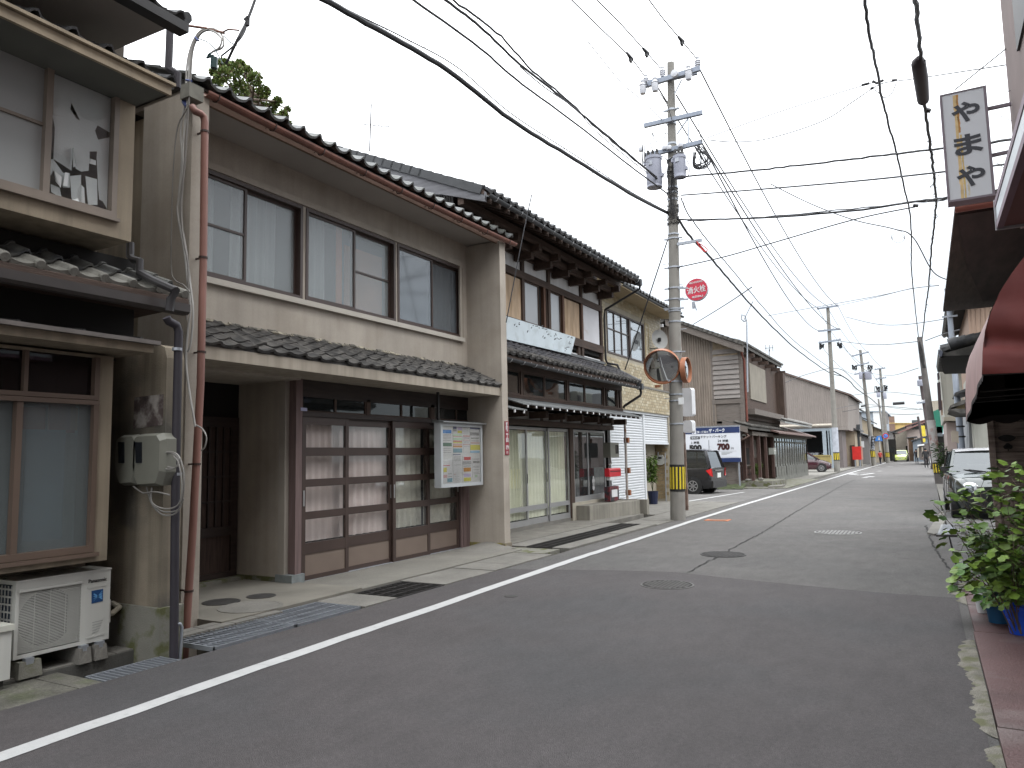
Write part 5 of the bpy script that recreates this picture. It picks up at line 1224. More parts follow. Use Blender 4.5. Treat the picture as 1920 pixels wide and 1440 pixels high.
# porch behind the half raised shutter
g = MB(); g.b(-9.4,-9.3,21.74,24.1,0,2.8); g.o('porch_back', mat('brown_wall', (0.12,0.09,0.06), .9, .3, 3, two=(0.22,0.15,0.09), twoscale=1.5), t4)
sets2 = MB()
for r in range(22):
    for k in range(8): sets2.b(-9.295+k*.21+(.1 if r % 2 else 0), -9.295+k*.21+.195+(.1 if r % 2 else 0), 24.09, 24.11, .1+r*.12, .1+r*.12+.105)
sets2.o('porch_wall_tile', mat('dim_yellow_tile', (0.25,0.19,0.11), .8, .2, 5), t4, kind='stuff')
MB().b(-9.4,-7.45,24.11,24.2,0,2.8).o('porch_side', m_mort, t4)
MB().b(-9.4,-7.5,21.7,24.1,2.75,2.84).o('porch_ceiling', m_dark, t4)
Yp = 24.0
tg = thing('gas_meter', 'white gas meter hanging inside the half open shuttered porch', 'gas meter', FY(1237, 870, Yp))
a, b_ = FY(1231, 872, Yp), FY(1244, 853, Yp)
MB().ext([(a.x,Yp,a.z+.05),(a.x+.06,Yp,a.z),(b_.x-.06,Yp,a.z),(b_.x,Yp,a.z+.05),(b_.x,Yp,b_.z-.1),(b_.x-.04,Yp,b_.z),(a.x+.04,Yp,b_.z),(a.x,Yp,b_.z-.1)], (0,.08,0)).o('body', mat('greyish_white_meter', (0.42,0.43,0.41), .5), tg)
MB().bc((a.x+b_.x)/2,Yp-.01,b_.z-.09,.12,.02,.06).o('dial', m_smoke, tg)
MB().tube([FY(1247,850,Yp), FY(1249,940,Yp)], .018, 6).o('riser_pipe', m_galv, tg, True); MB().tube([FY(1234,848,Yp), FY(1234,853,Yp)], .02, 6).o('inlet_pipe', m_galv, tg, True)
# satellite dish on a bracket from the wall
td = thing('satellite_dish', 'small round grey satellite dish on a wall bracket beside the tiled house window', 'satellite dish', (-7.3, 22.9, 4.6))
c_ = FY(1237, 636, 22.9); ax = Vector((.62,-.75,.25)).normalized(); u_ = ax.cross(Vector((0,0,1))).normalized(); v_ = u_.cross(ax)
g = MB(); g.lathe([(.001,-.06),(.12,-.055),(.22,-.03),(.265,.0),(.268,.006),(.22,-.02),(.12,-.045),(.002,-.05)], c_, (u_,v_*1.25,ax), 24); g.o('reflector', mat('dish_grey', (0.26,0.26,0.25), .6, .06, 5), td, True)
g = MB(); g.tube([c_-v_*-.32, c_-v_*-.34+ax*.30], .015, 6); g.o('feed_arm', m_white, td, True)
q_ = c_+v_*.34+ax*.30; MB().bc(q_.x,q_.y,q_.z,.09,.09,.09).o('feed_horn', m_white, td); MB().bc(c_.x,c_.y-.02,c_.z-.02,.09,.06,.12).o('mount_hub', m_black, td)
MB().tube([(-7.6,22.95,c_.z-.28),(c_.x-.1,22.95,c_.z-.28),(c_.x-.1,22.95,c_.z)], .025, 6).o('wall_bracket', m_galv, td, True)
# potted bamboo in the porch opening
def leafplant(root, base, h, spread, n, leaf, m, seed, droop=.3, stems=6):
    rd = random.Random(seed); st = MB(); lf = MB()
    for s_ in range(stems):
        a = rd.uniform(0, 6.28); r = spread*rd.uniform(.2,1)
        top = base+Vector((math.cos(a)*r, math.sin(a)*r, h*rd.uniform(.7,1))); mid = base.lerp(top,.5)+Vector((0,0,h*.08))
        st.tube([base, mid, top], [.008,.006,.003], 4)
        for k in range(n//stems):
            t = rd.uniform(.25,1.0); p = base.lerp(mid,t*2) if t < .5 else mid.lerp(top,(t-.5)*2)
            az = rd.uniform(0,6.28); L_ = leaf*rd.uniform(.6,1.2); d = Vector((math.cos(az),math.sin(az),rd.uniform(-.4,.5))).normalized(); sd_ = d.cross(Vector((0,0,1))).normalized()*L_*.16
            e = p+d*L_-Vector((0,0,L_*droop)); mdl = p+d*L_*.5
            lf.add([p, mdl+sd_, e, mdl-sd_], [(0,1,2,3)])
    st.o('stem', mat('green_stem', (0.05,0.06,0.02), .8), root); lf.o('leaves', m, root, kind='stuff')
m_leafd = mat('dark_green_leaf', (0.035,0.075,0.018), .55, .4, 9); m_leafb = mat('fresh_green_leaf', (0.10,0.17,0.028), .5, .35, 9); m_leafy = mat('yellow_green_leaf', (0.16,0.23,0.04), .5, .3, 9)
bp = FY(1225, 944, 22.6); bp.z = .02
tpl = thing('potted_bamboo', 'leafy green bamboo in a dark blue pot in the shuttered porch', 'potted plant', bp)
MB().lathe([(.13,0),(.17,.38),(.18,.40),(.16,.40),(.15,.36)], bp, 'z', 14).o('pot', mat('navy_glazed_pot', (0.015,0.02,0.05), .4), tpl)
leafplant(tpl, bp+Vector((0,0,.38)), 1.25, .38, 420, .17, m_leafb, 3)
# stay wire and stones on the forecourt are placed with the pole
# ================================================================ cars
m_tyre = mat('tyre_rubber', (0.018,0.018,0.018), .85, .1, 8); m_rim = mat('alloy_rim', (0.40,0.40,0.41), .3, .05, 8, metal=.7)
m_carglass = glass('car_glass', (0.25,0.27,0.27), .75, .02, (0.015,0.017,0.018), 2.0)
m_chrome = mat('chrome', (0.6,0.6,0.62), .12, .02, 5, metal=1.0)
m_plateW = mat('number_plate_white', (0.6,0.62,0.6), .5)
m_taill = mat('red_tail_lens', (0.45,0.01,0.01), .2, .1, 8); m_headl = mat('clear_headlamp', (0.55,0.58,0.60), .12, .1, 10, metal=.3)
m_trim = mat('black_trim_plastic', (0.015,0.015,0.016), .55, .1, 8)
def interp(tab, y):
    if y <= tab[0][0]: return tab[0][1]
    for (a, u), (b_, v) in zip(tab[:-1], tab[1:]):
        if y <= b_:
            t = (y-a)/(b_-a); return u+(v-u)*t
    return tab[-1][1]
def car(name, label, loc, rz, L_, W_, H_, belt, roof, plan, col, cabin, wheels=(.335,-.325), wr=.30, tail='tall', group=None, front='std', plate_side='both', wins=True, roofcol=None):
    """belt/roof/plan: (position along the car in -0.5..0.5, value). cabin: (rear belt, rear roof, front roof, front belt)"""
    t = thing(name, label, 'car', (0,0,0), group)
    n = 30; ys = [-.5+i/n for i in range(n+1)]
    g = MB(); rings = []
    for y in ys:
        w = W_/2*interp(plan, y); zb = .20+(.10 if abs(y) > .47 else .0); zt = interp(belt, y)
        rings.append([(-w*.90,zb),(-w,zb+.14),(-w*1.0,zt*.62),(-w*.985,zt-.10),(-w*.93,zt-.015),(-w*.6,zt+.02),(0,zt+.03),(w*.6,zt+.02),(w*.93,zt-.015),(w*.985,zt-.10),(w*1.0,zt*.62),(w,zb+.14),(w*.90,zb)])
    m = len(rings[0]); vs = [(x, ys[i]*L_, z) for i, r in enumerate(rings) for x, z in r]
    fs = [(i*m+k, i*m+(k+1) % m, (i+1)*m+(k+1) % m, (i+1)*m+k) for i in range(n) for k in range(m)]
    fs += [tuple(range(m)), tuple(n*m+k for k in range(m))]
    g.add(vs, fs); body = g.o('body', col, t, True)
    rb, rr, fr_, fb = cabin
    wb = lambda y: W_/2*interp(plan, y)*.935
    # greenhouse in glass
    zr = lambda y: interp(roof, y)
    A_ = [(rb, interp(belt, rb)), (rr, zr(rr)-.02), ((rr+fr_)/2, zr((rr+fr_)/2)-.0), (fr_, zr(fr_)-.02), (fb, interp(belt, fb))]
    g = MB(); vs = []
    for y, z in A_:
        top = z > interp(belt, y)+.1; w = wb(y)*(.80 if top else 1.0); vs += [(-w, y*L_, z), (w, y*L_, z)]
    bot = [(-wb(rb), rb*L_, A_[0][1]-.04), (wb(rb), rb*L_, A_[0][1]-.04), (-wb(fb), fb*L_, A_[-1][1]-.04), (wb(fb), fb*L_, A_[-1][1]-.04)]
    g.add(vs, [(0,1,3,2),(2,3,5,4),(4,5,7,6),(6,7,9,8),(0,2,4,6,8),(1,3,5,7,9)]); g.o('glasshouse', m_carglass, t)
    # dark cabin inside
    MB().b(-W_*.36, W_*.36, (rb+.05)*L_, (fb-.12)*L_, .5, interp(belt, 0)+.12).o('seats', m_trim, t)
    # roof skin and pillars
    rc = roofcol or col
    g = MB(); k = 8
    def rf(u, v):
        y = rr-.012+(fr_-rr+.024)*u; w = wb(y)*.82; x = -w+2*w*v
        return (x, y*L_, zr(y)+.025*math.sin(math.pi*v)+.004-.03*(abs(2*u-1)**6))
    g.grid(rf, 10, 8); g.o('roof', rc, t, True)
    pl = MB()
    for s_ in (-1, 1):
        Pt = lambda y, z, tt: Vector((s_*wb(y)*(.81 if tt else 1.005), y*L_, z))
        a0, a1 = Pt(fb, A_[-1][1], 0), Pt(fr_, A_[3][1], 1); r0, r1 = Pt(rb, A_[0][1], 0), Pt(rr, A_[1][1], 1)
        pl.bar(a0, a1, .055, .06); pl.bar(r0, r1, .12 if tail == 'tall' else .14, .07)
        pl.bar(r1, Pt((rr+fr_)/2, zr((rr+fr_)/2)-.02, 1), .05, .06); pl.bar(Pt((rr+fr_)/2, zr((rr+fr_)/2)-.02, 1), a1, .05, .06)
        for yb in (.02, -.22 if tail == 'tall' else -.2):
            if rb < yb < fb: pl.bar(Pt(yb, interp(belt, yb)-.02, 0), Pt(yb-.01, zr(yb)-.03, 1), .07, .05)
    pl.o('pillars', col, t, kind='stuff')
    for s_ in (-1, 1):
        for wy in wheels:
            c_ = Vector((s_*(W_/2-.10), wy*L_, wr))
            MB().lathe([(wr+.055,-.085),(wr+.06,.098)], c_+Vector((0,0,.01)), (Vector((0,1,0)),Vector((0,0,1)),Vector((s_,0,0))), 24).o('wheel_arch', m_trim, t)
            wl = MB().lathe([(wr*.66,-.1),(wr*.93,-.1),(wr,-.07),(wr,.07),(wr*.94,.105),(wr*.67,.11)], c_, (Vector((0,1,0)),Vector((0,0,1)),Vector((s_,0,0))), 28).o('wheel', m_tyre, t, True)
            rm = MB(); rm.lathe([(wr*.67,.085),(wr*.67,.112),(wr*.58,.112),(wr*.56,.06)], c_, (Vector((0,1,0)),Vector((0,0,1)),Vector((s_,0,0))), 24); rm.lathe([(wr*.14,.06),(wr*.13,.11)], c_, (Vector((0,1,0)),Vector((0,0,1)),Vector((s_,0,0))), 12)
            for q in range(7):
                a = q*6.283/7; d = Vector((0,math.cos(a),math.sin(a))); rm.bar(c_+Vector((s_*.10,0,0))+d*wr*.1, c_+Vector((s_*.10,0,0))+d*wr*.6, .03, .035)
            rm.o('rim', m_rim, wl)
            MB().lathe([(wr*.66,.02),(wr*.66,.03)], c_, (Vector((0,1,0)),Vector((0,0,1)),Vector((s_,0,0))), 20).o('brake_backing', m_trim, wl)
        mz = interp(belt, fb)+.06
        MB().ext([(s_*wb(fb)*1.02, (fb-.07)*L_, mz), (s_*(wb(fb)+.17), (fb-.065)*L_, mz+.01), (s_*(wb(fb)+.19), (fb-.065)*L_, mz+.11), (s_*(wb(fb)+.04), (fb-.07)*L_, mz+.12)], (0, .09, 0)).o('door_mirror', m_trim, t)
        for yb in (.24, .02, -.2):
            MB().b(s_*(W_/2*interp(plan,yb)-.006), s_*(W_/2*interp(plan,yb)+.004), yb*L_-.004, yb*L_+.004, .4, interp(belt,yb)-.06).o('door_gap', m_trim, t)
        MB().b(s_*(W_/2-.0), s_*(W_/2+.02), -.08*L_, -.03*L_, .86, .89).o('door_handle', col if front != 'mini' else m_chrome, t)
        # tail lamps
        wt = W_/2*interp(plan, -.47)
        zt_ = interp(belt, -.47)
        MB().ext([(s_*(wt-.20), -.502*L_, zt_-.28), (s_*(wt+.0), -.495*L_, zt_-.30), (s_*(wt+.012), -.42*L_, zt_-.20), (s_*(wt+.012), -.43*L_, zt_-.08), (s_*(wt-.08), -.502*L_, zt_-.02)], (0,0.0,.001)).o('tail_lamp', m_taill, t) if tail != 'tall' else \
        MB().ext([(s_*(wt-.16), -.503*L_, zt_-.34), (s_*(wt+.014), -.498*L_, zt_-.30), (s_*(wt+.018), -.455*L_, zt_-.10), (s_*(wt-.06), -.503*L_, zt_-.02)], (0,-.012,.02)).o('tail_lamp', m_taill, t)
        wf_ = W_/2*interp(plan, .47); zf_ = interp(belt, .47)
        if front == 'mini':
            c_ = Vector((s_*(wf_-.20), .478*L_, zf_-.13)); axm = Vector((s_*.35,1,.25)).normalized(); ua = axm.cross(Vector((0,0,1))).normalized(); va = ua.cross(axm)
            MB().lathe([(.17,-.06),(.18,.035),(.165,.045)], c_, (ua*1.0,va*.9,axm), 24).o('headlamp_bezel', m_chrome, t, True)
            hl = MB().lathe([(.16,.02),(.155,.055),(.11,.075),(.11,.06)], c_, (ua,va*.9,axm), 24).o('headlamp', m_headl, t, True)
            MB().lathe([(.10,.05),(.095,.07),(.05,.085),(.01,.09)], c_, (ua,va*.9,axm), 20).o('headlamp_core', mat('lamp_core', (0.20,0.22,0.24), .15, metal=.6), t, True)
            MB().lathe([(.09,-.03),(.09,.03),(.075,.035),(.07,.01)], Vector((s_*(wf_-.20), .492*L_, .42)), (ua,va,axm), 20).o('fog_lamp_ring', m_chrome, t, True)
            MB().lathe([(.065,.0),(.05,.03),(.01,.04)], Vector((s_*(wf_-.20), .492*L_, .42)), (ua,va,axm), 16).o('fog_lamp', m_headl, t, True)
        else:
            MB().ext([(s_*(wf_-.30), .498*L_, zf_-.16), (s_*(wf_-.02), .485*L_, zf_-.13), (s_*(wf_+.012), .40*L_, zf_-.02), (s_*(wf_-.1), .43*L_, zf_+.02), (s_*(wf_-.30), .492*L_, zf_-.05)], (0,.02,.012)).o('headlamp', m_headl, t)
    W4 = W_/2*interp(plan, -.5)
    MB().b(-.165,.165,-.506*L_-.01,-.5*L_, .62 if tail == 'tall' else .7, .80 if tail == 'tall' else .87).o('rear_plate', m_plateW, t)
    MB().b(-.42,.42,-.506*L_-.012,-.5*L_, .88, .92).o('tailgate_garnish', m_chrome, t)
    MB().b(-W4*.96,W4*.96,-.5*L_-.05,-.48*L_,.24,.50).o('rear_bumper', col if tail == 'tall' else m_trim, t)
    W5 = W_/2*interp(plan, .5)
    MB().b(-.165,.165,.5*L_+.04,.5*L_+.05,.36,.53).o('front_plate', m_plateW, t)
    MB().ext([(-W5*.98,.49*L_,.22),(-W5*.8,.5*L_+.05,.24),(W5*.8,.5*L_+.05,.24),(W5*.98,.49*L_,.22)], (0,0,.34)).o('front_bumper', m_trim if front == 'mini' else col, t)
    MB().b(-W5*.7,W5*.7,.5*L_-.02,.5*L_+.012,interp(belt,.5)-.20,interp(belt,.5)-.07).o('grille', m_trim, t)
    MB().b(-W5*.72,W5*.72,.5*L_,.5*L_+.02,interp(belt,.5)-.13,interp(belt,.5)-.105).o('grille_bar', m_chrome, t)
    for s_ in (-1, 1): MB().bar((s_*.05-.0, (fb+.005)*L_, A_[-1][1]+.035), (s_*.05+.45, (fb-.035)*L_, A_[-1][1]+.10), .018, .018).o('wiper', m_trim, t)
    t.location = loc; t.rotation_euler = (0, 0, rz)
    return t
def paint(n_, c, r=.18):
    m = mat(n_, c, r, .03, 2, spec=.6); p = m.node_tree.nodes['Principled BSDF']; p.inputs['Coat Weight'].default_value = .8 if sum(c) > .035 else .35; p.inputs['Coat Roughness'].default_value = .04
    return m
vanplan = [(-.5,.90),(-.46,.97),(-.3,1),(.3,1),(.42,.95),(.5,.74)]
vc = FY(1305, 925, 29.0)
van = car('parked_van', 'black compact van parked with its tail to the street under the parking sign', (0,0,0), 0, 4.2, 1.70, 1.74,
    [(-.5,.98),(-.45,1.0),(.25,.98),(.33,.95),(.47,.76),(.5,.70)], [(-.5,1.62),(-.40,1.70),(0,1.74),(.2,1.70),(.3,1.6)], vanplan, paint('black_car_paint', (0.010,0.010,0.012)), (-.485,-.44,.17,.37), wr=.31)
th_ = R_(90-7)
van.rotation_euler = (0,0,th_)
# rear right wheel lands at the surveyed contact point
lw = Vector((1.70/2-.10, -.325*4.2, 0)); fwd = Matrix.Rotation(th_, 3, 'Z')
lw2 = fwd @ Vector((-(1.70/2-.05), -.325*4.2, 0))
van.location = Vector((-8.05, 28.9, 0))-lw2
hplan = [(-.5,.86),(-.44,.97),(-.3,1),(.3,1),(.42,.93),(.5,.72)]
m_whiteroof = paint('silver_white_paint', (0.50,0.50,0.52), .25)
c1_ = car('parked_car', 'dark green and silver-roofed compact car with round headlamps parked facing the camera on the right', (1.16, 21.0, 0), R_(180+2), 3.65, 1.66, 1.53,
    [(-.5,.92),(-.4,.96),(.2,.98),(.28,.97),(.44,.86),(.5,.68)], [(-.5,1.35),(-.36,1.50),(0,1.54),(.12,1.50),(.3,1.4)], hplan, paint('dark_green_paint', (0.012,0.020,0.018), .15), (-.47,-.37,.10,.29), wr=.29, front='mini', tail='hatch', roofcol=m_whiteroof)
c1_.location = (1.18, 20.2+1.0, 0)
small = [(-.5,.9),(-.4,.94),(.15,.95),(.26,.93),(.42,.78),(.5,.62)]; smr = [(-.5,1.3),(-.36,1.44),(0,1.5),(.1,1.46),(.3,1.3)]
c2_ = car('parked_car', 'dark maroon hatchback nosing out of the open garage', (FY(1556,870,60.5).x-1.85, 60.5, .02), R_(-86), 3.8, 1.68, 1.50, small, smr, hplan, paint('maroon_paint', (0.045,0.012,0.018)), (-.47,-.35,.08,.30), wr=.30, tail='hatch')
c3_ = car('parked_car', 'dark car half hidden behind the second utility pole', (FY(1585,865,77).x-2.1, 77, .02), R_(-80), 3.8, 1.68, 1.45, small, smr, hplan, paint('ink_blue_paint', (0.012,0.013,0.022)), (-.47,-.35,.08,.30), wr=.30, tail='hatch')
c4_ = car('parked_car', 'black car with a white rear lamp glint behind the red panel', (FY(1634,862,98).x-2.1, 98, .02), R_(-80), 4.2, 1.7, 1.45, small, smr, hplan, paint('soft_black_paint', (0.014,0.014,0.015)), (-.47,-.35,.08,.30), wr=.30, tail='hatch')
c5_ = car('parked_car', 'grey car at the back of the open garage behind the maroon one', (FY(1548,865,71).x-2.1, 71, .2), R_(-85), 4.2, 1.7, 1.5, small, smr, hplan, paint('mid_grey_paint', (0.10,0.105,0.11)), (-.47,-.35,.08,.30), wr=.30, tail='hatch')
tx = FZ(1690, 861.5)
c6_ = car('taxi', 'pale yellow-green car driving toward the camera far down the street', (tx.x, 113, 0), R_(180-1), 4.3, 1.70, 1.5, small, smr, hplan, paint('lime_yellow_paint', (0.50,0.58,0.18), .3), (-.44,-.30,.10,.30), wr=.31, tail='hatch')
c6_.location = (FY(1690, 861, 113).x, 113, 0)

# ================================================================ parking sign and lot
YB_ = 33.0
tsn = thing('parking_sign', 'large blue and white coin parking price sign behind the black van', 'sign', (-8.2, YB_, 1.3))
bx0, bx1 = FY(1284, 800, YB_).x-.35, FY(1386.5, 800, YB_).x; bz1 = FY(1340, 800, YB_).z; bz0 = FY(1387, 866, YB_).z
m_navy = mat('navy_print', (0.015,0.03,0.10), .5); m_swhite = mat('sign_white', (0.60,0.62,0.66), .5, .03, 2)
MB().b(bx0, bx1, YB_, YB_+.06, bz0, bz1).o('board', m_swhite, tsn)
hb_ = (bz1-bz0)
MB().b(bx0, bx1, YB_-.006, YB_-.0, bz1-.17*hb_-.03, bz1-.03).o('header_band', m_navy, tsn); MB().b(bx0, bx1, YB_-.006, YB_, bz0, bz0+.115*hb_).o('footer_band', m_navy, tsn)
MB().b(bx0-.02, bx1+.02, YB_-.02, YB_+.08, bz1, bz1+.03).o('top_rail', m_galv, tsn)
SX = lambda px: FY(px, 830, YB_).x
SZ = lambda py: FY(1340, py, YB_).z
mk = mat('black_print', (0.02,0.02,0.02), .6)
def st(s, x0, x1, y0, y1, m_, b_=.0): text(s, .3, m_, tsn, Vector(((SX(x0)+SX(x1))/2, YB_-.010, (SZ(y0)+SZ(y1))/2)), 'cam', b_, abs(SX(x1)-SX(x0)), height=abs(SZ(y1)-SZ(y0)))
st('ザ・パーク', 1330, 1360, 803.5, 811, m_swhite, .012); st('第一興商の', 1308, 1329, 807, 811.5, m_swhite, .006)
MB().b(SX(1298.5), SX(1306.5), YB_-.010, YB_-.006, SZ(813), SZ(806)).o('parking_mark_field', m_swhite, tsn); st('P', 1300.5, 1304.5, 807, 812, m_navy, .01)
MB().b(SX(1295), SX(1312.5), YB_-.008, YB_-.001, SZ(822.5), SZ(817)).o('black_capsule', mk, tsn); st('前払式', 1297, 1310.5, 818, 821.6, m_swhite, .006)
st('チケットパーキング', 1314, 1363, 816, 821, mk, .004)
st('3', 1296, 1298, 827, 831, mk, .004); st('時間', 1301, 1311, 826.5, 831.5, mk, .006)
st('500', 1292, 1315.5, 833, 845, mk, .022); st('円', 1318, 1322, 841, 844, mk)
MB().b(SX(1329)-.008, SX(1329)+.008, YB_-.006, YB_-.001, SZ(846), SZ(825)).o('divider', mk, tsn)
st('24', 1346, 1352, 824.5, 829, mk, .004); st('時間', 1355, 1365.5, 824.5, 829.5, mk, .006); st('700', 1344.5, 1368, 831.5, 844.5, mat('dark_red_black_print', (0.05,0.012,0.012), .6), .022); st('円', 1370.5, 1375, 839.5, 843.5, mk)
g = MB(); g.b(SX(1346), SX(1380), YB_-.005, YB_-.001, SZ(846.6), SZ(846.2))
for k in range(3): g.b(SX(1352), SX(1372-k*5), YB_-.005, YB_-.001, SZ(849.2+k*1.8), SZ(848.4+k*1.8))
g.o('small_print', mat('faint_grey_print', (0,0,0)), tsn)
g = MB()
for a, b_ in ((1352,1356),(1359,1366.5),(1368,1374),(1375.5,1381.5)): g.b(SX(a), SX(b_), YB_-.010, YB_-.006, SZ(857.5), SZ(854.8))
g.o('footer_print', m_swhite, tsn)
for x in (bx0+.4, bx1-.12): MB().b(x-.03, x+.03, YB_+.062, YB_+.12, -.0, bz1).o('leg', m_galv, tsn)
# timber boards below / behind the sign
tf = thing('board_fence', 'grey weathered board fence behind and below the parking sign', 'fence', (-8, 33.4, 0))
me = MB().b(FY(1300,880,33.3).x-2.5, FY(1386,880,33.3).x, 33.30, 33.325, 0, .175).mesh('fence_board', m_oldwood)
for k in range(9): piece('fence_board', me, tf, Matrix.Translation((random.uniform(-.01,.01), .006*(k % 2), .18+k*.185)))
MB().b(FY(1386,880,33.3).x-.1, FY(1386,880,33.3).x, 33.27, 33.3, 0, 1.9).o('post', m_oldwood, tf)
solo('grass_bank', MB().grid(lambda u, v: (-9.5+2.55*u, 32.6+.8*v, .02+.22*v+.03*math.sin(u*31)*math.sin(v*9+u*17)), 40, 8), mat('mossy_bank', (0.045,0.055,0.025), .95, .4, 7, .8, 40), 'low mossy bank at the foot of the board fence', 'bank', smooth=True)

# ================================================================ HOUSE 5: old timber merchant house beyond the lot
XG5 = -7.6
t5 = thing('merchant_house', 'old unpainted timber house with grey board gable beyond the parking lot', 'house', (-7.5, 38, 0))
G5 = 34.0; m_corr = mat('brown_corrugated_steel', (0.20,0.165,0.135), .55, .1, 2, streak=.22)
def corr(mb, Y, px_poly_fn, x0, x1, step=.11, out=.03):
    x = x0
    while x < x1:
        zb_, zt_ = px_poly_fn(x); mb.ext([(x, Y, zb_), (x+step*.3, Y-out, zb_), (x+step*.7, Y-out, zb_), (x+step, Y, zb_)], (0,0,1)) if False else mb.add([(x,Y,zb_),(x+step*.3,Y-out,zb_),(x+step*.7,Y-out,zb_),(x+step,Y,zb_),(x,Y,zt_),(x+step*.3,Y-out,zt_),(x+step*.7,Y-out,zt_),(x+step,Y,zt_)], [(0,1,5,4),(1,2,6,5),(2,3,7,6)])
        x += step
ra, rb_ = FY(1262, 605, G5), FY(1399, 652, G5); sl5 = (rb_.z-ra.z)/(rb_.x-ra.x); zrf = lambda x, o=0: rb_.z+(x-rb_.x)*sl5+o
xa, xb = FY(1240, 700, G5).x-3.0, FY(1337, 700, G5).x
xpk = ra.x-.2
zrp = lambda x, o=0: zrf(x, o) if x > xpk else zrf(xpk, o)-(xpk-x)*abs(sl5)
g = MB(); corr(g, G5, lambda x: (.3, zrp(x, -.12)), xa, xb); g.o('corrugated_wall', m_corr, t5, kind='stuff')
xc = FY(1386, 700, G5).x
g = MB(); g.b(xa-4, XG5-.35, G5+.02, 52, .0, 3.0); g.b(xa-4, xc-.02, G5+.02, 44.0, 2.9, 5.3); g.ext([(xa-4, G5+.02, 5.3), (xc-.02, G5+.02, 5.3), (xc-.02, G5+.02, zrf(xc,-.15)), (xpk, G5+.02, zrf(xpk,-.15)), (xa-4, G5+.02, 5.6)], (0, 10, 0)); g.o('body', m_oldwood, t5)
zb0_, zb1_ = FY(1360, 748, G5).z, FY(1345, 640, G5).z
me = MB().ext([(xb, -.06, 0), (xb, -.005, .215), (xb, .0, .215), (xb, .0, 0)], (xc-xb, 0, 0)).mesh('weatherboard', mat('silver_weatherboard', (0.235,0.215,0.20), .85, .3, 3, .5, 30, stretch=(.7,.7,9), two=(0.15,0.13,0.12), twoscale=3, twothr=.55))
n = 11
for k in range(n):
    z = zb0_+k*.225
    if z < zrf(xc)-.35: piece('weatherboard', me, t5, Matrix.Translation((0, G5-.005, z)) @ Matrix.Rotation(random.uniform(-.006,.006), 4, 'Y'))
g = MB(); g.ext([(xb,G5-.01,zrf(xc)-.45),(xc,G5-.01,zrf(xc)-.45),(xc,G5-.01,zrf(xc,-.12)),(xb,G5-.01,zrf(xb,-.12))], (0,.02,0)); g.o('gable_infill', mat('straw_mud_infill', (0.25,0.20,0.14), .95, .3, 4, .5, 30), t5)
g = MB(); g.b(xc-.02, xc+.14, G5-.03, G5+.14, 2.9, zrf(xc)-.1); g.b(xb-.08, xb, G5-.035, G5, 3.0, zrf(xb)-.12); g.b(xb-.1, xc+.12, G5-.04, G5+.03, zb0_-.22, zb0_-.02); g.o('corner_post', m_oldwood, t5, kind='stuff')
# roof
XE5 = rb_.x; Yend = 43.6
g = MB(); g.ext([(XE5, G5-.55, rb_.z-.02), (XE5, G5-.55, rb_.z+.12), (xpk, G5-.55, zrf(xpk,.12)), (xpk-5, G5-.55, zrf(xpk,.12)-5*abs(sl5)), (xpk-5, G5-.55, zrf(xpk)-5*abs(sl5)-.02), (xpk, G5-.55, zrf(xpk,-.03))], (0, Yend-G5+.3, 0)); g.o('roof', m_tileold, t5)
th5 = math.atan(abs(sl5)); kt5 = kawara(.27, .26, .025, .05, .03, 8, .02).mesh('roof_tile', m_tileold)
tile_rows(t5, XE5+.05, rb_.z+.16, G5-.55, Yend, .27, 2, .25, th5, kt5)
me = MB().ext([(-.03,-.02,-.05),(-.03,.26,-.06),(-.03,.26,.07),(-.03,-.02,.09)], (.10,0,0)).mesh('verge_tile', m_tileold)
for i in range(20): piece('verge_tile', me, t5, slope_mtx(XE5-.0-i*.24*math.cos(th5), G5-.62, rb_.z+.10+i*.24*math.sin(th5), th5))
g = MB(); g.ext([(XE5, G5-.58, rb_.z-.28), (XE5, G5-.58, rb_.z+.02), (xpk, G5-.58, zrf(xpk,.02)), (xpk, G5-.58, zrf(xpk,-.28))], (0,.05,0)); g.o('barge_board', m_oldwood, t5)
# upper front
XF5 = xc+.12
g = MB(); g.b(XF5-.3, XF5, G5+.1, Yend-.2, 3.1, 6.4); g.o('upper_front_wall', m_woodv, t5)
y0_, y1_ = FX(1405, 720, XF5).y, FX(1434, 720, XF5).y
MB().b(XF5, XF5+.05, y0_, y1_, 4.05, 5.75).o('white_panel', mat('dim_buff_panel', (0.22,0.20,0.165), .9, .1, 2), t5)
g = MB()
for k in range(6): g.b(XF5, XF5+.45, G5+.6+k*1.7, G5+.72+k*1.7, 5.9, 6.05)
g.o('eave_bracket', m_wood, t5, kind='stuff')
g = MB(); g.b(XF5+.0, XF5+.35, y0_-.8, Yend-.4, 3.3, 3.55); g.o('balcony_sill', m_oldwood, t5); g = MB(); g.b(XF5+.0, XF5+.4, Yend-1.0, Yend-.3, 3.3, 5.9); g.o('end_board', m_woodv, t5)
g = MB(); zt5 = rb_.z; g.tube([(XE5-.1, G5-.5, zt5+.0), (XF5+.02, G5+.1, zt5-.35), (XF5+.08, G5+.2, zt5-.5), (XF5+.08, G5+.2, 2.95)], .05, 8); g.o('downpipe', mat('rust_red_pipe', (0.16,0.05,0.035), .6, .2, 5), t5, True)
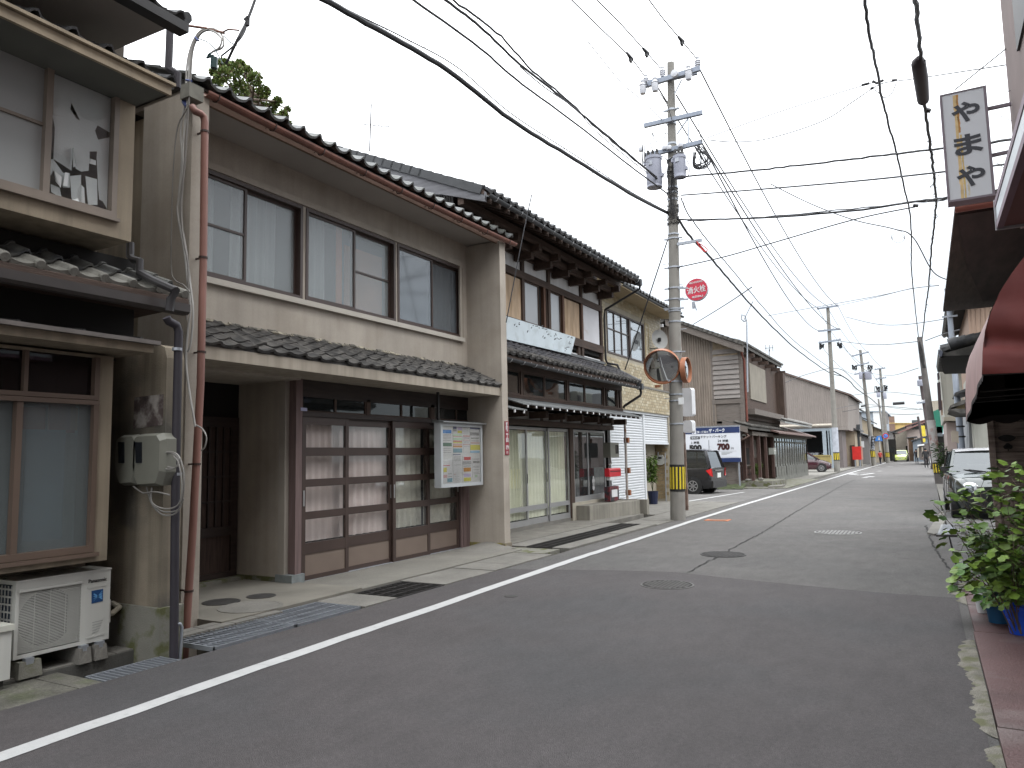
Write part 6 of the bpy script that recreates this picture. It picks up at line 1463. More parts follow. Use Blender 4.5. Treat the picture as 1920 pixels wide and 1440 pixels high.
# lower roof, porch
XO5 = -6.75
lo = lambda x, o=0: 3.05-(x-(XF5-.9))*.30+o
g = MB(); g.ext([(XF5-.9, G5-.3, lo(XF5-.9)), (XO5, G5-.3, lo(XO5)), (XO5, G5-.3, lo(XO5)-.10), (XF5-.9, G5-.3, lo(XF5-.9)-.10)], (0, Yend-G5+.2, 0)); g.o('lower_roof', m_tileold, t5)
tile_rows(t5, XO5+.05, lo(XO5)+.06, G5-.3, Yend, .27, 3, .25, math.atan(.3), kt5)
g = MB(); g.ext([(XF5-.9, G5-.34, lo(XF5-.9)-.28), (XO5-.1, G5-.34, lo(XO5)-.26), (XO5-.1, G5-.34, lo(XO5)-.02), (XF5-.9, G5-.34, lo(XF5-.9)-.02)], (0, .05, 0)); g.o('lower_barge_board', m_oldwood, t5)
g = MB(); g.tube([(XO5-.25, G5-.2, 2.45),(XO5-.05,G5-.3,2.3),(XO5-.3,G5-.35,2.15),(xc,G5-.2,2.1)], .045, 6); g.o('loose_gutter', mat('rust_brown_pipe', (0.12,0.075,0.06), .6, .2, 5), t5, True)
MB().b(xb-.1, xc, G5-.02, G5+.02, 2.15, 2.75).o('side_window_wall', mat('dull_board', (0.13,0.12,0.115), .9, .2, 4), t5)
g = MB(); 
for k in range(4): g.b(xb+.05+k*.33, xb+.09+k*.33, G5-.05, G5-.02, 2.2, 2.65)
g.b(xb, xc, G5-.05, G5-.02, 2.62, 2.68); g.o('window_lattice', m_oldwood, t5, kind='stuff')
for px, lab in ((1391, 0), (1399, 1)):
    a = FZ(px, 912, .0); MB().b(a.x-.09, a.x+.06, a.y-.1, a.y+.08, 0, 2.35).o('gate_post', mat('red_brown_post', (0.085,0.05,0.042), .8, .3, 4, stretch=(8,8,.6)), t5)
XG5 = -7.6
g = MB(); g.b(XG5-.3, XG5-.1, G5+.1, Yend, .1, 2.7); g.o('ground_floor_wall', mat('dark_red_board', (0.07,0.036,0.028), .85, .35, 3, .4, 30, stretch=(6,6,.8)), t5)
for (a, b_, z0, z1) in [(35.2,36.0,2.25,2.5),(36.4,37.2,2.3,2.45)]: MB().b(XG5-.1, XG5-.07, a, b_, z0, z1).o('paper_slip', m_curt, t5)
MB().b(XG5-.1, XG5-.04, 35.2, 37.6, .9, .98).o('rail', m_oldwood, t5)
for k in range(7): MB().b(XG5-.1, XG5-.06, 35.0, 38.4, .25+k*.28, .26+k*.28).o('board_gap', m_black, t5)
# porch platform and rubble
g = MB(); g.ext([(-7.5,34.6,0),(-6.1,34.6,0),(-5.9,37.2,0),(-7.5,38.5,0)], (0,0,.28)); struct('stone_step', g, m_concm)
g = MB(); g.ext([(-6.1,33.6,0),(-5.6,34.2,0),(-5.7,35.6,0),(-6.2,35.2,0)], (0,0,.10)); struct('stone_step', g, m_conc)
rd = random.Random(4)
for k in range(5):
    c_ = Vector((-7.0+rd.uniform(-.3,.3), 35.2+rd.uniform(-.5,.5), .30)); r = rd.uniform(.07,.16)
    solo('broken_stone', MB().lathe([(r*.5,-.02),(r,r*.2),(r*.7,r*.7),(r*.2,r*.8)], c_, 'z', 6), m_conc, ['largest', 'flattest', 'leftmost', 'rearmost', 'smallest'][k]+' pale broken stone lying on the porch step of the old timber house', 'stone', 'rubble on the porch step')
# glazed shopfront of house 5
XS5 = -6.95
ys_ = [FX(x, 860, XS5).y for x in (1466, 1482, 1486, 1518)]; ys_ = [38.8, 40.6, 40.9, 43.4]
yy = [FX(x, 860, XS5).y for x in (1463, 1519)]
ya5, yb5 = 40.6, 52.5
f = MB(); 
for k in range(15): y = ya5+k*(yb5-ya5)/14; f.b(XS5-.05, XS5, y, y+.10+.12*(k % 4 == 0), .25, 2.3)
f.b(XS5-.05, XS5, ya5, yb5, .0, .8); f.b(XS5-.05, XS5, ya5, yb5, 2.05, 2.15); f.b(XS5-.05, XS5, ya5, yb5, 2.3, 2.42)
sf = f.o('shopfront_frame', mat('grey_green_timber', (0.13,0.13,0.115), .8, .2, 4), t5)
MB().b(XS5-.035, XS5-.03, ya5, yb5, .8, 2.3).o('pane', glass('dusty_pane', (0.5,0.5,0.45), .6, .1, (0.14,0.14,0.12)), sf)
MB().b(XS5-.6, XS5-.5, ya5, yb5, .2, 2.4).o('shop_back', mat('brown_drape', (0.16,0.10,0.06), .95, .5, 2, stretch=(5,5,.3), two=(0.30,0.28,0.22), twoscale=2, twothr=.55), t5)
g = MB(); g.b(-8.6, XS5-.02, ya5-.15, ya5-.05, .0, 2.5); g.b(-9, XS5+.35, ya5-.4, yb5+.1, 2.42, 2.5); g.b(-9, XS5, yb5, yb5+.2, 0, 2.5); g.o('shopfront_surround', m_woodv, t5)
g = MB(); g.ext([(-8.2, 38.6, 3.2), (-6.35, 38.6, 2.55), (-6.35, 38.6, 2.48), (-8.2, 38.6, 3.1)], (0, 14.2, 0)); g.o('shopfront_canopy', mat('reddish_tin', (0.12,0.075,0.065), .6, .2, 3), t5)
g = MB(); g.ext([(-8.6, 41.5, 4.0), (-6.5, 41.5, 3.2), (-6.5, 41.5, 3.1), (-8.6, 41.5, 3.9)], (0, 10.5, 0)); g.o('tin_roof', mat('pale_sheet_roof', (0.25,0.25,0.24), .45, .15, 3, metal=.3), t5)
tile_rows(t5, -6.45, 3.27, 41.5, 52.0, .3, 2, .3, R_(21), kawara(.3, .3, .025, .05, .03, 8, .02).mesh('roof_tile', mat('pale_worn_tile', (0.17,0.165,0.155), .6, .3, 5)))
for y_ in (35.0, 36.6, 38.3, 40.2): MB().b(-7.05, -6.92, y_, y_+.13, .28, 2.6).o('porch_post', mat('red_brown_post', (0,0,0)), t5)
MB().b(-7.08, -6.90, 34.9, 40.4, 2.35, 2.52).o('porch_beam', m_oldwood, t5)
for y_, z_ in ((35.4,1.2),(37.0,.9),(38.8,1.3)): MB().b(XG5-.1, XG5-.05, y_, y_+.7, z_, z_+.9).o('dark_lattice_panel', m_oldwood if y_ > 37.5 else m_dark, t5)
c_ = FX(1462, 846, -6.8)
t = thing('letterbox', 'small pale grey mailbox fixed by the glazed shopfront of the old timber house', 'letterbox', (-6.8, 39.2, 1.45))
MB().b(-6.95,-6.7,38.95,39.6,1.45,1.78).o('box', mat('pale_box', (0.30,0.31,0.28), .6), t); MB().b(-6.70,-6.69,39.1,39.45,1.62,1.66).o('slot', m_white, t)
bp = Vector((-7.3, 37.6, .28)); t = thing('shrub', 'small bright green shrub beside the porch of the old timber house', 'shrub', bp)
leafplant(t, bp, .85, .38, 380, .13, m_leafb, 8)
t = thing('rooftop_conduit', 'tall thin service conduit with a looped top rising from the old timber house eave', 'conduit', FY(1402, 735, 33.9))
p = [FY(a, b_, 33.9) for a, b_ in [(1402,735),(1400,604),(1397,592),(1391,590),(1390,598),(1395,603),(1400,600)]]; MB().tube(p, .035, 6).o('conduit', m_galv, t, True)
# ================================================================ further buildings on the left
def bld(name, lab, Y, xs, ztop_px, col, depth=12, roofcol=None, group=None, zb_=0, extra=None, rmat=None):
    """box house with its near wall at y=Y between pixel columns xs, top following two photo points"""
    a, b_ = FY(xs[0], 840, Y), FY(xs[1], 840, Y)
    za, zb2 = FY(xs[0], ztop_px[0], Y).z, FY(xs[1], ztop_px[1], Y).z
    t = thing(name, lab, 'house', ((a.x+b_.x)/2, Y, 0), group)
    MB().ext([(a.x, Y, zb_), (b_.x, Y, zb_), (b_.x, Y, zb2), (a.x, Y, za)], (0, depth, 0)).o('wall', col, t)
    MB().ext([(a.x-.2, Y-.35, za+.02), (b_.x+.45, Y-.35, zb2-.0), (b_.x+.45, Y-.35, zb2+.14), (a.x-.2, Y-.35, za+.16)], (0, depth+.5, 0)).o('roof', rmat or m_tile, t)
    return t, a, b_
m_grey6 = mat('mauve_grey_cladding', (0.235,0.205,0.185), .7, .06, 1.5, streak=.12)
Y6 = 74.0
t6 = thing('warehouse', 'tall windowless grey clad building with an open garage beneath', 'building', (-10, Y6, 0))
P = [FY(1400, 660, Y6), FY(1590, 742, Y6), FY(1590, 806, Y6), FY(1400, 806, Y6)]
P[0].x -= 2; P[3].x -= 2
MB().ext(P, (0, 13, 0)).o('wall', m_grey6, t6)
g = MB()
for k in range(60):
    x = P[3].x+k*(P[2].x-P[3].x)/60; f_ = (x-P[0].x)/(P[1].x-P[0].x); zt_ = P[0].z+(P[1].z-P[0].z)*f_
    g.add([(x, Y6-.0, P[3].z), (x+.05, Y6-.03, P[3].z), (x+.10, Y6, P[3].z), (x, Y6, zt_), (x+.05, Y6-.03, zt_), (x+.10, Y6, zt_)], [(0,1,4,3),(1,2,5,4)])
g.o('cladding_rib', m_grey6, t6, kind='stuff')
MB().ext([P[0]+Vector((-.2,-.2,.0)), P[1]+Vector((.3,-.2,-.05)), P[1]+Vector((.3,-.2,.12)), P[0]+Vector((-.2,-.2,.17))], (0, 13.3, 0)).o('roof', mat('brown_roof_edge', (0.10,0.07,0.06), .7), t6)
# garage
gx0, gx1 = FY(1515, 840, Y6).x, FY(1556, 840, Y6).x
m_bst = mat('blue_grey_steel', (0.26,0.30,0.33), .5, .1, 3)
for px in ((1546,1553),(1556,1558),(1560,1564)):
    a, b_ = FY(px[0], 880, Y6-.1).x, FY(px[1], 880, Y6-.1).x; MB().b(a, b_, Y6-.25, Y6-.05, 0, FY(1550,806,Y6).z).o('steel_column', m_bst, t6)
za_ = FY(1540, 806, Y6).z; zb_ = FY(1540, 800, Y6).z; zl_ = FY(1530, 797, Y6).z
MB().b(P[3].x, FY(1566, 800, Y6).x, Y6-.2, Y6-.02, FY(1530, 803.5, Y6).z-.25, FY(1530, 803.5, Y6).z).o('garage_lintel', m_bst, t6)
MB().tube([(P[3].x, Y6-.3, FY(1530,797,Y6).z), (FY(1560,797,Y6).x, Y6-.3, FY(1560,797,Y6).z)], .14, 8).o('round_gutter', mat('cream_pipe', (0.42,0.38,0.32), .6), t6, True)
MB().b(P[3].x, gx1+2, Y6+9, Y6+9.2, 0, 4.2).o('garage_back_wall', mat('dark_cladding', (0.06,0.065,0.07), .8), t6); MB().b(P[3].x-.3, P[3].x, Y6, Y6+9, 0, 4).o('garage_side_wall', m_grey6, t6)
a, b_ = FY(1566, 840, Y6), FY(1584, 840, Y6); MB().b(a.x, b_.x-.2, Y6+.3, Y6+4, 0, P[2].z).o('plum_wall', mat('plum_grey_wall', (0.14,0.12,0.115), .8, .1, 2), t6)
c_ = FY(1538, 860, 68); tcy = thing('yellow_skip', 'yellow metal bin inside the open garage', 'bin', (c_.x, 68, 0))
MB().ext([(c_.x-.75,68,.3),(c_.x+.75,68,.3),(c_.x+.8,68,1.2),(c_.x-.8,68,1.2)], (0,1.2,0)).o('bin', mat('dull_yellow_paint', (0.26,0.21,0.08), .6, .15, 4), tcy)
MB().b(c_.x-.85,c_.x+.85,67.95,68.0,1.15,1.25).o('rim', mat('dull_yellow_paint', (0,0,0)), tcy)
m_cream_w = mat('cream_render', (0.36,0.32,0.26), .85, .08, 2, streak=.1); m_tan_w = mat('tan_render', (0.31,0.26,0.19), .85, .08, 2); m_ochre = mat('ochre_cladding', (0.55,0.39,0.15), .7, .05, 2); m_grey_w = mat('grey_cladding', (0.20,0.19,0.185), .8, .08, 2, streak=.1)
m_palew = mat('pale_render', (0,0,0)); m_bluew = mat('blue_grey_block', (0.30,0.34,0.38), .8, .05, 2)
t7, a, b_ = bld('shop_house', 'narrow two-storey house with stepped eaves just beyond the second pole', 84, (1575, 1598), (742, 750), mat('brown_grey_render', (0.20,0.175,0.15), .85, .1, 2), 8)
MB().b(b_.x-.9, b_.x+.7, 83.6, 87, 6.1, 6.25).o('eave_slab', m_tile, t7); MB().b(b_.x-.9, b_.x+.5, 83.6, 87, 4.9, 5.0).o('eave_slab', m_tile, t7)
MB().b(b_.x-.0, b_.x+.45, 83.7, 84.6, 4.5, 5.6).o('wall_air_conditioner', m_ac, t7)
MB().b(b_.x-.6, b_.x+.35, 83.5, 83.7, 4.0, 4.2).o('gutter', mat('cream_pipe', (0,0,0)), t7)
t8, a, b_ = bld('low_house', 'low cream gatehouse wall with a dark doorway before the red panel', 80, (1584, 1604), (800, 808), m_tan_w, 6)
MB().b(a.x+.5, a.x+.9, 79.9, 80, 0, 2.1).o('door', m_wood, t8); MB().b(a.x+1.4, a.x+1.5, 79.85, 80, 0, 2.9).o('downpipe', m_palew, t8); MB().b(a.x+.05, a.x+.15, 79.85, 80, 0, 3.0).o('downpipe', m_curt, t8)
t9, a, b_ = bld('low_house', 'single-storey grey clad shed with sloping roof behind the red panel', 92, (1598, 1630), (806, 822), m_grey_w, 10)
MB().b(b_.x-1.1, b_.x-.5, 91.9, 92, 1.9, 2.6).o('vent', m_whitemetal, t9)
t, a, b_ = bld('rear_house', 'tan rear house rising above the grey shed', 104, (1596, 1632), (772, 792), m_tan_w, 10)
t, a, b_ = bld('rear_house', 'grey rear house with a dark roof above the cream gatehouse', 90, (1594, 1612), (757, 770), m_grey_w, 6)
t, a, b_ = bld('town_house', 'pale narrow house behind the third pole', 106, (1628, 1648), (822, 822), m_cream_w, 10)
MB().b(a.x+.4, b_.x+.6, 105.0, 106, 3.2, 3.35).o('canopy', m_tile, t); MB().b(a.x+2.0, a.x+3, 105.9, 106, .3, 1.9).o('window', m_smoke, t)
t, a, b_ = bld('town_house', 'small beige house with a dark opening beside the crossing sign', 112, (1640, 1662), (800, 812), m_tan_w, 10); MB().b(a.x+1, a.x+2.6, 111.9, 112, .1, 3.0).o('window', m_dark, t)
t, a, b_ = bld('office_block', 'pale blue-grey concrete block above the left roofs', 130, (1580, 1660), (773, 772), m_bluew, 20, rmat=m_bluew)
MB().b(a.x+4.9, a.x+6.8, 129.85, 130, 5.6, 7.4).o('window', m_grey_w, t); MB().b(b_.x-1.4, b_.x-.2, 129.8, 130, 0, 9.5).o('pier', m_whitemetal, t)
t, a, b_ = bld('town_house', 'grey-brown house at the far bend beside the pole', 125, (1655, 1676), (808, 812), m_grey_w, 10)
t, a, b_ = bld('apartment_house', 'wide cream gabled house closing the street view', 140, (1673, 1725), (812, 790), m_cream_w, 14)
for k in range(4): MB().b(a.x+2+k*.9, a.x+2.5+k*.9, 139.9, 140, 1.0, 2.2).o('window', m_smoke, t)
MB().b(a.x+1, b_.x-3, 139.9, 140, 3.6, 3.7).o('ledge', m_grey_w, t)
t, a, b_ = bld('warehouse', 'ochre yellow flat-topped building far at the street end', 190, (1670, 1735), (794, 794), m_ochre, 16, rmat=m_ochre); MB().b(a.x-2.6, a.x+1.2, 189.7, 190, 0, 9.2).o('brown_bay', mat('brown_brick_far', (0.20,0.13,0.10), .9), t)
t, a, b_ = bld('town_house', 'pinkish two-storey house with a red-brown roof at the far right bend', 128, (1702, 1740), (800, 786), mat('pinkish_render', (0.36,0.30,0.27), .85, .08, 2), 14, rmat=mat('dull_red_roof', (0.20,0.11,0.10), .8, .2, 2))
MB().ext([(a.x-1.2,127.0,4.0),(b_.x,127.0,5.6),(b_.x,127.0,5.8),(a.x-1.2,127.0,4.2)], (0,1,0)).o('lower_eave', mat('dull_red_roof', (0,0,0)), t)
for k in range(2): MB().b(a.x+.8+k*1.6, a.x+1.7+k*1.6, 127.9, 128, 4.6, 6.0).o('window', m_smoke, t)
t, a, b_ = bld('town_house', 'blue-grey sided house at the far right bend', 110, (1712, 1742), (828, 816), mat('slate_blue_siding', (0.16,0.19,0.22), .8, .05, 2), 10)
t, a, b_ = bld('town_house', 'brown timber front house beside the blue-grey one', 118, (1704, 1714), (822, 820), mat('brown_timber_far', (0.14,0.09,0.06), .85, .2, 2), 8)
# red panel on legs
trp = thing('red_panel', 'plain bright red standing panel at the left roadside', 'panel', FY(1609, 875, 78.5)); a, b_ = FY(1599, 862, 78.5), FY(1614, 837, 78.5)
MB().b(a.x, b_.x, 78.5, 78.75, a.z, b_.z).o('panel', mat('signal_red', (0.60,0.025,0.02), .5), trp); MB().b(b_.x, b_.x+.12, 78.5, 78.75, a.z, b_.z).o('edge', mat('pink_edge', (0.5,0.25,0.2), .6), trp)
for x in (a.x+.2, b_.x-.15): MB().b(x-.05, x+.05, 78.55, 78.7, .0, a.z).o('leg', m_galv, trp)
# hills
g = MB(); rd = random.Random(2)
top = [(-420+i*30, 640, 12+16*math.sin(i*.5)**2+rd.uniform(0,6)) for i in range(26)]
vs = []; 
for x, y, z in top: vs += [(x, y, -5), (x, y+160, z)]
g.add(vs, [(2*i, 2*i+2, 2*i+3, 2*i+1) for i in range(len(top)-1)])
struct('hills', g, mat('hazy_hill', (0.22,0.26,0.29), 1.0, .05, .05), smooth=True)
# ================================================================ utility poles
m_stripe_y = mat('yellow_band', (0.58,0.45,0.03), .55, .06, 4); m_stripe_k = mat('black_band', (0.015,0.015,0.015), .6)
m_porc = mat('white_porcelain', (0.50,0.51,0.54), .3, .05, 5); m_arm = mat('blue_grey_crossarm', (0.22,0.245,0.29), .5, .1, 5, metal=.4)
m_trafo = mat('transformer_grey', (0.25,0.26,0.31), .45, .06, 2); m_sleeve = mat('pale_sleeve', (0.36,0.38,0.42), .7, .15, 4)
def lerp3(a, b_, t): return Vector(a).lerp(Vector(b_), t)
def pole(name, label, base, top, r0, r1, m=m_pole, group='concrete utility poles'):
    t = thing(name, label, 'utility pole', base, group)
    MB().tube([lerp3(base, top, i/8) for i in range(9)], [r0+(r1-r0)*i/8 for i in range(9)], 18).o('shaft', m, t, True)
    return t
def at_z(base, top, z): f = (z-base[2])/(top[2]-base[2]); return lerp3(base, top, f)
def rad(base, top, r0, r1, z): return r0+(r1-r0)*(z-base[2])/(top[2]-base[2])
def band(t, base, top, r0, r1, za, zb, mk_=m_stripe_k, my=m_stripe_y, n=12):
    a, b_ = at_z(base, top, za), at_z(base, top, zb); r = rad(base, top, r0, r1, za)+.006
    bk = MB().tube([a, b_], r, 20).o('warning_band', mk_, t, True)
    me = MB()
    for k in range(n):
        an = 2*math.pi*k/n; d = Vector((math.cos(an), math.sin(an), 0)); e = Vector((-math.sin(an), math.cos(an), 0))
        wd = 2*math.pi*r/n*.26
        p0 = a.lerp(b_,.09)+d*(r+.003); p1 = a.lerp(b_,.91)+d*(r+.003)
        st_ = MB().ext([p0-e*wd, p0+e*wd, p1+e*wd, p1-e*wd], d*.004).o('yellow_stripe', my, bk)
def ring(t, base, top, r0, r1, z, h=.04, m=m_galv, bolt=True):
    c_ = at_z(base, top, z); r = rad(base, top, r0, r1, z)
    g = MB().lathe([(r+.001,-h/2),(r+.014,-h/2),(r+.014,h/2),(r+.001,h/2)], c_, 'z', 16)
    if bolt: g.bc(c_.x-r-.05, c_.y-.03, c_.z, .10, .05, h*.8); g.bc(c_.x+r+.05, c_.y-.03, c_.z, .10, .05, h*.8)
    g.o('clamp_ring', m, t)
B1 = FZ(1268, 976, 0); Y1 = 17.45; B1 = Vector((B1.x, Y1, 0)); T1 = FY(1257.5, 118, Y1); r0, r1 = .178, .088
P1 = pole('utility_pole', 'large concrete utility pole with two grey transformers and round mirrors beside the tiled house', B1, T1, r0, r1)
Zp = lambda py: FY(1262, py, Y1).z
band(P1, B1, T1, r0, r1, Zp(921), Zp(871), n=14)
for py in (206, 232, 270, 300, 352, 362, 375, 440, 448, 502, 541, 562, 580, 584, 604, 661, 716, 740, 752, 795): ring(P1, B1, T1, r0, r1, Zp(py), .035 if py > 400 else .05, bolt=py in (206, 448, 502, 541, 562, 580, 661, 716))
# foot bolts
for k in range(14):
    z = 2.9+k*.55; c_ = at_z(B1, T1, z); s_ = 1 if k % 2 else -1; MB().tube([c_, c_+Vector((s_*.28,0,0))], .009, 5).o('step_bolt', m_galv, P1)
def arm(t, p, q, h=.11, w_=.09, Y=Y1-.14, m=m_arm):
    a, b_ = FY(*p, Y), FY(*q, Y); zm = a.z, b_.z
    return MB().bar(a, b_, w_, h).o('crossarm', m, t)
arm(P1, (1201,163), (1313,128), .12); arm(P1, (1207,158), (1307,135), .12, Y=Y1+.16)
arm(P1, (1208,236), (1317,211), .10); arm(P1, (1212,292), (1317,266), .10)
for p, q in [((1278,150),(1265,176)), ((1290,215),(1291,268)), ((1290,222),(1269,252))]: MB().bar(FY(*p, Y1-.14), FY(*q, Y1-.14), .03, .03).o('arm_brace', m_galv, P1)
def insulator(t, px, Y=Y1-.14, s=1.0, cut=False, up=True):
    c_ = FY(*px, Y); pr_ = [(.02,-.16),(.05,-.15),(.05,-.10),(.075,-.10),(.05,-.06),(.075,-.05),(.05,-.01),(.075,0),(.04,.05),(.05,.09),(.02,.12)]
    MB().lathe([(r*s, h*s) for r, h in pr_], c_, 'z', 12).o('insulator', m_porc, t, True)
for px in ((1211,148),(1242,133),(1308,115)): insulator(P1, px, s=1.0)
for px in ((1205,160),(1228,155),(1291,133)): 
    insulator(P1, px, s=1.25, Y=Y1-.25); c_ = FY(px[0], px[1]+4, Y1-.26); MB().lathe([(.07,-.17),(.085,-.1),(.085,.03),(.05,.06)], c_, 'z', 10).o('cutout_switch', m_porc, P1, True)
MB().lathe([(.0,-.05),(.09,-.04),(.09,.04),(.0,.05)], FY(1265,138,Y1-.3), 'y', 12).o('round_insulator', m_porc, P1, True)
for px in ((1202,280),(1254,277),(1276,272),(1246,277)): MB().lathe([(.0,-.06),(.06,-.05),(.07,0),(.06,.05),(.0,.06)], FY(*px, Y1-.2), 'z', 10).o('spool_insulator', m_porc, P1, True)
def trafo(t, x0, x1, y0, y1, Y):
    a, b_ = FY(x0, y1, Y), FY(x1, y1, Y); zt_, zb_ = FY((x0+x1)/2, y0, Y).z, FY((x0+x1)/2, y1, Y).z; r = (b_.x-a.x)/2; c_ = Vector(((a.x+b_.x)/2, Y, zb_))
    tr_ = MB().lathe([(r*.96,0),(r*.96,.04),(r*.93,.05),(r*.98,.1),(r*.98,(zt_-zb_)-.1),(r*1.06,(zt_-zb_)-.09),(r*1.06,(zt_-zb_)-.02),(r*.8,(zt_-zb_))], c_, 'z', 24).o('transformer', m_trafo, t, True)
    for k in (-1, 0, 1): MB().lathe([(.045,0),(.05,.05),(.03,.08),(.04,.12),(.02,.18)], c_+Vector((k*r*.55,-.05,zt_-zb_-.02)), 'z', 8).o('bushing', m_blackmetal, tr_, True)
    MB().bc(c_.x-.02, Y-r*1.0, c_.z+(zt_-zb_)*.72, .09, .03, .10).o('number_plate', m_sleeve, tr_)
    for k in (-1, 1): MB().bc(c_.x+k*r*1.05, Y-.02, c_.z+(zt_-zb_)*(.8 if k < 0 else .35), .07, .08, .08).o('lug', m_trafo, tr_)
trafo(P1, 1213, 1242, 293, 352, Y1-.30); trafo(P1, 1264, 1287, 291, 333, Y1-.30)
# looping leads round the transformers
rd = random.Random(6)
q = MB()
for k in range(11):
    x0, y0 = rd.uniform(1300,1318), rd.uniform(270,282); x1, y1 = rd.uniform(1300,1306), rd.uniform(280,300)
    ml = [(x0,y0),(rd.uniform(1312,1334),rd.uniform(290,305)),(rd.uniform(1305,1325),rd.uniform(308,318)),(rd.uniform(1299,1305),rd.uniform(300,316)),(x1,y1)]
    w_ = cable(ml, Y1-.2+rd.uniform(-.1,.1), .012, 5); q.add(w_.v, w_.f)
for k in range(9):
    x0 = rd.uniform(1204,1216); ml = [(x0,rd.uniform(270,290)),(x0+rd.uniform(-6,3),rd.uniform(300,320)),(rd.uniform(1205,1216),rd.uniform(285,330))]
    w_ = cable(ml, Y1-.35, .010, 5); q.add(w_.v, w_.f)
for ml in [[(1229,165),(1250,195),(1262,232)],[(1211,152),(1218,168),(1226,178)],[(1222,242),(1226,262),(1238,266),(1246,258),(1248,240)],[(1218,262),(1222,278)],[(1240,292),(1250,300),(1255,318)],[(1243,330),(1250,322),(1262,330)],[(1287,300),(1292,310),(1290,330),(1270,336)],[(1224,250),(1227,258)],[(1309,224),(1311,245),(1316,266)]]:
    w_ = cable(ml, Y1-.25, .010, 5); q.add(w_.v, w_.f)
q.o('jumper_leads', m_black, P1, kind='stuff')
q = MB()
for k in range(26):
    z = Zp(rd.uniform(300, 420)); c_ = at_z(B1, T1, z); r = rad(B1, T1, r0, r1, z)
    q.tube([c_+Vector(((r+.02)*math.cos(a/3), (r+.02)*math.sin(a/3), rd.uniform(-.05,.05))) for a in range(0, 20)], .008, 4)
for k in range(5):
    x = rd.uniform(1250,1270); w_ = cable([(x,300),(x+rd.uniform(-4,4),340),(x+rd.uniform(-3,3),380),(x+2,410)], Y1-.17, .012, 5); q.add(w_.v, w_.f)
q.o('wrapped_wires', m_blackmetal, P1, kind='stuff')
MB().bar(FY(1270,458,Y1-.1), FY(1316,450,Y1-.1), .05, .07).o('standoff_arm', m_galv, P1)
q = MB()
for k in range(5): w_ = cable([(1306,452),(1311+k,462),(1318+k,470),(1324,472),(1326,467),(1320,462),(1311,456)], Y1-.15+k*.01, .011, 5); q.add(w_.v, w_.f)
q.o('red_wire_coil', mat('red_insulation', (0.40,0.03,0.03), .6), P1)
MB().b(*(lambda c_: (c_.x-.0, c_.x+.12, Y1-.19, Y1-.17, c_.z-.08, c_.z+.08))(FY(1272,752,Y1-.19))).o('pole_tag', m_whitemetal, P1)
# fire hydrant sign
YH = Y1-.05
th = thing('hydrant_sign', 'round red fire hydrant sign on brackets from the big pole', 'sign', FY(1306, 566, YH))
c_ = FY(1306, 543, YH); R = FY(1328, 543, YH).x-c_.x
axs = Vector((0,-1,0)); ua = Vector((1,0,0)); va = ua.cross(-axs)*-1
MB().lathe([(R,-.055),(R*1.0,.0),(R*.965,.012)], c_, (ua, Vector((0,0,1)), axs), 36).o('rim', mat('pale_rim', (0.5,0.5,0.52), .5), th, True)
MB().lathe([(R*.94,.010),(R*.94,.016)], c_, (ua, Vector((0,0,1)), axs), 36).o('red_face', mat('hydrant_red', (0.50,0.03,0.06), .45), th)
pz = c_.y-.022
text('消火栓', .2, m_white, th, Vector((c_.x, pz, c_.z)), 'cam', .003, R*1.6, R_(5), height=R*.62)
text('FIRE HYDRANT', .1, m_white, th, Vector((c_.x-.0, pz, c_.z+R*.64)), 'cam', .002, R*1.18, R_(4), height=R*.17)
text('金沢市R.2', .1, m_white, th, Vector((c_.x+.02, pz, c_.z-R*.62)), 'cam', .003, R*.98, R_(4), height=R*.2)
for py in (541, 562): MB().bar(FY(1270,py,YH), FY(1290,py-1,YH), .035, .035).o('bracket', m_galv, th)
MB().b(*(lambda k: (k.x-.03, k.x+.03, YH-.03, YH+.03, k.z-.16, k.z+.0))(FY(1300,566,YH))).o('hinge', m_galv, th)
MB().bar(FY(1302,568,YH), FY(1306,582,YH), .025, .02).o('latch', m_galv, th)
# mirrors
m_orange = mat('orange_mirror_rim', (0.30,0.115,0.055), .5, .1, 4); m_mirror = mat('mirror_surface', (0.45,0.46,0.47), .03, .0, 1, metal=1.0)
def mirror(label, c_, R, ax, hood=True):
    ax = ax.normalized(); u = ax.cross(Vector((0,0,1))).normalized(); v = u.cross(ax)
    t = thing('convex_mirror', label, 'traffic mirror', c_)
    n = 8; pr_ = [(R*math.sin(a)*.96/math.sin(.5), R*(math.cos(a)-math.cos(.5))*1.0) for a in [.5*i/n for i in range(n, -1, -1)]]
    pr_ = [(max(r, .001), h*.9) for r, h in pr_]
    MB().lathe([(R*.5,-.14),(R*.98,-.05)]+pr_, c_, (u,v,ax), 40).o('mirror_face', m_mirror, t, True)
    MB().lathe([(R*.96,-.06),(R*1.03,-.06),(R*1.03,.06),(R*.97,.06),(R*.95,.0)], c_, (u,v,ax), 40).o('rim', m_orange, t, True)
    if hood:
        g = MB(); k = 18
        for s_ in range(k):
            a0 = math.pi*(.08+.84*s_/k); a1 = math.pi*(.08+.84*(s_+1)/k)
            def pt(a, rr, h): return c_+u*math.cos(a)*rr+v*math.sin(a)*rr+ax*h
            d0 = .05+.12*math.sin(a0); d1 = .05+.12*math.sin(a1)
            g.add([pt(a0,R*1.03,.05),pt(a1,R*1.03,.05),pt(a1,R*1.04,.05+d1),pt(a0,R*1.04,.05+d0),pt(a0,R*1.05,.05),pt(a1,R*1.05,.05),pt(a1,R*1.06,.05+d1),pt(a0,R*1.06,.05+d0)], [(0,1,2,3),(4,7,6,5),(3,2,6,7)])
        g.o('hood', m_orange, t)
    return t
cM = FY(1241, 687, Y1-.25)
tm = mirror('large orange-rimmed convex mirror facing the camera, left of the big pole', cM, .415, Vector((.20,-1,-.34)))
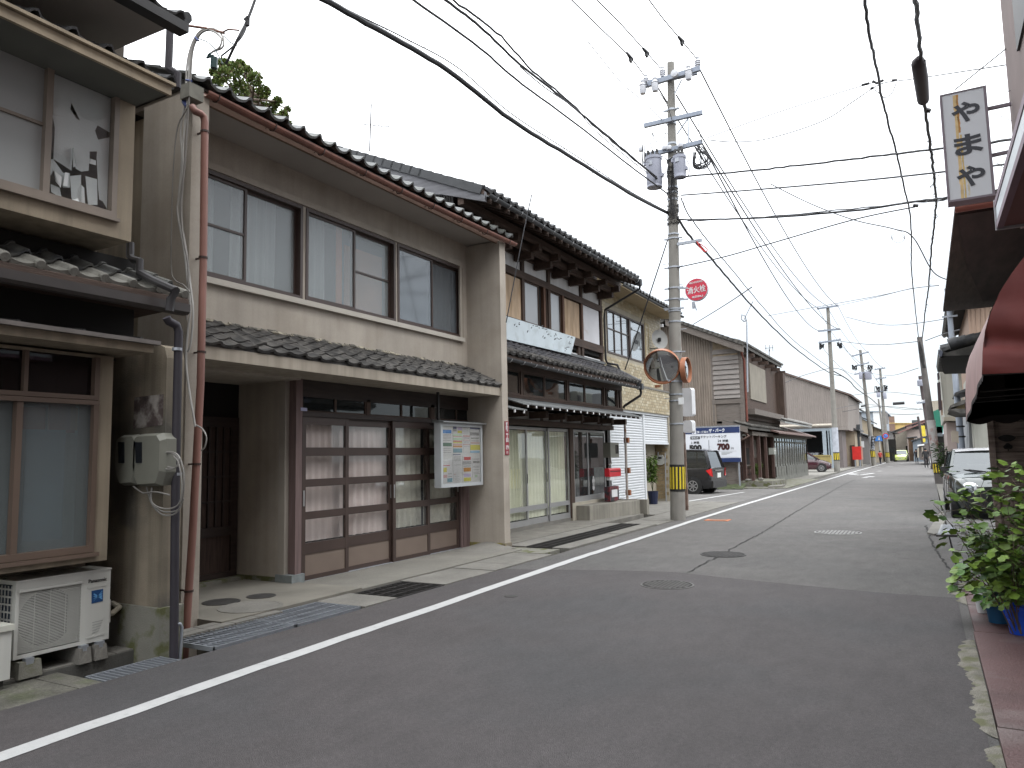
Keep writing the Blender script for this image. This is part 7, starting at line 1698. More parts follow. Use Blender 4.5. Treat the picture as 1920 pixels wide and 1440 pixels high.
for dz in (.18,): MB().bar(cM+Vector((-.1,.12,-.46)), cM+Vector((-.22,.12,-.46)), .1, .06).o('lower_bracket', m_orange, tm)
MB().bar(cM+Vector((.1,.12,.2)), Vector((B1.x+.1,Y1-.05,cM.z+.2)), .04, .05).o('bracket_arm', m_galv, tm); MB().bar(cM+Vector((.1,.12,-.35)), Vector((B1.x+.1,Y1-.05,cM.z-.35)), .04, .05).o('bracket_arm', m_galv, tm)
cM2 = FY(1286, 694, Y1+.02)
tm = mirror('orange-rimmed mirror seen edge-on, right of the big pole', cM2, .30, Vector((.995,.0,.0)), False)
MB().bar(cM2+Vector((-.1,0,.1)), Vector((B1.x,Y1,cM2.z+.1)), .03, .04).o('bracket_arm', m_galv, tm)
# brown steel post with two white sign boxes behind the pole
YP = 20.4
tq = thing('sign_post', 'rusty brown post standing just behind the big pole', 'post', FZ(1287, 946, 0)); a = FY(1287, 944, YP); b_ = FY(1279, 560, YP)
tq.location = (a.x, YP, 0); ORG[tq.name] = Vector(tq.location)
MB().b(a.x-.045, a.x+.045, YP-.045, YP+.045, 0, FY(1282,600,YP).z).o('shaft', mat('rust_brown_paint', (0.13,0.085,0.065), .75, .3, 5, two=(0.25,0.23,0.21), twoscale=2.5, twothr=.6), tq)
for x0, x1, y0, y1, lab in ((1278,1297,727,781,'tall white rounded sign box behind the big pole'),(1282,1298,788,812,'small square white sign box below the tall one behind the big pole')):
    a, b_ = FY(x0, y1, YP-.2), FY(x1, y0, YP-.2); rr = .07; pts_ = []
    for (cx_, cz_, a0) in ((b_.x-rr, b_.z-rr, 0), (a.x+rr, b_.z-rr, 90), (a.x+rr, a.z+rr, 180), (b_.x-rr, a.z+rr, 270)):
        for k in range(5): an = R_(a0+k*22.5); pts_.append((cx_+rr*math.cos(an), YP-.24, cz_+rr*math.sin(an)))
    tt = thing('sign_box', lab, 'sign box', ((a.x+b_.x)/2, YP-.2, a.z))
    MB().ext(pts_, (.05, .16, 0)).o('box', mat('white_sign_plastic', (0.56,0.57,0.58), .45, .04, 2), tt); 
    MB().ext([(p[0]*1.0+.0, YP-.25, p[2]) for p in pts_], (0,.012,0)).o('front_rim', mat('grey_white_rim', (0.47,0.47,0.48), .5), tt)
# guy wire
g = MB(); g.tube([at_z(B1, T1, Zp(418)), FY(1172, 693, 17.9)], .016, 6); g.o('guy_wire', m_black, P1, True)

# far poles
def fpole(label, bpx, tpx, Y, r0_, r1_, arms, tr=None, bandpx=None, sleeve=None, sl_text=None, m=m_pole, nm='utility_pole'):
    b_ = FY(*bpx, Y); b_.z = 0; t_ = FY(*tpx, Y)
    t = pole(nm, label, b_, t_, r0_, r1_, m)
    for (p, q) in arms: arm(t, p, q, .12, .1, Y-.2)
    for (p, q) in arms:
        for f in (.05, .3, .7, .95):
            c_ = FY(p[0]+(q[0]-p[0])*f, p[1]+(q[1]-p[1])*f-2.0, Y-.2); MB().lathe([(.03,-.12),(.06,-.06),(.06,.06),(.03,.12)], c_, 'z', 8).o('insulator', m_porc, t, True)
    for (x0, x1, y0, y1) in (tr or []):
        a, c_ = FY(x0, y1, Y-.4), FY(x1, y0, Y-.4); r = (c_.x-a.x)/2; MB().lathe([(r*.95,0),(r,.05),(r,c_.z-a.z-.05),(r*.8,c_.z-a.z)], ((a.x+c_.x)/2, Y-.45, a.z), 'z', 14).o('transformer', m_trafo, t, True)
    zf = lambda py: FY((bpx[0]+tpx[0])/2, py, Y).z
    if bandpx: band(t, b_, t_, r0_, r1_, zf(bandpx[0]), zf(bandpx[1]), n=10)
    if sleeve: 
        za, zb_ = zf(sleeve[0]), zf(sleeve[1]); MB().tube([at_z(b_, t_, za), at_z(b_, t_, zb_)], r0_*1.03, 16).o('sleeve', sl_text or m_sleeve, t, True)
    return t, b_, t_, zf
P2, B2, T2, Z2 = fpole('second utility pole with a pale blue sleeve before the open garage', (1570,884), (1552,575), 60.5, .21, .12, [((1532,579),(1572,573)),((1534,621),(1575,617)),((1535,643),(1577,637))], None, (863.5,848.5), (848,802))
P3, B3, T3, Z3 = fpole('third utility pole with small transformers and a lettered white sleeve', (1639,871), (1613,656), 84, .23, .13, [((1597,668),(1629,660)),((1598,688),(1630,680)),((1602,702),(1634,696))], [(1611,1617,697,711),(1622,1634,697,712)], (858,845), (843,818))
for k, ch in enumerate('野町医院'): text(ch, .5, m_black, P3, Vector((FY(1636.5, 822+k*5.3, 83.7).x, 83.70, FY(1636.5, 822+k*5.3, 83.7).z)), 'cam', .01, .34)
P4, B4, T4, Z4 = fpole('fourth utility pole beside the round no-parking sign', (1665,866), (1650,690), 100, .23, .13, [((1640,693),(1660,690)),((1642,711),(1662,708)),((1642,735),(1664,732))], [(1644,1650,735,745),(1656,1662,736,748)], (858,848), None)
P5, B5, T5, Z5 = fpole('thin lattice-like pole just behind the fourth one', (1662,868), (1647,748), 106, .14, .10, [], None, None, None)
Q1, BQ1, TQ1, ZQ1 = fpole('leaning right-hand pole with a paper-covered pale sleeve beyond the parked car', (1762,912), (1724,632), 38.5, .17, .11, [], None, (888,868), (867,788), mat('poster_covered_sleeve', (0.36,0.35,0.34), .8, .15, 3, two=(0.26,0.13,0.12), twoscale=3.5, twothr=.62), mat('dark_grey_pole', (0.11,0.10,0.095), .9, .2, 3))  # one even dark grey over the whole shaft
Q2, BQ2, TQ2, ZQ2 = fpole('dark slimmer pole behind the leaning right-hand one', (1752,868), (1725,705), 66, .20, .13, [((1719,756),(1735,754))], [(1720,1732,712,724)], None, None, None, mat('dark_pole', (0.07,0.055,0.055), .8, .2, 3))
Q3, BQ3, TQ3, ZQ3 = fpole('small distant wooden pole at the right bend', (1736,850), (1721,781), 98, .16, .12, [], None, None, None, None, mat('dark_pole', (0,0,0)))
q = MB(); 
for k in range(8): w_ = cable([(1724,640),(1726+rd.uniform(-3,4),660),(1728+rd.uniform(-3,4),672),(1733+rd.uniform(-3,3),690)], 38.2, .03, 5); q.add(w_.v, w_.f)
q.o('wrapped_wires', m_blackmetal, Q1, kind='stuff')
for (t_, cx_, cy_, Y) in ((P2,1541,650,60),(P2,1574,648,60),(P3,1602,690,83.5),(P3,1632,690,83.5),(P4,1645,730,99.5),(P4,1661,728,99.5)):
    q = MB()
    for k in range(8): w_ = cable([(cx_-3+rd.uniform(-2,2), cy_-6),(cx_+rd.uniform(-5,5), cy_+rd.uniform(0,7)),(cx_+3+rd.uniform(-2,2), cy_-5)], Y, .03, 4); q.add(w_.v, w_.f)
    q.o('jumper_leads', m_black, t_, kind='stuff')
# road signs by pole 4
tcw = thing('crossing_sign', 'blue pedestrian crossing sign near the fourth pole', 'road sign', FY(1648, 866, 96))
YS_ = 96; MB().ext([FY(1640,827,YS_), FY(1655,827,YS_), FY(1652,817,YS_), FY(1650,816.5,YS_), FY(1644,818,YS_)], (0,.03,0)).o('blue_plate', mat('sign_blue', (0.05,0.20,0.55), .5), tcw)
MB().ext([FY(1646.2,825.5,YS_-.02), FY(1650,825,YS_-.02), FY(1648.2,818.5,YS_-.02)], (0,.01,0)).o('white_figure_field', m_white, tcw); b_ = FY(1648,830,YS_+.06); MB().tube([(b_.x,YS_+.06,0),(b_.x,YS_+.06,b_.z+.6)], .04, 8).o('post', m_galv, tcw)
tnp = thing('no_parking_sign', 'round blue and red no-parking sign on the fourth pole', 'road sign', FY(1660, 822, 99.4)); c_ = FY(1660.5, 817.5, 99.4)
MB().lathe([(.34,-.02),(.34,.02)], c_, 'y', 24).o('red_rim', mat('sign_red', (0.45,0.03,0.04), .5), tnp); MB().lathe([(.24,-.035),(.24,-.02)], c_, 'y', 24).o('blue_face', mat('sign_blue', (0,0,0)), tnp)
MB().bar(c_+Vector((-.17,-.045,.17)), c_+Vector((.17,-.045,-.17)), .07, .02).o('red_slash', mat('sign_red', (0,0,0)), tnp); MB().bar(c_, c_+Vector((.5,0,-.1)), .04, .04).o('bracket', m_galv, tnp)

# ================================================================ wires
def spl(P, k=5):
    out = []
    for i in range(len(P)-1):
        p0, p1, p2, p3 = P[max(0, i-1)], P[i], P[i+1], P[min(len(P)-1, i+2)]
        for j in range(k):
            t = j/k; out.append(.5*((2*p1)+(p2-p0)*t+(2*p0-5*p1+4*p2-p3)*t*t+(3*p1-p0-3*p2+p3)*t**3))
    out.append(P[-1]); return out
m_wire = mat('weathered_wire', (0.05,0.05,0.055), .6); m_wireg = mat('thin_grey_wire', (0.06,0.06,0.065), .6)
GW = 'overhead wires and cables'
def wire(label, P, r, m=m_wire, n=6, wob=0.0, name='overhead_wire', seed=1):
    P = spl([Vector(p) for p in P], 7); r = r*1.7 if r < .0125 else r*1.2
    if wob:
        rr = random.Random(seed); P = [p+Vector((rr.uniform(-wob,wob),0,rr.uniform(-wob,wob))) for p in P]
    return solo(name, MB().tube(P, r, n), m, label, 'wire', GW, smooth=True)
xX = lambda pts, X: [FX(a, b_, X) for a, b_ in pts]
yY = lambda pts: [FY(a, b_, Y) for a, b_, Y in pts]
# toward the camera along the left side
wire('thickest black cable bundle sweeping from the top left down to the big pole', xX([(470,-75),(600,-5),(720,62),(840,132),(960,226),(1080,300),(1180,362),(1262,405)], -5.2), .028, m_black, 8, .005, 'cable_bundle', 3)
wire('thin messenger wire riding just above the thickest cable bundle', xX([(480,-84),(620,2),(760,72),(860,128),(960,214),(1080,292),(1180,358),(1262,402)], -5.2), .005, m_wire)
tie = MB()
for k in range(15):
    f = k/15; c_ = FX(620+f*600, 2+f*378 + 14*math.sin(f*3.1), -5.2)
pp_ = xX([(600,-5),(720,62),(840,132),(960,226),(1080,300),(1180,362),(1262,405)], -5.2); pp_ = spl(pp_, 5)
lp = MB()
for k in range(1, len(pp_)-1, 2): c_ = pp_[k]; lp.tube([c_+Vector((0,-.05,.0)), c_+Vector((0,-.02,.07)), c_+Vector((0,.03,.08)), c_+Vector((0,.05,.03))], .004, 4)
solo('cable_hangers', lp, m_wire, 'row of small wire hangers along the thickest cable bundle', 'wire hangers', GW)['kind'] = 'stuff'
wire('twisted black cable from the top of the picture to the pole transformers, upper one', xX([(760,-60),(835,0),(900,50),(965,112),(1040,172),(1110,230),(1180,290),(1232,335)], -5.3), .012, m_black, 6, .006, seed=4)
wire('second twisted strand crossing the upper cable to the transformers', xX([(770,-60),(850,0),(930,60),(990,124),(1060,184),(1130,250),(1190,300),(1240,337)], -5.3), .010, m_black, 6, .012, seed=5)
wire('straight black cable just below the twisted cable to the big pole', xX([(690,-60),(775,0),(900,90),(965,147),(1080,232),(1180,310),(1255,366)], -5.25), .014, m_black, 6, .004, seed=6)
wire('thin pale wire between the twisted cable and the straight one', xX([(975,125),(1020,163),(1080,205),(1118,247),(1180,298),(1215,325)], -5.28), .006, m_wire)
for k, (pp0, X_) in enumerate(zip([[(1020,-55),(1072,0),(1125,52),(1182,108),(1211,146)], [(1070,-60),(1120,0),(1165,46),(1212,98),(1242,132)], [(1170,-60),(1217,0),(1245,37),(1278,76),(1308,112)]], (-5.65, -5.25, -4.3))):
    wire(['high voltage wire to the left end of the top crossarm', 'high voltage wire to the middle of the top crossarm', 'high voltage wire to the right end of the top crossarm'][k], xX(pp0, X_), .009)
    c_ = FX(*pp0[3], X_); d = (FX(*pp0[4], X_)-c_).normalized()
    g = MB().tube([c_-d*.25, c_+d*.1], [.03,.05], 8); g.bc(c_.x,c_.y,c_.z-.06,.05,.12,.10); solo('wire_clamp', g, m_black, ['black finned clamp on the left high voltage wire', 'black finned clamp on the middle high voltage wire', 'black finned clamp on the right high voltage wire'][k], 'wire clamp', 'clamps on the high voltage wires')
wire('pale thin wire fading up left to the middle crossarm', xX([(1100,75),(1165,155),(1200,185),(1255,238)], -5.2), .006, m_wireg)
# from pole 1 onward down the street
wire('thick cable bundle falling from the big pole to the second pole', yY([(1270,408,17.4),(1300,450,19),(1330,480,21),(1365,522,24.5),(1405,568,29.5),(1450,615,36),(1500,660,46),(1552,697,60.5),(1582,706,66)]), .026, m_black, 7, .012, 'cable_bundle', 7)
wire('slimmer cable falling beside the thick bundle to the second pole', yY([(1278,372,17.4),(1290,400,18),(1330,455,21),(1380,515,26),(1430,575,32),(1490,640,44),(1556,690,60.5)]), .014, m_black, 6, .01, seed=8)
wire('continuing cable from the second pole to the third pole', yY([(1556,692,60.5),(1590,712,66),(1605,728,73),(1625,742,84),(1636,750,90),(1652,765,100)]), .035, m_black, 6, .01, 'cable_bundle', 9)
wire('upper continuing cable between the second and third poles', yY([(1556,690,60.5),(1580,694,65),(1600,712,73),(1624,736,84)]), .02, m_black)
for k, (a, b_) in enumerate([((1312,130),(1572,575)), ((1234,165),(1534,578)), ((1268,178),(1552,574)), ((1317,270),(1534,620)), ((1318,272),(1575,618))]):
    A0, B0 = FY(*a, Y1-.15), FY(*b_, 60.3)
    wire(['high voltage wire from the right crossarm end down to the second pole', 'high voltage wire from the left crossarm end down to the second pole', 'high voltage wire from mid crossarm to the top of the second pole', 'low wire from the transformer arm to the left arm of the second pole', 'low wire from the transformer arm to the right arm of the second pole'][k], sag(A0, B0, .9, 6), .012)
for k, (a, b_) in enumerate([((1572,575),(1629,662)), ((1534,579),(1599,668)), ((1552,577),(1614,660)), ((1576,640),(1634,698)), ((1536,643),(1602,702))]):
    wire(['left', 'far left', 'top', 'right', 'lowest'][k]+' wire strand between the second and third poles', sag(FY(*a, 60.3), FY(*b_, 83.8), .5, 6), .014)
for k, (a, b_) in enumerate([((1629,662),(1660,691)), ((1599,668),(1641,694)), ((1634,698),(1664,733))]):
    wire(['upper', 'left', 'lower'][k]+' wire strand between the third and fourth poles', sag(FY(*a, 83.8), FY(*b_, 99.8), .3, 6), .016)
# crossing wires to the right-hand side
wire('twisted cable crossing right from the transformers behind the hanging sign', yY([(1258,333,17.4),(1390,322,16.5),(1480,312,16),(1600,298,15),(1700,286,14),(1790,276,13),(1900,262,12)]), .012, m_black, 6, .010, seed=12)
wire('straight cable crossing right below the twisted one', yY([(1278,366,17.4),(1400,357,16.5),(1600,340,15),(1770,322,13.5),(1900,306,12)]), .010)
wire('lower crossing cable from the big pole to the bundled wires on the right', yY([(1272,412,17.4),(1350,411,16.8),(1440,408,16),(1600,395,15),(1700,380,14),(1775,371,13)]), .012, m_black, 6, .006, seed=13)
wire('thin crossing wire just above the lower crossing cable', yY([(1290,415,17.2),(1400,409,16.5),(1520,399,15.5),(1700,381,14),(1775,374,13)]), .007, m_wire, 5, .012, seed=14)
wire('thin wire rising from the pole brackets toward the upper right', yY([(1268,502,17.4),(1360,481,17),(1450,455,17),(1600,412,16),(1715,388,15)]), .008, m_wire)
wire('long thin wire sagging from the transformer arm toward the upper right', yY([(1325,262,17.4),(1375,266,18),(1440,260,19),(1540,228,19),(1600,190,18),(1636,166,18),(1660,155,18),(1720,147,17),(1890,121,14)]), .007, m_wireg)
wire('pale thin wire rising from the transformer arm to the wire connectors', yY([(1322,260,17.4),(1440,217,17.5),(1560,178,18),(1640,154,18)]), .006, m_wireg)
wire('thin wire with a loop running from the top right to the far right roof', yY([(1445,345,17),(1520,382,17),(1600,412,16),(1675,429,15.5),(1712,445,15.5),(1750,510,17),(1785,527,18)]), .007, m_wireg)
q = MB()
for k in range(3): w_ = MB().tube([FY(1684+ (13-k)*math.cos(a/3), 444+(11-k*2)*math.sin(a/3)+k*2, 15.5) for a in range(0,20)], .004, 4); q.add(w_.v, w_.f)
solo('wire_loop', q, m_wireg, 'loose coil loop hanging from a thin wire in the sky', 'wire loop')
wire('thin service wire from the distant second pole across to the leaning pole', yY([(1577,640,60.3),(1620,645,52),(1660,646,46),(1724,640,38.5)]), .018)
wire('wire across the street high between the second pole and the right roofs', yY([(1572,573,60),(1640,558,45),(1700,543,32),(1760,535,22)]), .009, m_wireg)
wire('pale wire crossing the sky above the second pole', yY([(1440,592,60),(1534,575,60),(1640,556,50),(1712,540,40)]), .012, m_wireg)
wire('sagging pale wire right of the second pole', yY([(1585,594,60),(1640,607,52),(1690,609,46),(1760,600,40),(1785,592,30)]), .012, m_wireg)
wire('wire from the leaning pole to the right house pole', yY([(1735,639,38),(1770,626,30),(1800,618,24)]), .010)
wire('service wire from the old timber house to the thick bundle', yY([(1300,608,33),(1330,590,30),(1370,565,26.5),(1410,538,23)]), .010)
wire('thin wire climbing from the old house conduit to the bundle', yY([(1395,600,33),(1402,585,30),(1412,565,27)]), .008)
wire('low wire before the grey warehouse wall', yY([(1450,728,50),(1500,706,52),(1556,690,60)]), .012)
wire('distant wire across the street below the poles', yY([(1580,772,66),(1650,762,66),(1730,768,66)]), .018)
wire('distant thin wire across the far street', yY([(1590,742,75),(1660,735,75),(1730,742,66)]), .018, m_wireg)
wire('far low cable crossing above the taxi', yY([(1560,768,64),(1620,758,72),(1700,768,66),(1728,766,66)]), .014)
wire('far cable crossing at the street end', yY([(1666,776,99),(1695,777,99),(1724,776,90)]), .03)
wire('wire from the third pole to the leaning pole', yY([(1634,700,83),(1670,704,60),(1722,690,38.5)]), .014)
g = MB().tube(yY([(1674,757,68),(1696,755.5,68)]), .12, 8); solo('wire_splice_box', g, m_black, 'black tubular splice box on a distant crossing wire', 'splice box')
g = MB().tube(yY([(1614,762,72),(1623,760.5,72)]), .08, 8); solo('wire_splice_box', g, m_black, 'smaller black splice tube near the third pole', 'splice box')
# right-hand bundles
wire('heavy ragged cable bundle coming down to the leaning right-hand pole', yY([(1712,-60,6.0),(1716,0,7.0),(1722,60,8.2),(1727,108,9.2),(1732,190,10.6),(1742,260,12.3),(1750,320,14),(1755,375,16),(1752,420,18.5),(1746,470,21),(1742,530,25.5),(1734,590,31),(1729,640,38)]), .018, m_black, 7, .010, 'cable_bundle', 15)
wire('thinner wavy cable left of the ragged bundle', yY([(1612,-60,6.5),(1621,0,7.5),(1632,75,8.6),(1642,120,9.8),(1653,180,11.4),(1668,240,13),(1682,290,14.5),(1694,345,16.5),(1706,400,19),(1709,450,22),(1709,500,25),(1714,560,30),(1722,632,38)]), .010, m_black, 6, .007, seed=16)
tb = thing('cable_closure', 'black tubular cable closure hanging on the ragged bundle near the hanging sign', 'cable closure', FY(1727,150,9.8))
MB().tube(yY([(1724,108,9.2),(1722,118,9.3),(1727,150,9.9),(1731,188,10.5)]), [.03,.075,.08,.07], 10).o('tube', mat('black_brown_tube', (0.03,0.022,0.026), .6), tb, True)
MB().tube(yY([(1735,112,9.25),(1737,150,9.9),(1741,180,10.4)]), .006, 4).o('side_wire', m_wire, tb, True)
q = MB(); rr = random.Random(4)
for k in range(60):
    f = rr.random(); pth = yY([(1742,260,12.3),(1750,320,14),(1755,375,16),(1752,420,18.5),(1746,470,21),(1742,530,25.5),(1734,590,31)]); i = int(f*6); c_ = pth[i].lerp(pth[min(6,i+1)], rr.random())
    q.tube([c_, c_+Vector((rr.uniform(-.12,.12), rr.uniform(-.1,.1), rr.uniform(-.12,.12)))], .005, 3)
solo('bundle_ties', q, m_black, 'ragged wire ties bristling from the heavy bundle', 'wire ties', GW)['kind'] = 'stuff'
for k, (pts_, lab) in enumerate([([(1615,160,18),(1630,156,18)],'left'), ([(1636,152,18),(1644,156,18),(1657,150,18)],'middle'), ([(1672,151,17.8),(1682,150,17.8)],'right'), ([(1712,385,15),(1722,386,15)],'lower'), ([(1736,206,11),(1745,208,11)],'near sign'), ([(1632,167,18),(1638,164,18)],'drooping')]):
    solo('wire_connector', MB().tube(yY(pts_), .03, 6), m_black, ['left', 'middle', 'right', 'lowest', 'sign-side', 'drooping'][k]+' small black connector on the thin sky wires', 'wire connector', 'small connectors on the sky wires')
wire('thin drooping link between two sky wire connectors', yY([(1680,157,18),(1672,175,18),(1660,183,18),(1652,178,18),(1640,168,18)]), .006, m_wireg)
# near left wires
wire('near service wire rising from the corner bracket out of the top of the picture', yY([(424,120,4.5),(445,75,4.5),(462,42,4.6),(478,0,4.7),(490,-40,4.8)]), .008, m_black)
wire('second thin strand beside the near service wire', yY([(415,105,4.5),(440,84,4.5),(458,60,4.6),(470,20,4.7)]), .005, m_wire)
g = MB()
c_ = FY(464, 40, 4.55); g.bc(c_.x,c_.y,c_.z,.03,.03,.09); g.bc(c_.x-.01,c_.y,c_.z+.03,.06,.02,.02); solo('wire_connector', g, m_black, 'black clamp on the near service wire above the beige house corner', 'wire connector')
wire('faint pale wire slanting from behind the roof up across the sky', yY([(540,218,14),(700,138,12),(860,55,10),(960,0,9)]), .003, m_wireg)
wire('pale wire tied to the timber house roof rising to the pole', yY([(1000,350,14.5),(1012,348,14.6),(1150,315,16),(1240,300,17.3)]), .004, m_wireg)
wire('vertical stay wire dropping from the sky in front of the timber house', [FY(997,365,11.0), FY(985,420,11.0), FY(969,500,11.0), FY(949,605,11.0)], .006, m_wire)
wire('dark wire pair crossing under the beige soffit', yY([(388,275,7.05),(440,260,6.6),(518,235,6.2)]), .007, m_black)
# TV antennas
ta_ = thing('tv_antenna', 'slim television aerial standing on the timber house roof', 'antenna', FY(694, 285, 11.5)); Ya = 11.5
MB().tube([FY(693,284,Ya), FY(696,196,Ya)], .014, 6).o('mast', m_wireg, ta_)
MB().tube([FY(670,232,Ya), FY(731,238,Ya)], .009, 5).o('boom', m_wireg, ta_); MB().tube([FY(697,196,Ya), FY(716,178,Ya-.3)], .008, 5).o('upper_boom', m_wireg, ta_)
for k in range(1): MB().tube([FY(671,215,Ya), FY(669,247,Ya)], .004, 4).o('element', m_wireg, ta_)
for px in (689, 700, 714, 731): c_ = FY(px, 234+(px-680)*.08, Ya); MB().tube([c_+Vector((0,-.25,0)), c_+Vector((0,.25,0))], .005, 4).o('element', m_wireg, ta_)
ta_ = thing('tv_antenna', 'small aerial above the grey warehouse roof', 'antenna', FY(1443, 680, 58)); MB().tube([FY(1443,690,58), FY(1442,655,58)], .03, 5).o('mast', m_wireg, ta_); MB().tube([FY(1434,653,58), FY(1450,652,58)], .025, 5).o('boom', m_wireg, ta_)
for px in (1436, 1443, 1449): c_ = FY(px, 653, 58); MB().tube([c_+Vector((0,0,-.25)), c_+Vector((0,0,.25))], .02, 4).o('element', m_wireg, ta_)
# ================================================================ RIGHT SIDE
# hanging shop sign
YH_ = 8.0
thg = thing('hanging_sign', 'tall white vertical hanging shop sign with black characters and rust streaks', 'sign', FY(1820, 372, YH_))
ca, cb, cc, cd_ = FY(1762, 181, YH_), FY(1847, 159, YH_), FY(1866, 363, YH_), FY(1779, 384, YH_)
cxl, cxr = (ca.x+cd_.x)/2, (cb.x+cc.x)/2; czt, czb = (ca.z+cb.z)/2, (cc.z+cd_.z)/2
m_sgw = mat('sign_face_white', (0.50,0.51,0.53), .5, .03, 2)
MB().b(cxl, cxr, YH_, YH_+.16, czb, czt).o('box', mat('mauve_sign_side', (0.22,0.17,0.20), .6), thg)
fo = MB(); fo.b(cxl-.004, cxl+.014, YH_-.012, YH_, czb-.0, czt); fo.b(cxr-.02, cxr+.004, YH_-.012, YH_, czb, czt); fo.b(cxl+.014, cxr-.02, YH_-.012, YH_, czt-.012, czt); fo.b(cxl+.014, cxr-.02, YH_-.012, YH_, czb, czb+.02); fo.o('frame', mat('dark_sign_frame', (0.16,0.13,0.15), .5), thg)
MB().b(cxl+.014, cxr-.02, YH_-.006, YH_-.001, czb+.02, czt-.012).o('face', m_sgw, thg)
wS = cxr-cxl; hS = czt-czb
for (f0, f1, z0, z1, c) in [(.27,.36,0,.985,(0.55,0.40,0.20)),(.335,.40,.62,.985,(0.40,0.20,0.06)),(.36,.42,0,.6,(0.50,0.36,0.14)),(.44,.49,.02,.3,(0.50,0.44,0.33))]:
    g = MB(); n = 14; rr = random.Random(int(f0*100)); L0 = cxl+wS*f0; R0 = cxl+wS*f1
    for k in range(n):
        za = czb+.02+(hS-.035)*(z0+(z1-z0)*k/n); zb_ = czb+.02+(hS-.035)*(z0+(z1-z0)*(k+1)/n); e1, e2 = rr.uniform(0,.006), rr.uniform(0,.006)
        g.add([(L0+e1,YH_-.0065,za),(R0-e2,YH_-.0065,za),(R0-e2,YH_-.0065,zb_),(L0+e1,YH_-.0065,zb_)], [(0,1,2,3)])
    g.o('rust_streak', mat('rust_streak_%d' % int(f0*1000), c, .8, .2, 14), thg)
for ch, fz in (('や',.80),('ま',.50),('や',.21)): text(ch, .3, mat('sign_black', (0.03,0.032,0.04), .5), thg, Vector((cxl+wS*.53, YH_-.010, czb+hS*fz)), 'cam', .009, wS*.62, R_(2), height=hS*.185)
for (p, q) in [((1849,205),(1896,195)),((1858,292),(1900,283))]: MB().bar(FY(*p, YH_+.08), FY(*q, YH_+.08), .03, .03).o('bracket_arm', mat('dark_sign_frame', (0,0,0)), thg)
MB().tube([FY(1791,168,YH_), FY(1893,86,YH_+.2)], .006, 5).o('stay_rod', m_wire, thg)
for (p, q) in [((1862,212),(1896,226)),((1869,305),(1892,322)),((1852,180),(1895,170))]: MB().tube([FY(*p, YH_+.08), FY(*q, YH_+.08)], .003, 4).o('thin_stay', m_wire, thg)
# near right building wall
tR = thing('corner_building', 'mauve brown rendered wall of the nearest building at the upper right edge', 'building', (1.6, 5, 0))
wX_ = FY(1886, 120, 8.3).x
MB().b(wX_, wX_+6, -4, 8.3, 3.6, 12).o('upper_wall', mat('mauve_render', (0.23,0.185,0.175), .9, .1, 2, .3, 100), tR)
MB().b(1.5, wX_+6, -4, 8.3, .035, 3.6).o('lower_wall', mat('mauve_render', (0,0,0)), tR)
MB().b(wX_-.02, wX_, 4.5, FX(1912, 100, wX_).y, 4.9, 6.9).o('dark_window', m_blackmetal, tR)
# long lit-frame sign box above the shop, white edge strips
XSn = .60
e0, e1 = FX(1873, 428, XSn), FX(1920, 205, XSn)
tl = thing('fascia_sign', 'long maroon shop fascia box with white tube edge strips under the hanging sign', 'sign', (XSn+.2, 4, e0.z))
zb_, zt_ = e0.z, FX(1884, 428-28, XSn).z
zt_ = zb_+.22
MB().b(XSn+.02, XSn+.50, -1, e0.y, zb_+.01, zt_-.01).o('box', mat('maroon_panel', (0.12,0.045,0.042), .6, .1, 2), tl)
MB().b(XSn-.01, XSn+.02, -1, e0.y, zb_+.055, zt_-.055).o('white_strip', mat('white_acrylic', (0.40,0.43,0.45), .3), tl)
for z in (zb_, zt_-.05): MB().b(XSn-.015, XSn+.03, -1, e0.y+.02, z, z+.05).o('edge_rail', mat('plum_rail', (0.16,0.10,0.13), .5), tl)
MB().b(XSn-.02, XSn+.5, e0.y, e0.y+.025, zb_-.01, zt_+.01).o('end_cap', mat('steel_end', (0.30,0.29,0.30), .5), tl)
# tiled roof with copper gutter beyond the sign
Yr = 9.2
c1, c2 = FY(1795, 403, Yr), FY(1876, 386, Yr); zr2 = (c1.z+c2.z)/2-.02
tr2 = thing('eaved_house', 'house with a copper-edged tiled eave jutting over the right pavement', 'house', (1.8, 12, 0))
far = FZ(1843, 565, zr2)
ev = [Vector((c1.x, Yr, zr2)), Vector((far.x*.35+c1.x*.65-.01, Yr+(far.y-Yr)*.45, zr2)), Vector((far.x, far.y, zr2)), Vector((far.x+2.5, far.y, zr2)), Vector((3.2, Yr, zr2))]
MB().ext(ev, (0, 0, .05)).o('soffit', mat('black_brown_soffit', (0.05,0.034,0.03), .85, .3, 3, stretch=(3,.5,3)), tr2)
MB().ext([(c1.x-.02,Yr-.05,zr2+.05),(3.2,Yr-.05,zr2+.05),(3.2,Yr-.05,zr2+.10),(c1.x-.02,Yr-.05,zr2+.10)], (0,6.8,0)).o('roof_board', m_wood, tr2)
half = MB(); 
for k in range(9):
    a0 = math.pi+math.pi*k/9; a1 = math.pi+math.pi*(k+1)/9; half.add([(c1.x-.02,Yr-.08+.05*math.cos(a0),zr2+.06+.05*math.sin(a0)),(2.6,Yr-.08+.05*math.cos(a0),zr2+.06+.05*math.sin(a0)),(2.6,Yr-.08+.05*math.cos(a1),zr2+.06+.05*math.sin(a1)),(c1.x-.02,Yr-.08+.05*math.cos(a1),zr2+.06+.05*math.sin(a1))], [(0,1,2,3)])
half.o('copper_gutter', mat('dull_copper', (0.26,0.10,0.075), .45, .15, 4, metal=.3), tr2)
kt7 = kawara(.27, .26, .03, .05, .03, 8, .03).mesh('roof_tile', m_tileold)
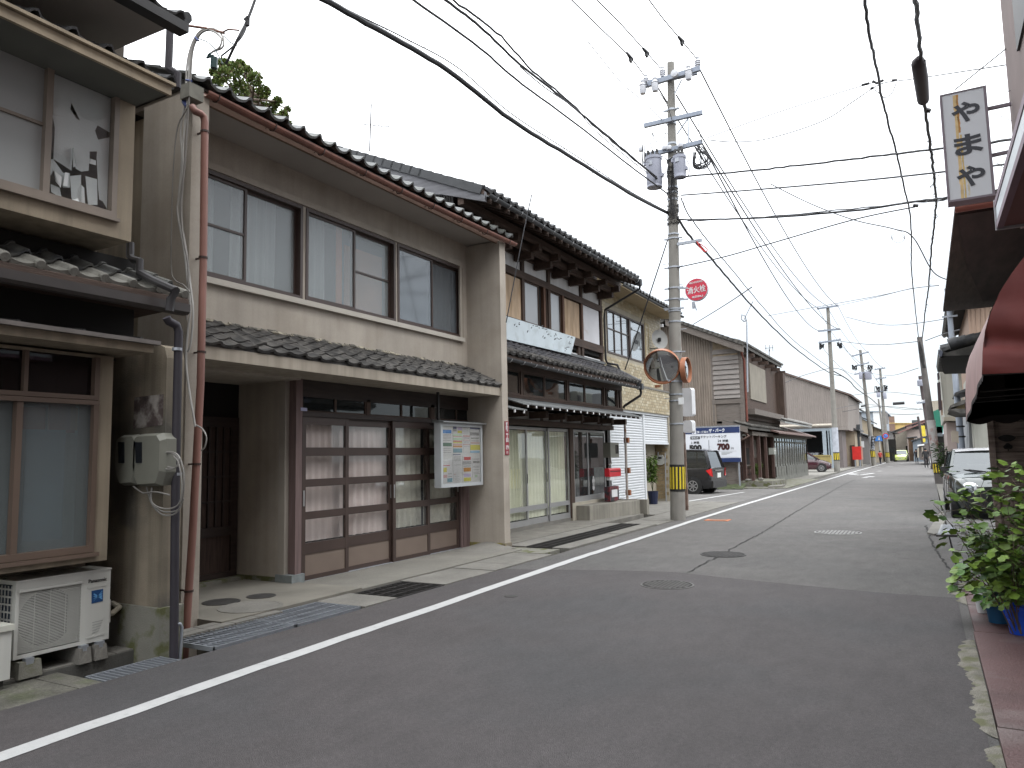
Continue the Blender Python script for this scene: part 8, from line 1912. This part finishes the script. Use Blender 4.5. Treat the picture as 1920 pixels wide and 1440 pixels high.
for r in range(3):
    for k in range(7): piece('roof_tile', kt7, tr2, Matrix.Translation((c1.x+.02+k*.27, Yr-.06+r*.24, zr2+.14+r*.10)) @ Matrix.Rotation(R_(22), 4, 'X'))
MB().b(1.55, 5, Yr+.3, 17, .02, zr2).o('wall', mat('pale_mortar_wall', (0.25,0.23,0.20), .9, .15, 2, streak=.2), tr2)
# red awning
Yn, Yf = 8.25, 12.2
taw = thing('awning', 'dark red scalloped barrel awning jutting over the right pavement', 'awning', (1.0, 10, 1.9))
pn = [FY(x, y, Yn) for x, y in [(2010,430),(1960,450),(1920,482),(1897,512),(1876,545),(1858,585),(1847,622),(1842,660),(1841,702)]]
m_awn = mat('dark_red_awning_vinyl', (0.15,0.034,0.030), .45, .12, 3, .25, 6, two=(0.19,0.055,0.05), twoscale=1.6, twothr=.6)
m_awnp = mat('faded_awning_front', (0.27,0.17,0.16), .6, .15, 3)
m_awnin = mat('backlit_awning_black', (0.022,0.016,0.016), .9, .2, 3)  # backlit shade under the awning, put into a near-black colour
def awp(i, v):
    p = pn[i]; zf = p.z
    if i == len(pn)-1: zf = p.z+(1.93-p.z)*v
    elif i == len(pn)-2: zf = p.z+(2.30-p.z)*v*.8
    w_ = .02*math.sin(v*19+i)*(.4 if i > 4 else .15)
    return Vector((p.x+w_, Yn+(Yf-Yn)*v, zf))
nv = 28
g = MB(); vs = [awp(i, j/nv) for i in range(len(pn)) for j in range(nv+1)]
g.add(vs, [(i*(nv+1)+j, (i+1)*(nv+1)+j, (i+1)*(nv+1)+j+1, i*(nv+1)+j+1) for i in range(len(pn)-1) for j in range(nv)]); g.o('front_cover', m_awnp, taw, True)
g = MB(); g.add([v+Vector((.012,0,-.012)) for v in vs], [(i*(nv+1)+j, (i+1)*(nv+1)+j, (i+1)*(nv+1)+j+1, i*(nv+1)+j+1) for i in range(len(pn)-1) for j in range(nv)]); g.o('shaded_inside', m_awnin, taw, True)  # inner copy of the cover, painted dark for the shade beneath
# scallops along the front hem
g = MB(); ns = 22
for k in range(ns):
    v0, v1 = k/ns, (k+1)/ns; a, b_ = awp(len(pn)-1, v0), awp(len(pn)-1, v1)
    g.add([a, b_]+[a.lerp(b_, .5+.5*math.cos(math.pi*s_/6))-Vector((0,0,.055*math.sin(math.pi*s_/6))) for s_ in range(1,6)], [(0,1,2,3,4,5,6)])
g.o('front_scallop', m_awnin, taw, kind='stuff')
# near end panel with folds
xr_ = pn[0].x+.3
def endp(u, v):
    i = v*(len(pn)-1); k = min(int(i), len(pn)-2); p = pn[k].lerp(pn[k+1], i-k)
    x = p.x+(xr_-p.x)*u
    fold = .05*math.sin(p.z*14+u*2.5)*max(0, 1-abs(p.z-2.5)*2.0) + .012*math.sin(p.z*31+u*6)*max(0,1-abs(p.z-2.4)*2)
    return Vector((x, Yn-.01-fold, p.z-(.03*u if v > .98 else 0)))
MB().grid(endp, 16, 40).o('near_end_panel', m_awn, taw, True)
MB().add([endp(u/8, v/16)+Vector((0,.02,0)) for u in range(9) for v in range(17)], [(u*17+v,(u+1)*17+v,(u+1)*17+v+1,u*17+v+1) for u in range(8) for v in range(16)]).o('near_end_shaded_inside', m_awnin, taw, True)
MB().tube([pn[-1], Vector((xr_, Yn, pn[-1].z-.02))], .012, 6).o('end_rod', m_blackmetal, taw)
# far end panel, scalloped
g = MB(); zf = 1.93
xf0 = awp(len(pn)-1, 1).x; outl = [awp(i, 1) for i in range(len(pn))]
sc = []
nsc = 6; wsc = .32
for k in range(nsc):
    for s_ in range(0, 8): sc.append(Vector((xf0+k*wsc+wsc*s_/8, Yf, zf-.05*math.sin(math.pi*s_/8))))
sc.append(Vector((xf0+nsc*wsc, Yf, zf)))
g.poly(outl[::-1][:]+[]) if False else None
for a, b_ in zip(sc[:-1], sc[1:]): g.add([a, b_, Vector((b_.x, Yf, 3.4 if b_.x > 1.0 else 2.2)), Vector((a.x, Yf, 3.4 if a.x > 1.0 else 2.2))], [(0,1,2,3)])
g.poly([Vector((p.x, Yf, p.z)) for p in outl]+[Vector((outl[-1].x+.3, Yf, 2.0)), Vector((outl[0].x, Yf, 2.0))])
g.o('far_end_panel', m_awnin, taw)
for y in (9.3, 10.4, 11.4): MB().tube([(xf0+.03, y, 2.15), (2.1, y, 2.2)], .012, 5).o('frame_rod', m_blackmetal, taw)
MB().b(1.9, 2.1, 8.3, 17, .02, 4).o('shopfront_wall', m_dark, taw)
# wooden panel wall with cut-outs
Yw = 12.45
tw_ = thing('wooden_screen', 'weathered wooden board panel with leaf-shaped cut-outs under the awning', 'panel', (1.5, Yw, 0))
m_wp = mat('silver_brown_boards', (0.165,0.125,0.105), .8, .25, 4, .5, 30, stretch=(1.0,1,8), two=(0.115,0.085,0.07), twoscale=3, twothr=.55)
xl_ = FY(1855, 850, Yw).x
me_ = MB().b(0, 2.0, -.012, .012, 0, .205).mesh('board', m_wp)
for k in range(10): piece('board', me_, tw_, Matrix.Translation((xl_+.05, Yw+.01+.004*(k % 2), .0+k*.212+.01)))
for dx_ in (0, .60, 1.2): MB().b(xl_+dx_-.0, xl_+dx_+.075, Yw-.04, Yw+.03, 0, 2.12).o('post', m_wp, tw_)
c_ = FY(1888, 821, Yw-.02)
MB().ext([(c_.x+.105*math.cos(a), Yw-.0095, c_.z+.045*math.sin(a)*abs(math.sin(a))**.5*(1 if math.sin(a) > 0 else 1.2)) for a in [2*math.pi*i/20 for i in range(20)]], (0,.004,0)).o('leaf_cutout', m_dark, tw_)
c_ = FY(1890, 838, Yw-.02)
g = MB()
for dx_, dz in ((-.025,0),(.025,0),(0,.025)): g.lathe([(.03,-.0),(.03,.004)], Vector((c_.x+dx_, Yw-.012, c_.z+dz)), 'y', 12)
g.bc(c_.x, Yw-.010, c_.z-.035, .012, .004, .04); g.o('clover_cutout', m_dark, tw_, kind='stuff')
MB().b(xl_+.05, xl_+2.1, Yw+.03, Yw+.06, 0, 2.1).o('backing', m_dark, tw_)
# houses further along the right
def sidehouse(name, lab, parts_):
    t = thing(name, lab, 'house', (1.5, parts_[0][1], 0))
    for nm, Y, px, dep, m_ in parts_: MB().sy(Y, px, dep).o(nm, m_, t)
    return t
m_peach = mat('peach_board', (0.33,0.235,0.18), .8, .08, 3, stretch=(8,8,.6)); m_pale = mat('greenish_cream_render', (0.40,0.40,0.355), .85, .06, 2, streak=.12)
ts3 = sidehouse('gabled_house', 'peach boarded gabled house above the awning', [
    ('wall', 25.3, [(1813,566),(1838,548),(1990,470),(1990,760),(1828,760)], 7, m_peach),
    ('roof', 24.8, [(1774,560),(1842,526),(1990,455),(1990,466),(1842,537),(1780,567)], 8, m_tileold),
    ('barge_board', 24.75, [(1782,566),(1842,537),(1990,466),(1990,475),(1842,549),(1786,573)], .06, m_oldwood),
    ('soffit', 25.0, [(1786,572),(1814,560),(1816,566),(1790,578)], 7, m_dark)])
for k in range(7):
    x = 1820+k*9; MB().sy(25.27, [(x, 562-k*4), (x+.8, 562-k*4), (x+.8+5, 700), (x+5, 700)], .03).o('batten', m_peach, ts3)
g = MB(); g.tube([FY(1797,542,16.7), FY(1799,530,16.7)], .012, 5); g.tube([FY(1793,531,16.7), FY(1801,530,16.7)], .01, 4); g.o('roof_aerial', m_wireg, ts3)
ts4 = sidehouse('tiled_roof_house', 'dark tiled low eave with rounded ridge tiles below the peach gable', [
    ('roof', 14.6, [(1759,656),(1775,661),(1850,640),(1990,600),(1990,618),(1850,664),(1762,668)], 3, m_tileold),
    ('wall', 23.4, [(1818,700),(1990,690),(1990,860),(1830,860)], 4, m_pale)])
for k in range(6): 
    p0 = FY(1779, 646+k*1.5, 14.8); g = MB().tube([p0+Vector((k*.13,.0,k*.035)), p0+Vector((k*.13+.14,.0,k*.035+.035))], .105-.006*k, 10); g.o('ridge_tile', m_tile, ts4, True)
kt8 = kawara(.27, .26, .03, .06, .03, 8, .04).mesh('roof_tile', m_tile)
a = FY(1763, 655, 14.7)
for r in range(5):
    for k in range(9): piece('roof_tile', kt8, ts4, slope_mtx(a.x+.03+r*.22, 17.6-k*.27, a.z+.05+r*.07, R_(16), -1))
MB().sy(14.55, [(1759,655),(1768,659),(1766,668),(1762,668)], .3).o('gutter_end', mat('slate_blue_gutter', (0.10,0.11,0.14), .5), ts4)
MB().ext([FY(1762,668,14.6), FY(1850,664,14.6), FY(1850,668,14.6), FY(1765,671,14.6)], (.1,3,-.02)).o('soffit', m_dark, ts4)
ts5 = sidehouse('rendered_house', 'pale cream rendered tall narrow house behind the steel pole on the right', [
    ('wall', 33, [(1762,690),(1768,687),(1795,687),(1850,686),(1850,782),(1772,786)], 9, m_pale),
    ('ledge', 32.6, [(1769,782),(1800,781),(1850,780),(1850,788),(1770,789)], 1.2, m_palew),
    ('lower_wall', 33.2, [(1774,792),(1792,792),(1796,872),(1779,872)], 6, mat('pinkish_pillar', (0.34,0.28,0.26), .85, .08, 2)),
    ('shop_opening', 33.5, [(1792,792),(1840,792),(1840,860),(1796,872)], 5, mat('pale_blue_wall', (0.25,0.26,0.27), .8))])
for px in ([(1783,690),(1793,688),(1794,706),(1786,708)], [(1757,700),(1761,697),(1762,710),(1758,712)], [(1757,718),(1763,716),(1766,768),(1760,770)]): MB().sy(32.9, px, .3).o('dark_shutter', mat('dark_plum', (0.06,0.045,0.05), .8), ts5)
MB().sy(32.95, [(1763,752),(1767,750),(1768,778),(1765,779)], .2).o('wooden_panel', m_peach, ts5)
ts6 = sidehouse('small_eaved_house', 'small house with two thin stacked eaves beside the steel pole', [
    ('eave', 22, [(1782,760),(1800,752),(1850,735),(1850,741),(1800,760),(1784,764)], 3, m_tileold),
    ('eave', 24, [(1791,736),(1812,728),(1850,716),(1850,722),(1796,738)], 3, m_tile),
    ('eave_wall', 22.3, [(1790,766),(1806,756),(1850,742),(1850,768),(1812,772),(1793,768)], 2, mat('buff_board', (0.36,0.29,0.17), .8)),
    ('eave', 21.8, [(1781,768),(1790,766),(1850,768),(1850,773),(1800,774)], 3, m_tileold),
    ('wall', 24.5, [(1816,740),(1850,730),(1850,870),(1818,870)], 4, mat('pale_blue_wall', (0,0,0))),
    ('post', 24.3, [(1838,775),(1848,775),(1850,840),(1840,840)], .3, mat('mauve_post', (0.16,0.11,0.11), .8))])
g = MB()
for k in range(4): g.sy(24.2, [(1849+k*5,775),(1851+k*5,775),(1853+k*5,850),(1851+k*5,850)], .06)
g.sy(24.2, [(1846,800),(1875,800),(1875,803),(1846,803)], .05); g.sy(24.2, [(1846,825),(1875,825),(1875,828),(1846,828)], .05); g.o('window_bars', m_black, ts6, kind='stuff')
t_ = thing('wall_box', 'beige rounded utility box on the wall beyond the parked car', 'utility box', FY(1788, 830, 23.6)); MB().sy(23.6, [(1783,810),(1786,807),(1797,809),(1798,832),(1792,828),(1785,830)], .2).o('box', mat('beige_box', (0.36,0.31,0.25), .6), t_)
# steel pole on the right
Ysp = 25.5; a, b_ = FY(1805, 850, Ysp), FY(1777, 548, Ysp)
tsp = thing('steel_pole', 'slim pale blue-grey steel pole rising behind the right-hand eaves', 'utility pole', (a.x, Ysp, 0)); MB().tube([(a.x,Ysp,0),(b_.x,Ysp,b_.z)], [.10,.07], 12).o('shaft', mat('pale_steel_blue', (0.28,0.31,0.36), .5, .08, 3), tsp, True)
MB().lathe([(.08,0),(.08,.12)], (b_.x,Ysp,b_.z), 'z', 10).o('cap', m_blackmetal, tsp); MB().bc(b_.x,Ysp-.1,FY(1781,594,Ysp).z,.4,.04,.05).o('crossarm', m_galv, tsp)
for z in (1.9, 2.2): MB().lathe([(.112,-.02),(.112,.02)], (a.x,Ysp,z), 'z', 12).o('clamp_ring', m_blackmetal, tsp)
# green and yellow signs and shops further along
tg_ = sidehouse('green_fronted_shop', 'shop with a green hood and hanging signs behind the leaning pole', [
    ('green_hood', 45, [(1748,772),(1762,766),(1770,776),(1768,812),(1753,812)], 2, mat('bottle_green', (0.02,0.15,0.10), .6)),
    ('grey_sign', 45, [(1756,800),(1766,800),(1768,818),(1757,818)], .2, mat('slate_sign', (0.10,0.11,0.12), .6)),
    ('wall', 47, [(1754,818),(1775,812),(1780,870),(1760,870)], 4, m_dark),
    ('upper_wall', 48, [(1744,752),(1768,750),(1770,800),(1746,800)], 5, m_cream_w)])
t_ = thing('yellow_sign', 'tall yellow vertical sign at the far right bend', 'sign', FY(1731, 820, 80)); MB().sy(80, [(1727,798),(1734,798),(1736,818),(1729,818)], .3).o('board', mat('sign_yellow', (0.60,0.48,0.05), .6), t_); MB().sy(80, [(1730,822),(1735,822),(1735,829),(1731,829)], .3).o('lower_board', mat('sign_yellow', (0,0,0)), t_)
tz = sidehouse('far_shop', 'dim jumble of shopfronts at the far right bend behind the pedestrian', [
    ('wall', 86, [(1722,835),(1752,828),(1756,868),(1724,862)], 10, mat('grey_brown_shop', (0.13,0.115,0.11), .85, .3, 1.2)),
    ('awning', 85, [(1720,834),(1733,832),(1733,835),(1720,837)], 1.2, m_whitemetal),
    ('white_pier', 84.8, [(1720,840),(1723,840),(1723,858),(1720,858)], .3, m_cream_w), ('white_pier', 84.8, [(1728,838),(1730,838),(1731,858),(1729,858)], .3, m_cream_w)])
t_ = thing('right_hedge', 'dark green shrub beside the leaning pole', 'shrub', FY(1773, 872, 34)); b0 = FY(1773, 880, 34); b0.z = 0
leafplant(t_, b0, 1.8, .5, 500, .2, m_leafd, 12, stems=8)
# ================================================================ plants on the right
def lobed(mb, p, d, L_, rd, up=None):
    """a small lobed leaf blade"""
    d = d.normalized(); n_ = Vector((rd.uniform(-.5,.5), rd.uniform(-.5,.5), 1)).normalized(); s_ = d.cross(n_).normalized(); n_ = s_.cross(d)
    pts = [(0,0,0),(.18,.22,.02),(.30,.50,.0),(.50,.30,.05),(.78,.42,-.02),(1.0,.0,-.12),(.78,-.42,-.02),(.50,-.30,.05),(.30,-.50,.0),(.18,-.22,.02)]
    k = len(mb.v); c = p+d*L_*.45+n_*L_*.04
    mb.v += [c]+[p+d*L_*a+s_*L_*b_+n_*L_*c_ for a, b_, c_ in pts]; m = len(pts)
    mb.f += [(k, k+1+i, k+1+(i+1) % m) for i in range(m)]
def bush(t, base, shoots, m_list, leafL, seed, nleaf, curve=.2, lobe=True, droop=.25, rstem=.006, mst=None):
    rd = random.Random(seed); st = MB(); lv = [MB() for _ in m_list]
    for (tip, k) in shoots:
        b0 = base+Vector((rd.uniform(-.05,.05), rd.uniform(-.05,.05), 0)); mid = b0.lerp(tip, .5)+Vector((rd.uniform(-.06,.06), rd.uniform(-.06,.06), (tip-b0).length*curve))
        path = [b0*(1-s_)**2+mid*2*s_*(1-s_)+tip*s_*s_ for s_ in [i/8 for i in range(9)]]
        st.tube(path, [rstem*(1-.75*i/8) for i in range(9)], 5)
        for j in range(int(nleaf*k)):
            s_ = rd.uniform(.3, 1.0); i = min(7, int(s_*8)); p = path[i].lerp(path[i+1], s_*8-i)
            off = Vector((rd.gauss(0,1), rd.gauss(0,1), rd.gauss(0,.7)))*leafL*.9; e = p+off
            if rd.random() < .5: st.tube([p, e], .0018, 3, False)
            d = Vector((rd.uniform(-1,1), rd.uniform(-1,1), rd.uniform(-.5,.35)))+off.normalized()*.6; d.z -= droop
            L_ = leafL*rd.uniform(.45,1.15); ml = lv[rd.choices(range(len(m_list)), [3,2,1][:len(m_list)])[0]]
            if lobe: lobed(ml, e, d, L_, rd)
            else:
                d.normalize(); s2 = d.cross(Vector((rd.uniform(-.3,.3),rd.uniform(-.3,.3),1))).normalized()*L_*.28
                ml.add([e, e+d*L_*.5+s2, e+d*L_-Vector((0,0,L_*.15)), e+d*L_*.5-s2], [(0,1,2,3)])
    st.o('branches', mst or mat('grey_brown_twig', (0.10,0.075,0.055), .85, .2, 20), t)
    for mb_, m_ in zip(lv, m_list):
        if mb_.v: mb_.o('leaves', m_, t, kind='stuff')
F = FY
b1 = F(1905, 1100, 7.4); b1.z = .05
tbig = thing('leafy_shrub', 'tall straggly shrub with light green lobed leaves leaning over the plates at the right edge', 'shrub', b1)
sh = [(F(1750,945,6.9), 1.0), (F(1775,905,7.0), 1.0), (F(1830,908,7.2), 1.3), (F(1868,872,7.3), 1.0), (F(1895,880,7.3), 1.2), (F(1912,905,7.2), 1.2), (F(1890,960,7.0), 1.3), (F(1805,960,7.2), .8), (F(1840,985,7.3), 1.0), (F(1860,1010,7.0), 1.2), (F(1930,960,7.0), 1.5), (F(1820,1030,7.1), 1.0), (F(1900,1030,6.9), 1.3), (F(1925,1060,7.1), 1.2)]
bush(tbig, b1, sh, [mat('lime_leaf', (0.13,0.21,0.030), .5, .3, 12), mat('mid_green_leaf', (0.075,0.14,0.022), .5, .3, 12), m_leafd], .095, 31, 38, .18)
b2 = F(1915, 1110, 7.9); b2.z = .05
tdk = thing('dense_shrub', 'dense small-leaved dark shrub behind the blue pots at the right edge', 'shrub', b2)
sh = [(F(x, y, 7.8+(i % 3)*.15), 1.0) for i, (x, y) in enumerate([(1800,985),(1812,1010),(1830,1000),(1850,990),(1870,1005),(1890,1000),(1910,1010),(1930,1000),(1945,1030),(1845,1040),(1870,1050),(1900,1050),(1925,1060),(1940,1090),(1880,1080),(1905,1090),(1820,975),(1838,1020),(1862,1030),(1888,1040)])]
bush(tdk, b2, sh, [m_leafd, mat('olive_leaf', (0.06,0.09,0.025), .5, .3, 12)], .036, 32, 130, .1, False, .1, .007)
b3 = F(1872, 1122, 7.75)
def pot(label, name, px0, px1, ytop, ybot, Y, col, square=False, handle=False, taper=.78):
    a, b_ = F(px0, ytop, Y), F(px1, ytop, Y); r = (b_.x-a.x)/2; cx = (a.x+b_.x)/2; zt = a.z; z0 = .037
    t = thing(name, label, 'pot' if not handle else 'bucket', (cx, Y, z0))
    if square:
        o = []; 
        for s_, z in ((taper, z0), (1.0, zt)): o += [(cx-r*s_, Y-r*s_, z), (cx+r*s_, Y-r*s_, z), (cx+r*s_, Y+r*s_, z), (cx-r*s_, Y+r*s_, z)]
        i_ = [(cx+(x-cx)*.92, Y+(y-Y)*.92, z+(.02 if k < 4 else -.0)) for k, (x, y, z) in enumerate(o)]
        MB().add(o+i_, [(0,3,2,1),(0,1,5,4),(1,2,6,5),(2,3,7,6),(3,0,4,7),(4,5,13,12),(5,6,14,13),(6,7,15,14),(7,4,12,15),(8,9,13,12),(9,10,14,13),(10,11,15,14),(11,8,12,15)]).o('body', col, t)
        MB().b(cx-r*1.04, cx+r*1.04, Y-r*1.04, Y-r*.98, zt-.03, zt).b(cx-r*1.04, cx-r*.98, Y-r*.98, Y+r, zt-.03, zt).b(cx+r*.98, cx+r*1.04, Y-r*.98, Y+r, zt-.03, zt).o('rim', col, t)
    else:
        MB().lathe([(r*taper,z0),(r*.99,zt-.02),(r*1.06,zt-.018),(r*1.06,zt),(r*.97,zt),(r*.93,zt-.05),(r*taper*.9,z0+.02)], (cx, Y, 0), 'z', 28).o('body', col, t, True)
    if handle: MB().tube([(cx-r*1.04, Y, zt-.03)]+[(cx+r*1.1*math.cos(a_), Y-r*.55*math.sin((a_))-.02, zt-.03-r*1.05*math.sin(a_)) for a_ in [math.pi*(1-k/10) for k in range(1,10)]]+[(cx+r*1.04, Y, zt-.03)], .008, 6).o('handle', col, t, True)
    MB().lathe([(r*.9,zt-.05),(r*.9,zt-.045)], (cx, Y, 0), 'z', 16).o('soil' if not handle else 'inner_shade', m_earth if not handle else mat('bucket_shade', (0.01,0.05,0.2), .2), t)  # bucket: darker blue disc painted for the shade inside
    return t, Vector((cx, Y, zt))
m_bluepot = mat('dull_blue_plastic', (0.012,0.085,0.19), .5, .1, 8); m_bucket = mat('bright_blue_plastic', (0.008,0.065,0.50), .35, .05, 4)
tp1, c1p = pot('dull blue plastic plant pot with round-leaved plant on the steel plates', 'plant_pot', 1843, 1895, 1115, 1160, 7.85, m_bluepot, False, False, .74)
tp2, c2p = pot('bright blue bucket with a handle at the right picture edge', 'bucket', 1882, 1942, 1133, 1178, 7.45, m_bucket, False, True, .76)
tp3, c3p = pot('small white plant pot half hidden behind the dull blue one', 'plant_pot', 1826, 1852, 1112, 1144, 8.25, m_whitemetal, False, False, .7)
b3 = c1p-Vector((0,0,.03)); tr_ = thing('round_leaved_plant', 'low plant with round yellow-green leaves growing from the dull blue pot', 'potted plant', b3)
rd = random.Random(12); lv = [MB(), MB()]; st = MB()
for k in range(150):
    a = rd.uniform(0, 6.28); rr_ = .30*rd.random()**.6; h = rd.uniform(.06,.34)-.35*rr_; p = b3+Vector((math.cos(a)*rr_*1.1-.04, math.sin(a)*rr_, max(-.02, h)))
    if k % 3 == 0: st.tube([b3, b3.lerp(p,.5)+Vector((0,0,.04)), p], .003, 4)
    n_ = Vector((math.cos(a)*.5+rd.uniform(-.3,.3), math.sin(a)*.5+rd.uniform(-.5,.1), 1)).normalized(); u = n_.cross(Vector((rd.uniform(-1,1),rd.uniform(-1,1),.2))).normalized(); v = n_.cross(u); L_ = rd.uniform(.03,.062)
    ml = lv[rd.random() < .35]; ml.add([p+n_*-.006]+[p+(u*math.cos(q_)*L_+v*math.sin(q_)*L_*.9)*(1+.06*math.sin(q_*5))+n_*.01 for q_ in [6.283*i/9 for i in range(9)]], [(0,1+i,1+(i+1) % 9) for i in range(9)])
st.o('stems', mat('reddish_stem', (0.12,0.05,0.03), .7), tr_, kind='stuff'); lv[0].o('leaves', mat('yellow_green_round_leaf', (0.15,0.23,0.04), .5, .3, 14), tr_, kind='stuff'); lv[1].o('leaves', mat('mid_green_round_leaf', (0.07,0.15,0.03), .5, .3, 14), tr_, kind='stuff')
solo('paper_scrap', MB().b(.36, .46, 8.95, 9.2, .036, .04), m_white, 'small white sheet lying at the plate edge behind the pots', 'paper')
# ================================================================ cedar behind the beige house
cb_ = FX(470, 240, -17.0); tc0 = thing('cedar_tree', 'bushy green cedar crown rising behind the beige house roof', 'tree', (-17.0, cb_.y, 0))
MB().tube([(-17.0, cb_.y, 0), (-17.0, cb_.y+.1, 6), (-17.05, cb_.y, FX(440,125,-17).z-.3)], [.28,.2,.05], 8).o('trunk', mat('cedar_bark', (0.07,0.05,0.035), .9, .3, 8), tc0, True)
rd = random.Random(19)
clumps = [(440,130,16),(418,140,15),(462,134,13),(478,148,14),(405,160,14),(450,165,20),(425,180,18),(475,180,18),(495,172,13),(408,205,16),(450,205,20),(485,205,20),(508,200,14),(520,190,10),(532,215,10),(515,225,14),(470,228,18),(495,232,16),(430,225,20),(538,232,9),(418,118,9),(450,120,9),(400,135,7),(540,205,5),(527,222,10)]
fl = [MB(), MB(), MB()]; tw = MB()
Yt = cb_.y
for (px, py, s_) in clumps:
    dy_ = rd.uniform(-1.2,1.2); X_ = -17.0+rd.uniform(-1.0,1.0); c_ = FX(px, py, X_); R_c = s_/1390*18.5
    tw.tube([(-17.0, Yt, c_.z-.6), c_], [.05,.015], 5)
    for k in range(int(s_*36)):
        v = Vector((rd.gauss(0,1), rd.gauss(0,1), rd.gauss(0,1))).normalized()*R_c*rd.random()**.45; p = c_+v
        d = (v.normalized()+Vector((rd.uniform(-.5,.5), rd.uniform(-.5,.5), rd.uniform(-.2,.6)))).normalized(); sd_ = d.cross(Vector((rd.uniform(-1,1),rd.uniform(-1,1),rd.uniform(-1,1)))).normalized()
        L_ = rd.uniform(.04,.095); m_i = 0 if rd.random() < .55 else (1 if rd.random() < .6 else 2)
        fl[m_i].add([p-sd_*L_*.3, p+d*L_*.5+sd_*L_*.05-sd_*L_*.35, p+d*L_, p+d*L_*.5+sd_*L_*.35, p+sd_*L_*.3], [(0,1,2,3,4)])
tw.o('limbs', mat('cedar_bark', (0,0,0)), tc0, True, kind='stuff')
for mb_, (n_, c) in zip(fl, (('cedar_green', (0.09,0.135,0.03)), ('cedar_light', (0.16,0.21,0.05)), ('cedar_brown', (0.09,0.065,0.03)))): mb_.o('crown', mat(n_, c, .7, .3, 9), tc0, kind='stuff')
# ================================================================ people far down the street
def person(label, loc, rz, h, top, legs, pose=0.0, hair=(0.01,0.01,0.01), skin=(0.35,0.2,0.14), extra=None):
    t = thing('person', label, 'person', (0,0,0))
    s = h/1.7; J = {}
    V = [(0,0,.92),(0,.0,1.15),(0,0,1.38),(0,0,1.47),(0,.01,1.60), (.19,0,1.40),(.25,.02,1.12),(.24,-.10*1,.88),(-.19,0,1.40),(-.25,-.02,1.12),(-.24,.08,.88),
         (.09,0,.88),(.10,.04+pose*.12,.48),(.10,pose*.16,.07),(.10,pose*.16-.12,.03),(-.09,0,.88),(-.10,.02-pose*.1,.48),(-.10,-pose*.14,.07),(-.10,-pose*.14-.12,.03)]
    E_ = [(0,1),(1,2),(2,3),(3,4),(2,5),(5,6),(6,7),(2,8),(8,9),(9,10),(0,11),(11,12),(12,13),(13,14),(0,15),(15,16),(16,17),(17,18)]
    Rr = [.15,.14,.15,.055,.10,.07,.05,.035,.07,.05,.035,.10,.07,.045,.035,.10,.07,.045,.035]
    me = bpy.data.meshes.new('body'); me.from_pydata([Vector(v)*s for v in V], E_, [])
    ob = bpy.data.objects.new('body', me); COL.objects.link(ob)
    sk = ob.modifiers.new('skin', 'SKIN'); 
    for i, sv in enumerate(me.skin_vertices[0].data): sv.radius = (Rr[i]*s, Rr[i]*s*.85); sv.use_root = (i == 0)
    ob.modifiers.new('sub', 'SUBSURF').levels = 1
    dg = bpy.context.evaluated_depsgraph_get(); dg.update(); m2 = bpy.data.meshes.new_from_object(ob.evaluated_get(dg)); bpy.data.objects.remove(ob)
    ms_ = [mat('cloth_%s' % label[:14].replace(' ', '_'), top, .9), mat('trousers_%s' % label[:14].replace(' ', '_'), legs, .9), mat('skin_tone', skin, .6)]
    m2.materials.clear()
    for m_ in ms_: m2.materials.append(m_)
    for p in m2.polygons: z = p.center.z/s; p.material_index = 2 if (z > 1.45 or (abs(p.center.x) > .2*s and z < .95)) else (0 if z > .88 else 1); p.use_smooth = True
    b_ = bpy.data.objects.new('body', m2); COL.objects.link(b_); b_.parent = t
    hm = MB().lathe([(.02,1.70),(.08,1.69),(.105,1.62),(.10,1.54),(.04,1.50)], (0,.02,0), 'z', 12); hm.v = [v*s for v in hm.v]; hb_ = hm.o('hair', mat('black_hair', hair, .7), t, True)
    t.location = loc; t.rotation_euler = (0,0,rz)
    return t
pl_ = FY(1737, 872, 71.5); person('person in black walking away down the right side of the street', (pl_.x, 71.5, 0), R_(180), 1.66, (0.02,0.02,0.022), (0.012,0.012,0.015), 1.0)
pl_ = FY(1651, 866, 92); person('person in a red top walking at the left roadside by the fourth pole', (pl_.x, 92, 0), R_(20), 1.5, (0.35,0.05,0.04), (0.02,0.02,0.03), 1.2)
pl_ = FY(1719, 862, 92); person('person in dark clothes by the far right shopfronts', (pl_.x, 92, 0), R_(0), 1.6, (0.03,0.03,0.035), (0.05,0.05,0.06), .4)
# parked scooter beside the walker
sc_ = FY(1746, 872, 68); tsc = thing('scooter', 'small white and dark scooter parked by the right-hand pole', 'scooter', (sc_.x, 68, 0))
MB().tube([(sc_.x,67.6,.25),(sc_.x,67.7,.7),(sc_.x,67.6,1.0)], .07, 8).o('steering_column', m_whitemetal, tsc, True)
MB().ext([(sc_.x-.15,67.7,.3),(sc_.x-.15,68.8,.35),(sc_.x-.15,68.9,.75),(sc_.x-.15,68.3,.78),(sc_.x-.15,68.1,.4)], (.3,0,0)).o('body', m_trim, tsc)
for y in (67.55, 68.75): MB().lathe([(.12,-.05),(.25,-.05),(.25,.05),(.12,.05)], (sc_.x, y, .25), 'x', 16).o('wheel', m_tyre, tsc)
MB().tube([(sc_.x-.3,67.6,1.02),(sc_.x+.3,67.6,1.02)], .02, 6).o('handlebar', m_black, tsc)
